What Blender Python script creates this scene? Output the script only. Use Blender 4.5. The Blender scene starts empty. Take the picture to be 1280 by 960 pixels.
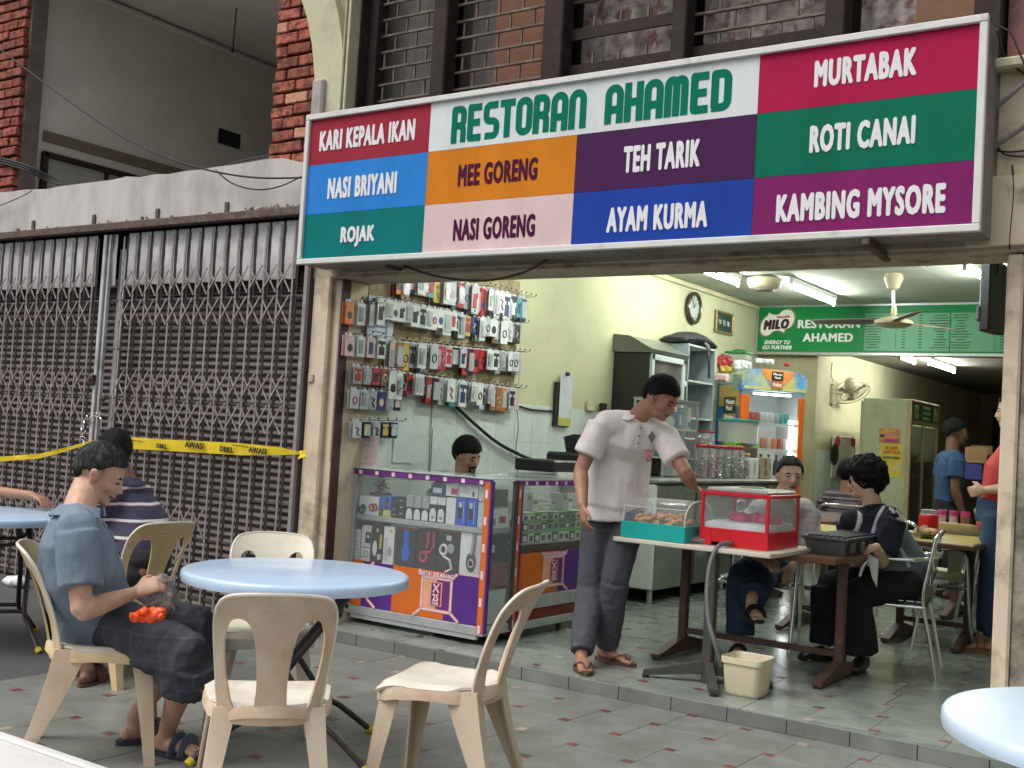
import bpy, math, random
import numpy as np
from mathutils import Vector, Matrix, noise
from math import radians, sin, cos, pi, sqrt
random.seed(7)
S = bpy.context.scene
COL = S.collection

# ------------------------------------------------------------------ camera
cam_d = bpy.data.cameras.new('camera'); cam = bpy.data.objects.new('camera', cam_d); COL.objects.link(cam)
S.camera = cam
cam_d.sensor_width = 36.0; cam_d.lens = 36.0*1420.99/1280.0
cam_d.clip_start = 0.05; cam_d.clip_end = 500
_y, _p, _r = 0.59760952, 0.04521424, 0.05951076
_f = Vector((-sin(_y)*cos(_p), cos(_y)*cos(_p), sin(_p)))
_rt = Vector((cos(_y), sin(_y), 0)); _up = _rt.cross(_f)
_rt2 = _rt*cos(_r) + _up*sin(_r); _up2 = -_rt*sin(_r) + _up*cos(_r)
_m = Matrix((_rt2, _up2, -_f)).transposed().to_4x4(); _m.translation = Vector((0, 0, 1.33))
cam.matrix_world = _m

# ------------------------------------------------------------------ light
w = bpy.data.worlds.new('World'); S.world = w; w.use_nodes = True
nt = w.node_tree; bg = nt.nodes['Background']
sky = nt.nodes.new('ShaderNodeTexSky'); sky.sky_type = 'NISHITA'; sky.sun_disc = False
SUN_EL, SUN_AZ = radians(58), radians(215)       # azimuth measured clockwise from +Y
sky.sun_elevation = SUN_EL; sky.sun_rotation = SUN_AZ; sky.dust_density = 6; sky.air_density = 1.6; sky.ozone_density = 2.0
hs = nt.nodes.new('ShaderNodeHueSaturation'); hs.inputs['Saturation'].default_value = .35
nt.links.new(sky.outputs[0], hs.inputs['Color']); nt.links.new(hs.outputs[0], bg.inputs[0])
bg.inputs[1].default_value = 0.14
sd = bpy.data.lights.new('sun', 'SUN'); sd.energy = 1.0; sd.angle = radians(35); sd.color = (1, .97, .93)
sun = bpy.data.objects.new('sun', sd); COL.objects.link(sun)
sun.rotation_euler = (Vector((sin(SUN_AZ)*cos(SUN_EL), cos(SUN_AZ)*cos(SUN_EL), sin(SUN_EL)))).to_track_quat('Z', 'Y').to_euler()
S.view_settings.view_transform = 'Standard'; S.view_settings.look = 'None'
S.view_settings.exposure = 0.38; S.view_settings.gamma = 1.0
S.render.engine = 'CYCLES'
S.cycles.max_bounces = 8; S.cycles.transparent_max_bounces = 16
S.cycles.caustics_reflective = False; S.cycles.caustics_refractive = False

# ------------------------------------------------------------------ constants of the place
F = 5.287          # y of the shop fronts
FZ = 0.076         # restaurant floor height (one step up)
XW = -4.97         # restaurant's left wall
XR = -1.02         # left side of the right-hand pillar
YB = 12.22         # partition under the menu board
CZ = 2.965         # restaurant ceiling

# ------------------------------------------------------------------ materials
MATS = {}
def _nodes(name):
    m = bpy.data.materials.new(name); m.use_nodes = True
    n = m.node_tree; return m, n, n.nodes['Principled BSDF']
def rgb(c): return (c[0], c[1], c[2], 1)
def mat(name, col, r=.55, metal=0., var=.12, sc=9., bump=0., bsc=80., dirt=None, dsc=3., dth=.55, dw=.12,
        objvar=0., spec=.5, emit=None, es=1., trans=0., alpha=1., ior=1.45, coat=0., stretch=None, sss=0.):
    if name in MATS: return MATS[name]
    m, n, b = _nodes(name); L = n.links.new; N = n.nodes.new
    tc = N('ShaderNodeNewGeometry'); src = tc.outputs['Position']
    if stretch:
        mp = N('ShaderNodeMapping'); mp.inputs['Scale'].default_value = stretch; L(src, mp.inputs[0]); src = mp.outputs[0]
    nz = N('ShaderNodeTexNoise'); nz.inputs['Scale'].default_value = sc; nz.inputs['Detail'].default_value = 5
    L(src, nz.inputs['Vector'])
    mr = N('ShaderNodeMapRange'); mr.inputs[1].default_value = .3; mr.inputs[2].default_value = .7
    mr.inputs[3].default_value = 1-var; mr.inputs[4].default_value = 1+var; L(nz.outputs[0], mr.inputs[0])
    val = mr.outputs[0]
    if objvar:
        oi = N('ShaderNodeObjectInfo'); m2 = N('ShaderNodeMapRange'); m2.inputs[3].default_value = 1-objvar; m2.inputs[4].default_value = 1+objvar
        L(oi.outputs['Random'], m2.inputs[0]); mm = N('ShaderNodeMath'); mm.operation = 'MULTIPLY'
        L(val, mm.inputs[0]); L(m2.outputs[0], mm.inputs[1]); val = mm.outputs[0]
    vm = N('ShaderNodeVectorMath'); vm.operation = 'SCALE'; vm.inputs[0].default_value = col[:3]; L(val, vm.inputs['Scale'])
    out = vm.outputs[0]
    if dirt:
        n2 = N('ShaderNodeTexNoise'); n2.inputs['Scale'].default_value = dsc; n2.inputs['Detail'].default_value = 8; n2.inputs['Roughness'].default_value = .65
        L(src, n2.inputs['Vector'])
        m3 = N('ShaderNodeMapRange'); m3.inputs[1].default_value = dth-dw; m3.inputs[2].default_value = dth+dw; L(n2.outputs[0], m3.inputs[0])
        mx = N('ShaderNodeMix'); mx.data_type = 'RGBA'; L(m3.outputs[0], mx.inputs['Factor']); L(out, mx.inputs['A']); mx.inputs['B'].default_value = rgb(dirt)
        out = mx.outputs['Result']
    L(out, b.inputs['Base Color'])
    b.inputs['Roughness'].default_value = r; b.inputs['Metallic'].default_value = metal
    b.inputs['Specular IOR Level'].default_value = spec; b.inputs['IOR'].default_value = ior
    if coat: b.inputs['Coat Weight'].default_value = coat; b.inputs['Coat Roughness'].default_value = .08
    if trans: b.inputs['Transmission Weight'].default_value = trans
    if sss: b.inputs['Subsurface Weight'].default_value = sss; b.inputs['Subsurface Radius'].default_value = (.02, .008, .004)
    if alpha < 1: b.inputs['Alpha'].default_value = alpha
    if emit: b.inputs['Emission Color'].default_value = rgb(emit); b.inputs['Emission Strength'].default_value = es
    if bump:
        n3 = N('ShaderNodeTexNoise'); n3.inputs['Scale'].default_value = bsc; n3.inputs['Detail'].default_value = 4; L(src, n3.inputs['Vector'])
        bp = N('ShaderNodeBump'); bp.inputs['Strength'].default_value = bump; bp.inputs['Distance'].default_value = .01
        L(n3.outputs[0], bp.inputs['Height']); L(bp.outputs[0], b.inputs['Normal'])
    MATS[name] = m; return m
def bands(name, axis, stops, period, r=.8, warp=.0, bump=.15, axis2=None, stops2=None, period2=1., phase=0.):
    """cloth with printed stripes along an axis (0 x, 1 y, 2 z) or, with axis2, a check"""
    if name in MATS: return MATS[name]
    m, n, b = _nodes(name); L = n.links.new; N = n.nodes.new
    tc = N('ShaderNodeTexCoord'); nz = N('ShaderNodeTexNoise'); nz.inputs['Scale'].default_value = 4; L(tc.outputs['Object'], nz.inputs['Vector'])
    va = N('ShaderNodeVectorMath'); va.operation = 'MULTIPLY_ADD'; L(nz.outputs['Color'], va.inputs[0]); va.inputs[1].default_value = (warp,)*3; L(tc.outputs['Object'], va.inputs[2])
    sp = N('ShaderNodeSeparateXYZ'); L(va.outputs[0], sp.inputs[0])
    def ramp(ax, st, per):
        d = N('ShaderNodeMath'); d.operation = 'MULTIPLY_ADD'; d.inputs[1].default_value = 1/per; d.inputs[2].default_value = 10+phase; L(sp.outputs[ax], d.inputs[0])
        fr = N('ShaderNodeMath'); fr.operation = 'FRACT'; L(d.outputs[0], fr.inputs[0])
        cr = N('ShaderNodeValToRGB'); cr.color_ramp.interpolation = 'CONSTANT'; e = cr.color_ramp.elements
        e[0].position = st[0][0]; e[0].color = rgb(st[0][1]); e[1].position = st[1][0]; e[1].color = rgb(st[1][1])
        for p, c in st[2:]:
            q = e.new(p); q.color = rgb(c)
        L(fr.outputs[0], cr.inputs[0]); return cr.outputs[0]
    o = ramp(axis, stops, period)
    if axis2 is not None:
        o2 = ramp(axis2, stops2 or stops, period2); mx = N('ShaderNodeMix'); mx.data_type = 'RGBA'; mx.inputs['Factor'].default_value = .5
        L(o, mx.inputs['A']); L(o2, mx.inputs['B']); o = mx.outputs['Result']
    L(o, b.inputs['Base Color']); b.inputs['Roughness'].default_value = r
    n3 = N('ShaderNodeTexNoise'); n3.inputs['Scale'].default_value = 350; L(tc.outputs['Object'], n3.inputs['Vector'])
    bp = N('ShaderNodeBump'); bp.inputs['Strength'].default_value = bump; bp.inputs['Distance'].default_value = .004
    L(n3.outputs[0], bp.inputs['Height']); L(bp.outputs[0], b.inputs['Normal'])
    MATS[name] = m; return m
def clear_plastic(name, tint=(.9, .92, .92), alpha=.22, r=.08):
    """thin clear sheet: mostly see-through, with a glossy skin"""
    if name in MATS: return MATS[name]
    m, n, b = _nodes(name); N = n.nodes.new; L = n.links.new
    tr = N('ShaderNodeBsdfTransparent'); tr.inputs[0].default_value = (.96, .97, .97, 1)
    b.inputs['Base Color'].default_value = rgb(tint); b.inputs['Roughness'].default_value = r
    lw = N('ShaderNodeLayerWeight'); lw.inputs[0].default_value = .5
    mr = N('ShaderNodeMapRange'); mr.inputs[3].default_value = alpha; mr.inputs[4].default_value = min(1, alpha+.45); pw = N('ShaderNodeMath'); pw.operation = 'POWER'; pw.inputs[1].default_value = 2.5; L(lw.outputs['Facing'], pw.inputs[0]); L(pw.outputs[0], mr.inputs[0])
    ms = N('ShaderNodeMixShader'); L(mr.outputs[0], ms.inputs[0]); L(tr.outputs[0], ms.inputs[1]); L(b.outputs[0], ms.inputs[2])
    L(ms.outputs[0], n.nodes['Material Output'].inputs[0]); MATS[name] = m; return m

# ------------------------------------------------------------------ mesh builder
class MB:
    def __init__(s): s.v = []; s.f = []; s.mi = []; s.m = 0; s.T = None
    def _v(s, p):
        p = Vector(p)
        if s.T is not None: p = s.T @ p
        s.v.append(tuple(p)); return len(s.v)-1
    def face(s, ids): s.f.append(tuple(ids)); s.mi.append(s.m)
    def poly(s, pts): s.face([s._v(p) for p in pts])
    def box(s, c, d, bev=0., rot=None, taper=1.):
        """box centred at c with full sizes d; taper scales the top in x,y"""
        c = Vector(c); h = [d[0]/2, d[1]/2, d[2]/2]; bev = min(bev, min(h)*.9)
        R = rot.to_3x3() if rot is not None else None
        def P(x, y, z):
            t = taper if z > 0 else 1.
            q = Vector((x*t, y*t, z))
            if R is not None: q = R @ q
            return s._v(c+q)
        if bev <= 0:
            i = {}
            for a in (-1, 1):
                for b in (-1, 1):
                    for e in (-1, 1): i[(a, b, e)] = P(a*h[0], b*h[1], e*h[2])
            for q in (((-1,-1,-1),(-1,1,-1),(1,1,-1),(1,-1,-1)), ((-1,-1,1),(1,-1,1),(1,1,1),(-1,1,1)), ((-1,-1,-1),(1,-1,-1),(1,-1,1),(-1,-1,1)),
                      ((-1,1,-1),(-1,1,1),(1,1,1),(1,1,-1)), ((-1,-1,-1),(-1,-1,1),(-1,1,1),(-1,1,-1)), ((1,-1,-1),(1,1,-1),(1,1,1),(1,-1,1))):
                s.face([i[k] for k in q])
            return
        i = {}; K = [(a, b, e) for a in (-1, 1) for b in (-1, 1) for e in (-1, 1)]
        for k in K:
            for ax in range(3):
                i[(k, ax)] = P(*[k[j]*(h[j]-(0 if j == ax else bev)) for j in range(3)])
        def of(ids):
            ps = [Vector(s.v[q]) for q in ids]; n = (ps[1]-ps[0]).cross(ps[2]-ps[0]); ce = sum(ps, Vector())/len(ps)
            cc = (s.T @ c) if s.T is not None else c
            s.face(ids if n.dot(ce-cc) > 0 else ids[::-1])
        for ax in range(3):
            o = [j for j in range(3) if j != ax]
            for sg in (-1, 1):
                ids = []
                for a, b in ((-1,-1),(1,-1),(1,1),(-1,1)):
                    k = [0]*3; k[ax] = sg; k[o[0]] = a; k[o[1]] = b; ids.append(i[(tuple(k), ax)])
                of(ids)
            for a in (-1, 1):
                for b in (-1, 1):
                    k0 = [0]*3; k1 = [0]*3
                    k0[ax] = -1; k1[ax] = 1
                    for k in (k0, k1): k[o[0]] = a; k[o[1]] = b
                    of([i[(tuple(k0), o[0])], i[(tuple(k1), o[0])], i[(tuple(k1), o[1])], i[(tuple(k0), o[1])]])
        for k in K: of([i[(k, 0)], i[(k, 1)], i[(k, 2)]])
    def rings(s, R, cap=True, closed=False):
        """R: list of rings (lists of points), same count each"""
        ids = [[s._v(p) for p in r] for r in R]; n = len(ids[0]); m = len(ids)
        for a in range(m if closed else m-1):
            A = ids[a]; B = ids[(a+1) % m]
            for k in range(n): s.face((A[k], A[(k+1) % n], B[(k+1) % n], B[k]))
        if cap and not closed:
            s.face(ids[0][::-1]); s.face(ids[-1])
    def tube(s, path, r, seg=8, cap=True, closed=False, flat=1., up=None):
        """round tube along path; r a number or a list; flat<1 squashes it along `up`"""
        P = [Vector(p) for p in path]; n = len(P); rr = r if isinstance(r, (list, tuple)) else [r]*n
        R = []; u = None
        for k in range(n):
            if closed: t = P[(k+1) % n]-P[k-1]
            else: t = (P[min(k+1, n-1)]-P[max(k-1, 0)])
            t.normalize()
            if u is None:
                if up is not None: u = Vector(up)
                else: u = Vector((0, 0, 1)) if abs(t.z) < .9 else Vector((1, 0, 0))
            u = (u-t*u.dot(t)).normalized(); v = t.cross(u)
            R.append([P[k]+(u*cos(2*pi*j/seg)*flat+v*sin(2*pi*j/seg))*rr[k] for j in range(seg)])
        s.rings(R, cap, closed)
    def cyl(s, a, b, r, r2=None, seg=12): s.tube([a, b], [r, r if r2 is None else r2], seg)
    def lathe(s, c, prof, seg=16, cap=True):
        c = Vector(c)
        s.rings([[c+Vector((r*cos(2*pi*j/seg), r*sin(2*pi*j/seg), z)) for j in range(seg)] for r, z in prof], cap)
    def prism(s, pts, n, origin=None):
        """polygon pts (3-D, counter-clockwise seen from where n points to) with thickness vector n behind it"""
        P = [Vector(p) for p in pts]; n = Vector(n); a = [s._v(p) for p in P]; b = [s._v(p-n) for p in P]
        s.face(a); s.face(b[::-1]); k = len(a)
        for i in range(k): s.face((a[i], b[i], b[(i+1) % k], a[(i+1) % k]))
    def ball(s, c, r, seg=12, rng=8, rot=None):
        c = Vector(c); r = Vector(r) if hasattr(r, '__len__') else Vector((r, r, r)); R = []
        for i in range(rng+1):
            t = pi*(i/rng); t = max(.12, min(pi-.12, t)) if i in (0, rng) else t
            ring = []
            for j in range(seg):
                q = Vector((r.x*sin(t)*cos(2*pi*j/seg), r.y*sin(t)*sin(2*pi*j/seg), -r.z*cos(t)))
                if rot is not None: q = rot @ q
                ring.append(c+q)
            R.append(ring)
        s.rings(R)
    def sweep(s, path, sec, ups):
        """section points (a,b) carried along path: a along `side`, b along `up`"""
        P = [Vector(p) for p in path]; n = len(P); R = []
        for k in range(n):
            t = (P[min(k+1, n-1)]-P[max(k-1, 0)]).normalized(); u = Vector(ups[k] if isinstance(ups, list) else ups); u = (u-t*u.dot(t)).normalized(); v = t.cross(u)
            sc = sec[k] if isinstance(sec[0][0], (list, tuple)) else sec
            R.append([P[k]+v*a+u*b for a, b in sc])
        s.rings(R)
    def mesh(s, name):
        me = bpy.data.meshes.new(name); me.from_pydata(s.v, [], s.f); return me
def link(o, parent=None):
    COL.objects.link(o)
    if parent is not None: o.parent = parent
    return o
def wm(o):
    m = o.matrix_basis.copy(); p = o.parent
    while p is not None: m = p.matrix_basis @ m; p = p.parent
    return m
def obj(name, mb, m, parent=None, smooth=30, local=False, kind=None, label=None):
    """ONE mesh object from a builder or a mesh; coordinates are the world's unless local"""
    me = mb.mesh(name) if isinstance(mb, MB) else mb
    ms = m if isinstance(m, (list, tuple)) else [m]
    me.materials.clear()
    for q in ms: me.materials.append(q)
    if isinstance(mb, MB) and len(ms) > 1: me.polygons.foreach_set('material_index', mb.mi)
    if smooth:
        me.polygons.foreach_set('use_smooth', [True]*len(me.polygons))
        if smooth < 180: me.set_sharp_from_angle(angle=radians(smooth))
    if parent is not None and not local: me.transform(wm(parent).inverted())
    me.update()
    o = bpy.data.objects.new(name, me); link(o, parent)
    if kind: o['kind'] = kind
    if label: o['label'] = label
    return o
def tag(o, label, cat, group=None):
    o['label'] = label; o['category'] = cat
    if group: o['group'] = group
    return o
def thing(name, label, cat, loc=(0, 0, 0), rz=0., group=None):
    o = bpy.data.objects.new(name, None); o.empty_display_size = .1; o.location = loc; o.rotation_euler = (0, 0, rz)
    link(o); return tag(o, label, cat, group)
def one(name, mb, m, label, cat, group=None, smooth=30):
    return tag(obj(name, mb, m, None, smooth), label, cat, group)
KIDS = {}
def dup(root, loc=None, rz=None, label=None, group=None, parent=None):
    c = root.copy(); COL.objects.link(c)
    if parent is not None: c.parent = parent
    if loc is not None: c.location = loc
    if rz is not None: c.rotation_euler = (0, 0, rz)
    if label: c['label'] = label
    if group: c['group'] = group
    for ch in list(root.children): dup(ch, parent=c)
    return c
def place(name, me, m, parent, loc, rot=None, rz=0., sc=None, label=None):
    """an instance object that shares mesh data, given in the parent's local space"""
    if not me.materials: me.materials.append(m)
    o = bpy.data.objects.new(name, me); link(o, parent); o.location = loc
    o.rotation_euler = rot if rot is not None else (0, 0, rz)
    if sc is not None: o.scale = sc
    if label: o['label'] = label
    return o
def fix(o, m):
    """another material on a copy that shares the mesh"""
    o.material_slots[0].link = 'OBJECT'; o.material_slots[0].material = m; return o
# writing: text turned into a mesh. frame: origin, right, up (normal = right x up)
def text_mesh(txt, size, sx=1., bold=0., depth=.002, align='CENTER', res=3, shear=0.):
    cu = bpy.data.curves.new('lettering', 'FONT'); cu.body = txt; cu.size = size; cu.offset = 0; cu.extrude = depth
    cu.align_x = align; cu.align_y = 'CENTER'; cu.resolution_u = res; cu.shear = shear; cu.space_character = 1.0+min(.30, bold/size*3.6)
    o = bpy.data.objects.new('lettering', cu); COL.objects.link(o)
    me = bpy.data.meshes.new_from_object(o.evaluated_get(bpy.context.evaluated_depsgraph_get()))
    bpy.data.objects.remove(o); bpy.data.curves.remove(cu)
    if bold:   # heavier strokes: the same outline laid a hair to each side
        import bmesh
        bm = bmesh.new()
        for k, (dx, dy) in enumerate(((0, 0), (-1, 0), (1, 0), (0, .6), (0, -.6), (-.7, .45), (.7, -.45), (.7, .45), (-.7, -.45))):
            n0 = len(bm.verts); bm.from_mesh(me); bm.verts.ensure_lookup_table()
            for v in bm.verts[n0:]: v.co.x += dx*bold*1.5; v.co.y += dy*bold*1.5; v.co.z += .00006*k
        bm.to_mesh(me); bm.free()
    me.transform(Matrix.Diagonal((sx, 1, 1, 1))); return me
def text(txt, size, m, parent, o, right, up, sx=1., bold=0., depth=.002, align='CENTER', fit=None, name='lettering', res=3, shear=0.):
    me = text_mesh(txt, size, sx, bold, depth, align, res, shear)
    if fit:   # (width, height) of the ink
        co = np.array([v.co[:] for v in me.vertices]); a = co.min(0); b = co.max(0); k = (fit[0]/(b[0]-a[0]), fit[1]/(b[1]-a[1]))
        me.transform(Matrix.Translation((-(a[0]+b[0])/2, -(a[1]+b[1])/2, 0))); me.transform(Matrix.Diagonal((k[0], k[1], 1, 1)))
    r = Vector(right).normalized(); u = Vector(up).normalized(); n = r.cross(u)
    M = Matrix((r, u, n)).transposed().to_4x4(); M.translation = Vector(o); me.transform(M)
    return obj(name, me, m, parent, smooth=0)
def remesh(mb, voxel, smooth=2, fac=.5):
    """union of overlapping closed pieces as one continuous surface"""
    me = mb.mesh('union') if isinstance(mb, MB) else mb
    o = bpy.data.objects.new('union', me); COL.objects.link(o)
    md = o.modifiers.new('r', 'REMESH'); md.mode = 'VOXEL'; md.voxel_size = voxel; md.use_smooth_shade = True
    if smooth:
        ms = o.modifiers.new('s', 'SMOOTH'); ms.iterations = smooth; ms.factor = fac
    out = bpy.data.meshes.new_from_object(o.evaluated_get(bpy.context.evaluated_depsgraph_get()))
    bpy.data.objects.remove(o); bpy.data.meshes.remove(me); return out
def wrinkle(me, amp, sc, stretch=(1, 1, 1), seed=0., ridged=False):
    """cloth folds: push vertices along their normals by noise"""
    n = len(me.vertices); co = np.empty(n*3); me.vertices.foreach_get('co', co); co = co.reshape(-1, 3)
    no = np.array([v.normal[:] for v in me.vertices]); d = np.empty(n)
    for i in range(n):
        p = Vector((co[i, 0]*stretch[0]*sc+seed, co[i, 1]*stretch[1]*sc, co[i, 2]*stretch[2]*sc))
        q = noise.noise(p); d[i] = (1-abs(q)*2.2)*.5 if ridged else q
        d[i] += .4*noise.noise(p*2.3)
    me.vertices.foreach_set('co', (co+no*(d*amp)[:, None]).ravel()); me.update(); return me

# =================================================================== SETTING
M_tile = mat('glazed_green_tile', (.178, .192, .176), r=.38, var=.1, sc=5, objvar=.06, dirt=(.12, .12, .106), dsc=4.5, dth=.58, dw=.16, bump=.05, bsc=30)
M_tile_in = mat('indoor_green_tile', (.24, .268, .24), r=.2, var=.08, sc=4, objvar=.08, dirt=(.11, .13, .115), dsc=5, dth=.62, dw=.15, bump=.04, bsc=25)
M_red = mat('maroon_tile', (.14, .055, .05), r=.35, var=.3, sc=30, objvar=.3)
M_redpale = mat('worn_beige_tile', (.30, .25, .20), r=.4, var=.2, sc=30, objvar=.15)
M_grout = mat('grout', (.13, .125, .112), r=.9, var=.2)
M_conc = mat('dark_concrete', (.075, .075, .075), r=.75, var=.15, sc=2, dirt=(.045, .045, .045), dsc=2, bump=.15, bsc=60)
M_cream = mat('cream_plaster', (.60, .50, .37), r=.8, var=.06, sc=6, dirt=(.27, .22, .15), dsc=5, dth=.63, dw=.1, bump=.12, bsc=40)
M_cream2 = mat('pale_arch_plaster', (.50, .48, .33), r=.8, var=.05, sc=6, dirt=(.36, .33, .23), dsc=4, dth=.62, bump=.08, bsc=40)
M_beam = mat('soiled_beam_plaster', (.40, .345, .25), r=.85, var=.1, sc=4, dirt=(.16, .12, .085), dsc=6, dth=.6, dw=.1, bump=.2, bsc=50, stretch=(1, 1, 2.5))
M_mould = mat('mouldy_pillar_plaster', (.40, .36, .29), r=.9, var=.15, sc=5, dirt=(.095, .085, .075), dsc=3.2, dth=.46, dw=.12, bump=.3, bsc=45)
M_green_wall = mat('pale_green_wall', (.50, .49, .31), r=.75, var=.04, sc=3, dirt=(.42, .41, .26), dsc=2, dth=.6, bump=.03)
M_back_wall = mat('dim_cream_wall', (.50, .46, .29), r=.8, var=.05, sc=3, dirt=(.4, .37, .24), dsc=2)
M_wtile = mat('white_wall_tile', (.62, .68, .64), r=.22, var=.04, sc=4, objvar=.035, dirt=(.53, .58, .55), dsc=5, dth=.6)
M_ceil = mat('pale_ceiling_board', (.47, .50, .42), r=.8, var=.06, sc=3, dirt=(.36, .38, .31), dsc=1.5)
M_ceil_dark = mat('grimy_kitchen_ceiling', (.20, .18, .14), r=.85, var=.15)
M_brick = mat('orange_red_brick', (.31, .085, .052), r=.85, var=.3, sc=22, objvar=.3, dirt=(.11, .03, .022), dsc=17, dth=.53, dw=.06, bump=.6, bsc=45)
M_brick_pale = mat('pale_brick', (.50, .25, .15), r=.85, var=.2, sc=22, bump=.4)
M_mortar = mat('mortar', (.15, .125, .11), r=.95, var=.2, bump=.5, bsc=60)
M_parapet = mat('weathered_white_parapet', (.50, .48, .46), r=.85, var=.07, sc=3, dirt=(.33, .31, .29), dsc=2.2, dth=.6, dw=.15, bump=.12, bsc=30, stretch=(2.2, 1, .8))
M_recess = mat('grey_stained_recess_wall', (.62, .60, .55), r=.9, var=.08, sc=2.5, dirt=(.50, .48, .43), dsc=1.2, dth=.55, dw=.2)
M_rust = mat('rusty_brown_steel', (.12, .085, .072), r=.7, var=.2, sc=20, dirt=(.07, .04, .03), dsc=15, metal=.2)
M_brownframe = mat('dark_brown_window_frame', (.028, .019, .017), r=.7, spec=.25, var=.25, sc=12, dirt=(.06, .045, .035), dsc=8, dth=.66)
M_gate = mat('dusty_grey_gate_steel', (.31, .27, .262), r=.55, metal=.35, var=.15, sc=25, objvar=.08, dirt=(.19, .15, .145), dsc=18, dth=.6)
M_gate_dark = mat('dark_gate_channel', (.085, .07, .066), r=.6, metal=.3)
M_slat = mat('dusty_brown_shutter_slat', (.20, .172, .162), r=.6, metal=.1, var=.15, sc=6, objvar=.12, dirt=(.13, .11, .10), dsc=4)
M_plate = mat('pale_grey_shutter_plate', (.50, .50, .50), r=.5, metal=.3, var=.12, sc=6, objvar=.08, dirt=(.2, .19, .18), dsc=5, dth=.6)
M_white = mat('white_paint', (.72, .72, .70), r=.5, var=.04)
M_alu = mat('brushed_aluminium', (.55, .56, .56), r=.35, metal=.75, var=.1, sc=30)
M_black = mat('black_plastic', (.018, .018, .02), r=.4, var=.1)
M_rubber = mat('black_cable', (.012, .012, .013), r=.6)
M_wood = mat('dark_brown_wood', (.075, .038, .022), r=.5, var=.25, sc=10, stretch=(1, 8, 8))

# ground: the road side, one sheet reaching far
g = MB(); g.poly([(-150, -150, -.16), (150, -150, -.16), (150, 60, -.16), (-150, 60, -.16)])
obj('ground', g, mat('road_asphalt', (.055, .055, .055), r=.9, var=.2, bump=.2), kind='structure')
# walkway in front of the restaurant: bed plus loose-laid pinwheel tiles
fl = MB(); fl.box((-1.3, 3.93, -.085), (7.6, 2.712, .15)); walkway = obj('walkway', fl, M_grout, kind='structure', smooth=0)
fd = MB(); fd.box((-12.05, 3.93, -.08), (13.9, 2.712, .16)); obj('concrete_floor', fd, M_conc, kind='structure', smooth=0)
kb = MB()
kb.box((-5, 2.545, .05), (24, .045, .1), .008); kb.box((-5, 2.26, .047), (24, .51, .1), .01); kb.box((-5, 2.3, -.09), (24, .55, .16))
ledge = obj('ledge', kb, mat('white_painted_ledge', (.58, .58, .57), r=.7, var=.06, sc=6, dirt=(.5, .5, .48), dsc=5, dth=.64, bump=.15, bsc=40), kind='structure')
L, s_ = .30, .05
def box_mesh(name, d, bev):
    b = MB(); b.box((0, 0, 0), d, bev); me = b.mesh(name); return me
big = box_mesh('tile', (L-.002, L-.002, .012), .0008); sml = box_mesh('tile', (s_-.0016, s_-.0016, .0125), .0006)
big_i = big.copy(); sml_i = sml.copy()
CM = cam.matrix_world.inverted(); FOC = 1420.99
def seen(p, pad=40):
    q = CM @ Vector(p)
    if q.z > -.2: return None
    u, v = 640+FOC*q.x/-q.z, 480-FOC*q.y/-q.z
    return (u, v, FOC/-q.z) if -pad < u < 1280+pad and -pad < v < 960+pad else None
def pinwheel(parent, x0, x1, y0, y1, org, mirror, top, mb_, mats, far):
    """two-size square tiling; near tiles become parts, the rest one joined part"""
    rest = MB(); rng = random.Random(3); parts = []
    for i in range(-60, 60):
        for j in range(-60, 60):
            if mirror: bx, by = org[0]+i*L-j*s_, org[1]+i*s_+j*L
            else: bx, by = org[0]+i*L+j*s_, org[1]-i*s_+j*L
            for kind in (0, 1):
                if kind == 0: cx, cy, hs = bx+L/2, by+L/2, L/2
                else: cx, cy, hs = (bx+L+s_/2, by+s_/2, s_/2) if mirror else (bx+L+s_/2, by+L-s_/2, s_/2)
                ax0, ax1, ay0, ay1 = max(cx-hs, x0), min(cx+hs, x1), max(cy-hs, y0), min(cy+hs, y1)
                if ax1-ax0 < .012 or ay1-ay0 < .012: continue
                full = (ax1-ax0 > 2*hs-.001 and ay1-ay0 > 2*hs-.001)
                pale = kind == 1 and rng.random() < .3
                m = mats[0] if kind == 0 else (mats[2] if pale else mats[1])
                dz = rng.uniform(-.0012, .0006)
                c = ((ax0+ax1)/2, (ay0+ay1)/2, top-.006+dz)
                pr_ = seen((c[0], c[1], top)) 
                if full and pr_ and cy < far: parts.append((-pr_[2]*hs, kind, c, m))
                else:
                    rest.m = 0 if kind == 0 else (2 if pale else 1); rest.box(c, (ax1-ax0-.003, ay1-ay0-.003, .012), 0)
    parts.sort(key=lambda t: t[0])
    for n_, (q, kind, c, m) in enumerate(parts):
        if n_ >= 290:
            rest.m = mats.index(m); hs = L if kind == 0 else s_; rest.box(c, (hs-.003, hs-.003, .012), 0)
        else:
            me = mb_[kind]
            o = place('tile' if kind == 0 else 'inset_tile', me, m, parent, c)
            o.rotation_euler = (rng.uniform(-.002, .002), rng.uniform(-.002, .002), rng.choice((0, pi/2, pi, -pi/2)))
            if o.data.materials[0] != m: fix(o, m)
    obj('outer_tiles', rest, mats, parent, smooth=0, kind='stuff')
pinwheel(walkway, -5.1, 2.5, 2.575, F-.014, (-3.035+s_/2-L-s_+.0, 5.056-L+s_/2), False, .002, (big, sml), [M_tile, M_red, M_redpale], 5.2)
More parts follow.
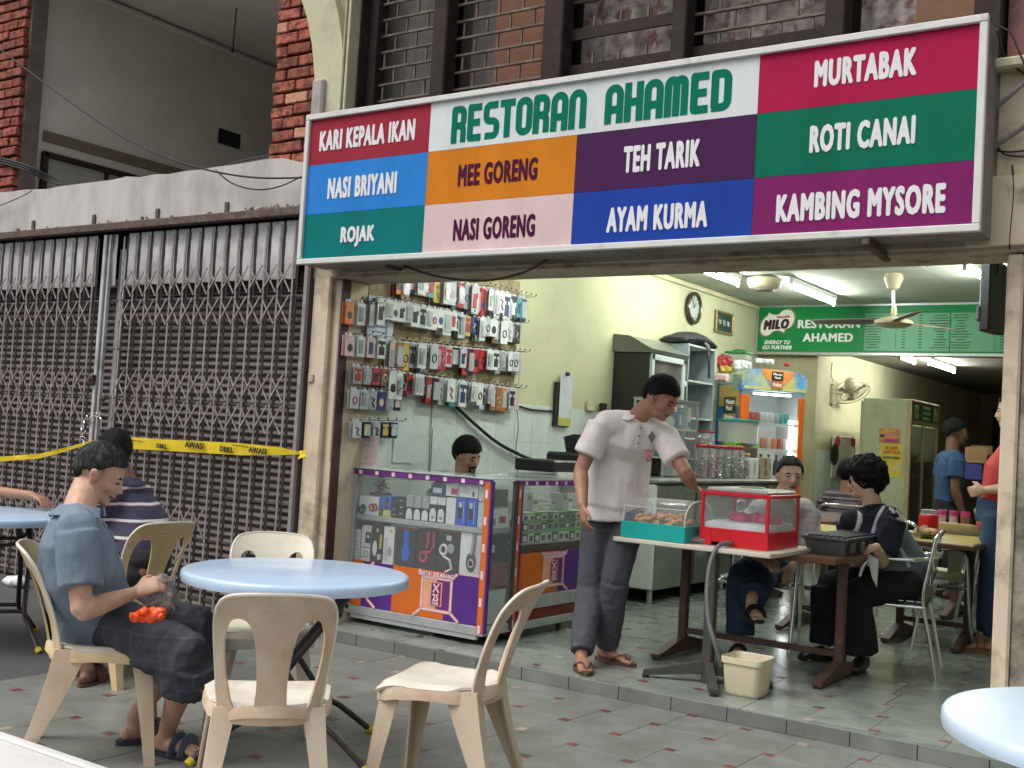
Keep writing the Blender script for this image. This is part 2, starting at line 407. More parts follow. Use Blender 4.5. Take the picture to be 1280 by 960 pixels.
# the step and the restaurant floor
st = MB(); st.box((-1.5, F+3.46, FZ/2-.012), (7.2, 6.92, FZ), 0); floor_in = obj('floor', st, M_grout, kind='structure', smooth=0)
stp = box_mesh('step_tile', (.297, .012, FZ-.004), .0015)
for k in range(-14, 2):
    place('step_tile', stp, M_tile, floor_in, (-1.005+.15+.301*k, F-.007, FZ/2-.001))
pinwheel(floor_in, -4.96, .9, F-.012, YB+.2, (-1.572-L-s_/2, 5.664-s_/2), True, FZ+.002, (big_i, sml_i), [M_tile_in, M_red, M_redpale], 12)
kf = MB(); kf.box((-2.3, 17.3, FZ/2-.01), (7.6, 10, FZ)); obj('kitchen_floor', kf, mat('worn_kitchen_tile', (.17, .19, .165), r=.35, var=.2, sc=3, dirt=(.08, .085, .075), dsc=3), kind='structure')

# ------------------------------------------------------------------- restaurant building
rb = thing('restaurant_building', 'cream plastered shop unit with open front under the long menu signboard', 'building', (-3, F, 0))
# left pillar: front, recessed return and steel channel
b = MB(); b.box((-5.115, F+.16, 1.45), (.155, .32, 2.9), .012); b.box((-5.0, F+.19, 1.13), (.09, .3, 2.26), .006)
obj('pillar', b, M_cream, rb)
b = MB(); b.box((-4.955, F+.06, 1.16), (.014, .07, 2.19)); obj('shutter_guide', b, mat('dark_maroon_channel', (.05, .02, .02), r=.6), rb)
b = MB(); b.box((-5.205, F+.0, 1.33), (.025, .06, 2.66)); obj('steel_channel', b, M_gate_dark, rb)
b = MB(); b.box((-5.15, F-.006, 1.62), (.045, .012, .05), .002); obj('junction_plate', b, M_beam, rb)
# beam with soffit, upper wall
b = MB(); b.box((-2.2, F+.15, 2.68), (6.05, .30, .84), .008); obj('beam', b, M_beam, rb)
b = MB(); b.box((-2.9, F-.004, 2.30), (4.0, .03, .035), .006); obj('beam_moulding', b, M_beam, rb)
# right pillar, a smooth edge strip and a mould-stained body
b = MB(); b.box((-.985, F+.2, 1.126), (.07, .4, 2.252), .01); obj('pillar_edge', b, M_cream, rb)
b = MB(); b.box((-.18, F+.212, 1.125), (1.54, .4, 2.249), .012); obj('pillar', b, M_mould, rb)
b = MB(); b.box((-.13, F+.02, 2.68), (1.9, .06, .78), .006); obj('upper_wall', b, M_cream, rb)
b = MB(); b.box((-1.06, F-.02, 2.44), (.27, .02, .31), .004); obj('access_panel', b, M_cream, rb)
b = MB(); b.box((-1.0, F-.02, 3.085), (.9, .12, .05), .01); obj('window_sill', b, M_cream2, rb)
b = MB(); b.box((-.78, F-.004, .98), (.06, .01, .03), .002); obj('junction_plate', b, M_beam, rb)
# room: left wall, ceiling, back partition header
b = MB(); b.box((XW-.1, (F+.34+YB)/2, 2.28), (.2, YB-F-.34, 1.42)); b.box((XW-.106, (F+.34+YB)/2, .8), (.2, YB-F-.34, 1.6)); lw = obj('side_wall', b, M_green_wall, rb)
b = MB(); b.box((XW+.02, (F+YB)/2+.1, CZ-.03), (.04, YB-F-.2, .05), .01); obj('cornice', b, M_back_wall, rb)
wt = box_mesh('wall_tile', (.012, .248, .298), .0012)
for j in range(5):
    for i in range(27):
        place('wall_tile', wt, M_wtile, rb, Vector((XW-.001, F+.45+.25*i, 1.585-.149-.30*j))-rb.location)
cb = MB(); cb.box((-2.1, (F+.3+YB)/2, CZ+.06), (6, YB-F, .1)); obj('ceiling_slab', cb, M_ceil_dark, rb)
cp = box_mesh('ceiling_board', (1.196, 1.196, .012), .002)
for i in range(5):
    for j in range(6):
        place('ceiling_board', cp, M_ceil, rb, Vector((-4.36+1.2*i, F+.92+1.2*j, CZ+.004))-rb.location)
b = MB(); b.box((-2.1, YB+.1, 2.72), (5.8, .18, .6)); obj('partition_header', b, mat('dark_header_trim', (.16, .13, .09), r=.7), rb)
b = MB(); b.box((-4.62, YB+.12, 1.25), (.70, .2, 2.36), .005); obj('partition_wall', b, M_back_wall, rb)
b = MB(); b.box((.85, 9, 1.5), (.16, 8, 3.0)); obj('side_wall', b, M_green_wall, rb)
# kitchen behind
b = MB(); b.box((-4.36, 16.5, 1.3), (.16, 8.4, 2.5)); obj('kitchen_wall', b, M_back_wall, rb)
b = MB(); b.box((-2.1, 20.6, 1.3), (6, .16, 2.6)); obj('kitchen_wall', b, mat('brown_kitchen_wall', (.36, .26, .18), r=.85, var=.2, sc=2), rb)  # brown wall, tone varying at random
b = MB(); b.box((.8, 16.5, 1.3), (.16, 8.4, 2.6)); obj('kitchen_wall', b, mat('brown_kitchen_wall', (.16, .11, .075)), rb)
b = MB(); b.box((-2.1, 16.5, 2.56), (6, 8.3, .1)); obj('kitchen_ceiling', b, M_ceil_dark, rb)
kt = box_mesh('wall_tile', (.012, .247, .247), .0012)
for j in range(5):
    for i in range(14): place('wall_tile', kt, M_wtile, rb, Vector((-4.275, 12.45+.25*i, .25+.25*j))-rb.location)
# upper floor: windows behind grilles
UZ = 3.11
b = MB(); b.box((-2.2, F+.42, 4.1), (6.0, .04, 2.1)); obj('upper_room_panel', b, mat('dark_room', (.02, .018, .016), r=.9), rb)  # near-black sheet standing in for the darkness of the unlit room
b = MB(); b.box((-2.2, F+.16, 5.2), (6.0, .32, .5)); obj('upper_lintel', b, M_cream, rb)
M_glass = clear_plastic('dusty_window_glass', (.30, .29, .27), .10, .2)
M_curt1 = mat('grey_satin_curtain', (.15, .125, .115), r=.6, var=.25, sc=3, stretch=(6, 1, 1.2), bump=.5, bsc=6)
M_curt2 = mat('floral_curtain', (.27, .235, .22), r=.8, var=.5, sc=16, dirt=(.13, .06, .055), dsc=11, dth=.56, dw=.05)
M_orange = mat('orange_brown_board', (.42, .12, .04), r=.7, var=.2, sc=3, dirt=(.38, .27, .2), dsc=9, dth=.68)
M_grille = mat('weathered_grille_bar', (.10, .072, .055), r=.7, var=.3, sc=14, dirt=(.20, .16, .12), dsc=10, dth=.58)
mull = [(-5.04, -4.98), (-4.372, -4.262), (-3.561, -3.424), (-2.743, -2.655), (-1.908, -1.805), (-1.21, -1.09), (-.42, -.30)]
for a, c_ in mull:
    b = MB(); b.box(((a+c_)/2, F+.10, 4.03), (c_-a, .12, 1.86), .008); obj('mullion', b, M_brownframe, rb)
for z, h in ((3.12, .10), (4.93, .1)):
    b = MB(); b.box((-2.7, F+.16, z), (4.8, .1, h)); obj('window_rail', b, M_brownframe, rb)
def drape(x0, x1, z0, z1, y, m, amp=.02, per=.16, name='curtain'):
    b = MB(); n = max(12, int((x1-x0)/.02)); R = []
    rg = random.Random(x0*10)
    ph = [rg.uniform(0, 6) for _ in range(3)]
    for z in (z1, (z0+z1)/2, z0):
        a = amp*(1 if z < z1 else .6)
        R.append([(x0+(x1-x0)*i/n, y+a*sin(6.28*(x1-x0)*i/n/per+ph[0])+a*.5*sin(6.28*i*(x1-x0)/n/per*.43+ph[1]+z), z) for i in range(n+1)])
    ids = [[b._v(p) for p in r] for r in R]
    for r in range(2):
        for i in range(n): b.face((ids[r][i], ids[r+1][i], ids[r+1][i+1], ids[r][i+1]))
    return obj(name, b, m, rb, smooth=180)
drape(-4.98, -4.37, 3.15, 4.9, F+.27, M_curt1, .012, .23)
drape(-4.26, -3.56, 3.15, 4.9, F+.29, M_curt1, .012, .3)
b = MB(); b.box((-3.83, F+.255, 3.93), (.42, .02, 1.4)); obj('board', b, M_orange, rb)
drape(-3.42, -2.74, 3.15, 4.9, F+.27, M_curt2, .02, .17); 
b = MB(); b.box((-3.1, F+.30, 3.93), (.14, .02, 1.4)); obj('board', b, M_orange, rb)
drape(-2.65, -1.91, 3.15, 4.9, F+.27, M_curt2, .02, .2)
drape(-1.80, -1.45, 3.15, 4.9, F+.25, M_curt2, .018, .2)
b = MB(); b.box((-1.36, F+.2, 3.93), (.3, .02, 1.6)); obj('board', b, mat('brown_louvre_board', (.16, .07, .03), r=.6, var=.2), rb)
upr = box_mesh('grille_upright', (.012, .012, .092), 0)
for w_, (p, q) in enumerate(((-4.98, -4.372), (-4.262, -3.561), (-3.424, -2.743), (-2.655, -1.908), (-1.805, -1.21))):
    b = MB(); b.box(((p+q)/2, F+.2, 4.03), (q-p, .006, 1.8)); 
    if w_ in (0, 1): obj('pane', b, M_glass, rb)
    if w_ == 4: continue
    xs = p+.01; rows = [3.205+.106*k for k in range(12)]
    for k, z in enumerate(rows):
        if w_ == 2 and k % 2: continue
        wide = w_ in (2,) or (w_ == 3 and k < 3)
        b = MB()
        if wide: b.box(((p+q)/2, F+.13, z), (q-p, .012, .07), .003)
        else: b.box(((p+q)/2, F+.14, z), (q-p-.004, .016, .016), .003)
        obj('louvre' if wide else 'grille_bar', b, M_brownframe if wide else M_grille, rb)
        x = p+.06+(.0 if k % 2 else .085)
        while x < q-.01:
            place('grille_upright', upr, M_grille, rb, Vector((x, F+.145, z+.053))-rb.location); x += .17
# wall beyond the window on the right with a printed photo
b = MB(); b.box((-.7, F+.12, 3.9), (.75, .02, 1.55)); obj('window_poster', b, mat('reddish_poster', (.16, .05, .045), r=.5, var=.9, sc=5, dirt=(.02, .018, .02), dsc=4, dth=.5, dw=.05), rb)
# the arch that springs at the party wall
b = MB(); pl = [(-5.275, 3.0), (-5.270, 3.40), (-5.276, 3.58), (-5.318, 3.80), (-5.385, 4.0), (-5.49, 4.22), (-5.62, 4.42), (-5.80, 4.62)]
pr2 = [(-5.005, 3.0), (-5.005, 3.40), (-5.02, 3.6), (-5.055, 3.80), (-5.11, 4.0), (-5.20, 4.22), (-5.33, 4.46), (-5.5, 4.72)]
R = [[(a[0], F-.03, a[1]), (c_[0], F-.03, c_[1]), (c_[0], F+.22, c_[1]), (a[0], F+.22, a[1])] for a, c_ in zip(pl, pr2)]
b.rings([r[::-1] for r in R]); obj('arch', b, M_cream2, rb)
b = MB(); b.box((-5.055, F+.12, 4.03), (.21, .2, 2.1)); obj('party_wall', b, mat('olive_side_plaster', (.34, .32, .2), r=.85, dirt=(.2, .18, .11), dsc=5), rb)
b = MB(); b.box((-4.975, F+.02, 3.95), (.022, .16, 2.0), .004); b.box((-5.0, F+.0, 3.95), (.012, .14, 2.0), .004); obj('window_jamb', b, M_cream2, rb)
b = MB(); b.box((-4.942, F+.115, 4.02), (.012, .2, 1.84)); b.box((-4.90, F+.13, 4.02), (.07, .08, 1.84), .004); obj('side_frame_and_reveal_shade', b, M_brownframe, rb)  # post is frame; thin dark board stands in for shadow on the reveal
b = MB(); b.box((-5.215, F-.03, 3.42), (.10, .07, .27), .012); obj('plaster_patch', b, mat('grey_patch', (.40, .38, .36), r=.9, var=.12, dirt=(.25, .24, .22), dsc=9), rb)

# ------------------------------------------------------------------- closed shop on the left
sh = thing('closed_shop_building', 'weathered white parapet and brick piers above the closed shutters on the left', 'building', (-9, F, 0))
b = MB(); R = []; rg = random.Random(5); n = 60
for i in range(n+1):
    x = -15+(9.8)*i/n; zt = 3.07+rg.uniform(-.004, .004)+.006*sin(i*.7)-(.03 if x > -5.5 else 0)
    R.append([(x, F-.02, 2.735), (x, F+.16, 2.735), (x, F+.16, zt), (x, F-.02, zt+rg.uniform(-.006, .004))])
b.rings([r[::-1] for r in R]); obj('parapet', b, M_parapet, sh, smooth=60)
b = MB(); b.box((-10.1, F-.045, 2.70), (9.82, .07, .056), .004); obj('shutter_rail', b, M_rust, sh)
cl = box_mesh('clip', (.035, .012, .075), .002)
for x in (-8.28, -7.5, -6.76, -6.03): place('clip', cl, M_rust, sh, Vector((x, F-.028, 2.775))-sh.location)
b = MB(); rg = random.Random(8)
for i in range(46):
    x = rg.uniform(-5.85, -5.24) if i < 30 else rg.uniform(-8.6, -5.3); r_ = rg.uniform(.008, .022)
    b.ball((x, F-.03, 2.74+rg.uniform(0, .02)), (r_, r_*.6, r_*.8), 7, 5)
obj('broken_plaster', b, mat('crumbled_plaster', (.36, .31, .27), r=.95, var=.4, sc=20), sh, kind='stuff')
# brick piers, every brick a part
bk = box_mesh('brick', (.205, .10, .068), .006); bkh = box_mesh('brick', (.10, .10, .068), .006)
def pier(x0, x1, z0, z1, seed, y=F+.06):
    rg = random.Random(seed); b = MB(); b.box(((x0+x1)/2, y+.07, (z0+z1)/2), (x1-x0-.03, .14, z1-z0)); obj('mortar_core', b, M_mortar, sh, smooth=0)
    n = int((z1-z0)/.083)
    for k in range(n):
        x = x0+rg.uniform(-.012, .012); z = z0+.042+.083*k; half = k % 2
        while x < x1-.05:
            w_ = .10 if half else .205
            if x+w_ > x1+.05: w_ = .10
            o = place('brick', bkh if w_ < .15 else bk, M_brick, sh, Vector((x+w_/2, y+rg.uniform(-.008, .008), z+rg.uniform(-.003, .003)))-sh.location,
                  rot=(rg.uniform(-.02, .02), rg.uniform(-.02, .02), rg.uniform(-.04, .04)))
            if (k == 5 and x0 > -6 and x0+.1 < x < x0+.3 and w_ > .15) or rg.random() < .012: fix(o, M_brick_pale)
            x += w_+rg.uniform(.006, .016); half = False
pier(-5.70, -5.24, 3.03, 4.75, 11); pier(-9.75, -8.645, 3.05, 5.2, 12)
# the recess behind the parapet
b = MB(); b.box((-8.86, F+3.06, 4.0), (.2, 5.6, 2.6)); obj('recess_wall', b, M_recess, sh)
b = MB(); b.box((-7.1, F+5.3, 4.0), (3.55, .2, 2.4)); obj('recess_wall', b, M_recess, sh)
b = MB(); b.box((-5.4, F+2.7, 4.0), (.2, 5.2, 2.4)); obj('recess_wall', b, M_recess, sh)
b = MB(); b.box((-7.2, F+2.7, 5.06), (4.2, 5.6, .1)); b.box((-7.2, F+2.7, 2.99), (4.2, 5.2, .1)); obj('recess_ceiling', b, M_recess, sh)
b = MB(); b.box((-8.74, F+2.9, 4.96), (.05, 5.2, .05), .01); obj('cornice', b, M_recess, sh)
b = MB(); b.box((-8.752, F+2.9, 3.63), (.02, 5.2, .09)); obj('wall_band', b, mat('brown_band', (.17, .13, .09), r=.9, var=.15), sh)
b = MB(); b.box((-8.735, F+1.05, 3.475), (.05, 1.5, .045), .005); b.box((-8.735, F+.32, 3.24), (.05, .05, .5), .005); b.box((-8.735, F+.93, 3.22), (.04, .03, .46), .004); obj('frame', b, M_brownframe, sh)
b = MB(); b.box((-8.75, F+1.05, 3.2), (.012, 1.42, .5)); obj('boarded_window', b, mat('pale_grey_board', (.30, .29, .27), r=.8, var=.08), sh)
b = MB(); b.box((-8.752, 7.6, 4.11), (.03, .27, .145)); obj('vent_hole', b, M_black, sh)
b = MB(); b.tube([(-7.84, F+1.5, 5.0), (-7.845, F+1.5, 4.8), (-7.85, F+1.5, 4.62)], .006, 6); b.ball((-7.85, F+1.5, 4.61), .014, 8, 6); obj('hanging_wire', b, M_rubber, sh)
b = MB()
for k in range(4): b.box((-7.0+.0*k, F+.9+.09*k, 4.93), (1.0, .03, .06), .004)
b.box((-7.0, F+1.03, 4.975), (1.06, .42, .02)); obj('ceiling_louvre', b, mat('pale_grey_metal', (.35, .35, .35), r=.5), sh)
b = MB(); b.box((-10, F+.75, 1.45), (9.7, .08, 3.1)); b.box((-10, F+.45, 2.86), (9.7, .7, .08)); obj('shop_interior_panel', b, mat('dark_room', (.02, .018, .016)), sh)  # near-black sheets stand for the unlit shop and shut out the sky
b = MB(); b.box((-14.8, F+.2, 4.8), (10, .3, 4)); obj('far_wall', b, M_parapet, sh)
b = MB(); b.box((-6.2, F+.2, 5.9), (9, .4, 1.6)); b.box((-1.5, F+.2, 5.9), (8, .4, .9)); obj('upper_wall', b, M_cream2, sh)
b = MB(); b.box((3.2, F+.2, 2.3), (5.2, .38, 5)); b.box((1.25, 12, 2.0), (.6, 13, 5)); obj('next_shop_wall', b, M_cream, rb)

# ------------------------------------------------------------------- roller shutter behind, folding gate in front
rs = thing('roller_shutter', 'dusty brown corrugated roller shutter closed behind the folding gate', 'shutter', (-8, F+.16, 0))
prof = [(-.03, -.0375), (.012, -.030), (.02, -.012), (.006, .004), (-.004, .018), (.004, .030), (-.012, .0375)]
b = MB(); R = []
for x in (-4.6, 2.78): R.append([(x, -y, z) for y, z in prof])
ids = [[b._v(p) for p in r] for r in R]
for k in range(len(prof)-1): b.face((ids[0][k], ids[1][k], ids[1][k+1], ids[0][k+1]))
me = b.mesh('slat'); me.materials.append(M_slat)
for k in range(46): place('slat', me, M_slat, rs, (0, 0, .03+.051*k), sc=(1, .8, .68))
gt = thing('folding_gate', 'grey steel scissor folding gate pulled shut across the closed shop and chained', 'gate', (-7.3, F, 0))
BX = [-7.13+.1388*k*(1-.0018*k) for k in range(14)]
BL = [-7.478-.1395*k for k in range(1, 16)]
barm = MB(); barm.box((0, 0, 1.30), (.018, .008, 2.62), .002); bar = barm.mesh('gate_bar')
dkm = MB(); dkm.box((.014, .014, 1.30), (.022, .006, 2.62)); dk = dkm.mesh('gate_channel')
allx = sorted(BX+BL+[-7.478])
gl = gt.location
for x in allx:
    place('gate_bar', bar, M_gate, gt, (x-gl.x, -.012, .02)); place('gate_channel', dk, M_gate_dark, gt, (x-gl.x, -.004, .02))
b = MB(); b.box((-7.335, F-.02, 1.33), (.035, .03, 2.64), .004); b.box((-7.285, F-.012, 1.33), (.02, .03, 2.64), .004); obj('lock_stile', b, M_plate, gt)
b = MB(); b.box((-5.235, F-.01, 1.33), (.04, .03, 2.62), .004); obj('end_stile', b, M_gate, gt)
b = MB(); b.box((-7.22, F+.06, 1.3), (.085, .012, 2.5)); obj('centre_plate', b, M_plate, gt)
# thin cross rails and a heavy sill rail
for z in (2.156, 1.793, 1.433, 1.12, .80, .497, .24, .03, .10):
    b = MB(); b.box((-9.3, F+.008, z), (8.1, .014, .014 if z > .15 else .022)); obj('cross_rail', b, M_gate_dark, gt)
# scissor strips: pairs of Xs around each rail
def strip_mesh(dx, dz):
    b = MB(); l = sqrt(dx*dx+dz*dz); a = math.atan2(dz, dx); b.box((0, 0, 0), (l, .005, .011), rot=Matrix.Rotation(-a, 3, 'Y')); return b.mesh('lattice_strip')
up_ = strip_mesh(.118, .165); dn_ = strip_mesh(.118, -.165)
vis = [x for x in allx if x > -9.3]; cnt = 0; rest = MB()
for zc in (2.156, 1.433, .497):
    for i in range(len(vis)-1):
        xa, xb = vis[i], vis[i+1]
        if xb-xa > .2: continue
        for sg in (1, -1):
            c = ((xa+xb)/2-gl.x, -.026, zc+sg*.105)
            if cnt < 290:
                place('lattice_strip', up_, M_gate, gt, (c[0], -.028, c[2]+.02)); place('lattice_strip', dn_, M_gate, gt, (c[0], -.022, c[2])); cnt += 2
# pale curved plates hanging behind the top of the bars
pm = MB(); R = []
for z, bow, wd in ((2.655, .0, .118), (2.58, .004, .112), (2.5, -.006, .104), (2.4, -.003, .112), (2.27, .006, .118)):
    R.append([(-wd/2, .03, z), (-wd/4, .03-.012+bow, z), (0, .03-.004+bow*2, z), (wd/4, .03-.012+bow, z), (wd/2, .03, z)])
ids = [[pm._v(p) for p in r] for r in R]
for r in range(4):
    for k in range(4): pm.face((ids[r][k], ids[r+1][k], ids[r+1][k+1], ids[r][k+1]))
pmm = pm.mesh('shutter_plate'); pmm.polygons.foreach_set('use_smooth', [True]*len(pmm.polygons))
for i in range(len(allx)-1):
    place('shutter_plate', pmm, M_plate, gt, ((allx[i]+allx[i+1])/2-gl.x+.006, -.018, -.0))
b = MB(); b.box((-9.3, F+.1, 2.29), (8.1, .05, .05)); obj('plate_rail', b, M_gate_dark, gt)
# lock, chain
b = MB(); b.box((-7.345, F-.05, 1.56), (.06, .04, .075), .008); b.ball((-7.23, F-.02, 1.43), (.028, .02, .03), 10, 8); b.cyl((-7.345, F-.05, 1.56), (-7.345, F-.085, 1.56), .016, seg=10); obj('lock', b, M_rust, gt)
b = MB(); pts = [(-7.40, 1.12), (-7.39, 1.16), (-7.41, 1.20), (-7.40, 1.24), (-7.375, 1.275), (-7.345, 1.25), (-7.31, 1.27), (-7.27, 1.30), (-7.235, 1.30), (-7.39, 1.08)]
for k, (x, z) in enumerate(pts):
    a = k*.9; c = Vector((x, F-.05, z)); e1 = Vector((cos(a), .3, sin(a))).normalized(); e2 = Vector((-sin(a), .5*(k % 2), cos(a))).normalized()
    b.tube([c+e1*.022*cos(t)+e2*.012*sin(t) for t in [2*pi*j/10 for j in range(10)]], .004, 6, closed=True)
b.tube([(-7.24, F-.04, 1.30), (-7.20, F-.05, 1.27), (-7.19, F-.05, 1.2), (-7.22, F-.04, 1.17)], .005, 6)
tag(obj('chain', b, mat('shiny_chain_steel', (.6, .6, .6), r=.25, metal=.9)), 'silver chain looped round the folding gate beside its lock', 'chain')

# =================================================================== SIGNBOARD
SX = (1, 0, 0); SZ = (0, 0, 1)
sg = thing('menu_signboard', 'long boxed signboard of coloured squares naming the restaurant and its dishes', 'sign', (-3.07, 5.25, 2.303))
M_frame = mat('white_enamel_frame', (.62, .62, .60), r=.35, var=.05, dirt=(.35, .33, .30), dsc=7, dth=.68)
M_case = mat('dull_sign_case', (.20, .185, .165), r=.6, var=.12, dirt=(.11, .09, .07), dsc=5, dth=.6)
b = MB(); b.box((-3.07, 5.135, 2.77), (3.975, .225, .925), .004); obj('case', b, M_case, sg)
b = MB(); fr = .034
b.box((-3.07, 5.01, 3.237-fr/2), (3.99, .03, fr), .004); b.box((-3.07, 5.01, 2.303+fr/2), (3.99, .03, fr), .004)
b.box((-5.065+fr/2, 5.01, 2.77), (fr, .029, .934-2*fr), .004); b.box((-1.075-fr/2, 5.01, 2.77), (fr, .029, .934-2*fr), .004)
obj('frame', b, M_frame, sg)
def pm_(n, c): return mat('sign_'+n, c, r=.6, spec=.07, var=.07, sc=3, dirt=tuple(x*.76+.004 for x in c), dsc=2.2, dth=.58, dw=.2, stretch=(1.6, 1, .6))
C0, C1, C2, C3, C4 = -5.032, -4.088, -3.095, -2.10, -1.108
R0, R1_, R2_, R3_ = 2.334, 2.613, 2.921, 3.205
panels = [('crimson', (.33, .028, .05), C0, C1, R2_, R3_), ('sky_blue', (.03, .22, .64), C0, C1, R1_, R2_), ('teal', (.004, .17, .17), C0, C1, R0, R1_),
 ('white', (.66, .70, .70), C1, C3, R2_, R3_), ('orange', (.60, .20, .015), C1, C2, R1_, R2_), ('pale_pink', (.66, .50, .49), C1, C2, R0, R1_),
 ('dark_purple', (.065, .018, .078), C2, C3, R1_, R2_), ('royal_blue', (.016, .055, .33), C2, C3, R0, R1_),
 ('magenta_red', (.40, .012, .065), C3, C4, R2_, R3_), ('green', (.004, .145, .085), C3, C4, R1_, R2_), ('plum', (.20, .018, .12), C3, C4, R0, R1_)]
for n, c, x0, x1, z0, z1 in panels:
    b = MB(); b.box(((x0+x1)/2, 5.018, (z0+z1)/2), (x1-x0-.0015, .006, z1-z0-.0015)); obj('colour_panel', b, pm_(n, c), sg, smooth=0, label=n.replace('_', ' ')+' panel of the sign')
M_ltr = mat('sign_letter_white', (.70, .70, .72), spec=.1, r=.6, var=.02); M_ldk = mat('sign_letter_purple', (.07, .008, .04), spec=.08, r=.6, var=.05); M_lgr = mat('sign_letter_green', (.0, .15, .095), spec=.08, r=.6, var=.05)
def stext(t, BL, TR, m, bold=.028):
    bold = bold*2.0
    cx, cz = (BL[0]+TR[0])/2, (BL[2]+TR[2])/2
    text(t, .2, m, sg, (cx, 5.0135, cz), SX, SZ, bold=bold*.2, depth=.0012, fit=(TR[0]-BL[0], TR[2]-BL[2]), name='lettering')
stext('KARI KEPALA IKAN', (-4.949, 5.000, 3.002), (-4.195, 5.000, 3.128), M_ltr, .022)
stext('NASI BRIYANI', (-4.854, 5.000, 2.697), (-4.308, 5.000, 2.829), M_ltr, .022)
stext('ROJAK', (-4.722, 5.000, 2.397), (-4.454, 5.000, 2.522), M_ltr, .022)
stext('MEE GORENG', (-3.861, 5.000, 2.702), (-3.331, 5.000, 2.826), M_ldk, .018)
stext('NASI GORENG', (-3.871, 5.000, 2.395), (-3.325, 5.000, 2.519), M_ldk, .018)
stext('TEH TARIK', (-2.809, 5.000, 2.693), (-2.384, 5.000, 2.831), M_ltr, .022)
stext('AYAM KURMA', (-2.887, 5.000, 2.390), (-2.328, 5.000, 2.521), M_ltr, .022)
stext('MURTABAK', (-1.829, 5.000, 3.011), (-1.368, 5.000, 3.139), M_ltr, .024)
stext('ROTI CANAI', (-1.837, 5.000, 2.706), (-1.362, 5.000, 2.836), M_ltr, .024)
stext('KAMBING MYSORE', (-1.982, 5.000, 2.392), (-1.222, 5.000, 2.525), M_ltr, .024)
# the restaurant's name: heavy condensed rounded capitals drawn stroke by stroke
def arc(cx, cy, rx, ry, a0, a1, n=7): return [(cx+rx*cos(radians(a0+(a1-a0)*i/n)), cy+ry*sin(radians(a0+(a1-a0)*i/n))) for i in range(n+1)]
q = .13
GL = {
 'R': [[(q, 0), (q, 1-q*.7), (.36, 1-q*.7)]+arc(.36, .78, .17, .13, 90, 0)+arc(.36, .60, .17, .13, 0, -90)+[(.2, .47)], [(.36, .47)]+arc(.37, .33, .16, .12, 90, 0)+[(.53, 0)]],
 'E': [[(.60, 1-q*.7), (q+.05, 1-q*.7), (q, .92), (q, .1), (q+.05, q*.7), (.60, q*.7)], [(q, .5), (.54, .5)]],
 'S': [[(.60, 1-q*.7), (.3, 1-q*.7)]+arc(.28, .78, .16, .13, 90, 180)+arc(.28, .62, .16, .13, 180, 265)+[(.42, .48)]+arc(.42, .34, .15, .13, 90, 0)+arc(.42, .22, .15, .13, 0, -90)+[(.08, q*.7)]],
 'T': [[(.0, 1-q*.7), (.62, 1-q*.7)], [(.31, .92), (.31, 0)]],
 'O': [arc(.34, .76, .21, .15, 0, 180)+arc(.34, .24, .21, .15, 180, 360)+[(.55, .76)]],
 'A': [[(q, 0), (q, .72)]+arc(.34, .74, .21, .17, 180, 0)+[(.55, 0)], [(q, .36), (.55, .36)]],
 'N': [[(q, 0), (q, .72)]+arc(.34, .74, .21, .17, 180, 0)+[(.55, 0)]],
 'H': [[(q, 0), (q, 1)], [(.55, 0), (.55, 1)], [(q, .5), (.55, .5)]],
 'M': [[(q, 0), (q, .76)]+arc(.27, .78, .14, .13, 180, 0, 6)+[(.41, 0)], [(.41, .76)]+arc(.55, .78, .14, .13, 180, 0, 6)+[(.69, 0)]],
 'D': [[(q, 0+q*.7), (q, 1-q*.7), (.36, 1-q*.7)]+arc(.36, .75, .19, .16, 90, 0)+arc(.36, .25, .19, .16, 0, -90)+[(q-.1, q*.7)]],
}
GW = {'M': .86, ' ': .32, 'T': .64, 'E': .66}
def stroke(mb, pts, t, o, sx, sz, y, d):
    """flat band of width t along pts, rounded at the joints; every piece a hair behind the one before"""
    P = [Vector((p[0]*sx, p[1]*sz)) for p in pts]; n = len(P)
    def put(L): mb.poly([(o[0]+p.x, y+.00003*len(mb.f), o[1]+p.y) for p in L])
    for i in range(n-1):
        a = (P[i+1]-P[i]).normalized(); nn = Vector((-a.y, a.x))*t/2; put([P[i]-nn, P[i+1]-nn, P[i+1]+nn, P[i]+nn])
        if i < n-2: put([P[i+1]+Vector((cos(2*pi*k/12), sin(2*pi*k/12)))*t/2 for k in range(12)])
def header(word, BL, TR):
    tot = sum(GW.get(c, .68) for c in word)+.02*(len(word)-1); sx = (TR[0]-BL[0])/tot; sz = TR[2]-BL[2]; x = BL[0]
    for c in word:
        if c != ' ':
            b = MB()
            for k, s in enumerate(GL[c]): stroke(b, s, .235*sx*1.05, (x, BL[2]), sx, sz, 5.0125, .003)
            obj('lettering', b, M_lgr, sg, smooth=0)
        x += (GW.get(c, .68)+.02)*sx
header('RESTORAN', (-3.931, 5.000, 2.953), (-3.046, 5.000, 3.163))
header('AHAMED', (-2.937, 5.000, 2.957), (-2.235, 5.000, 3.160))
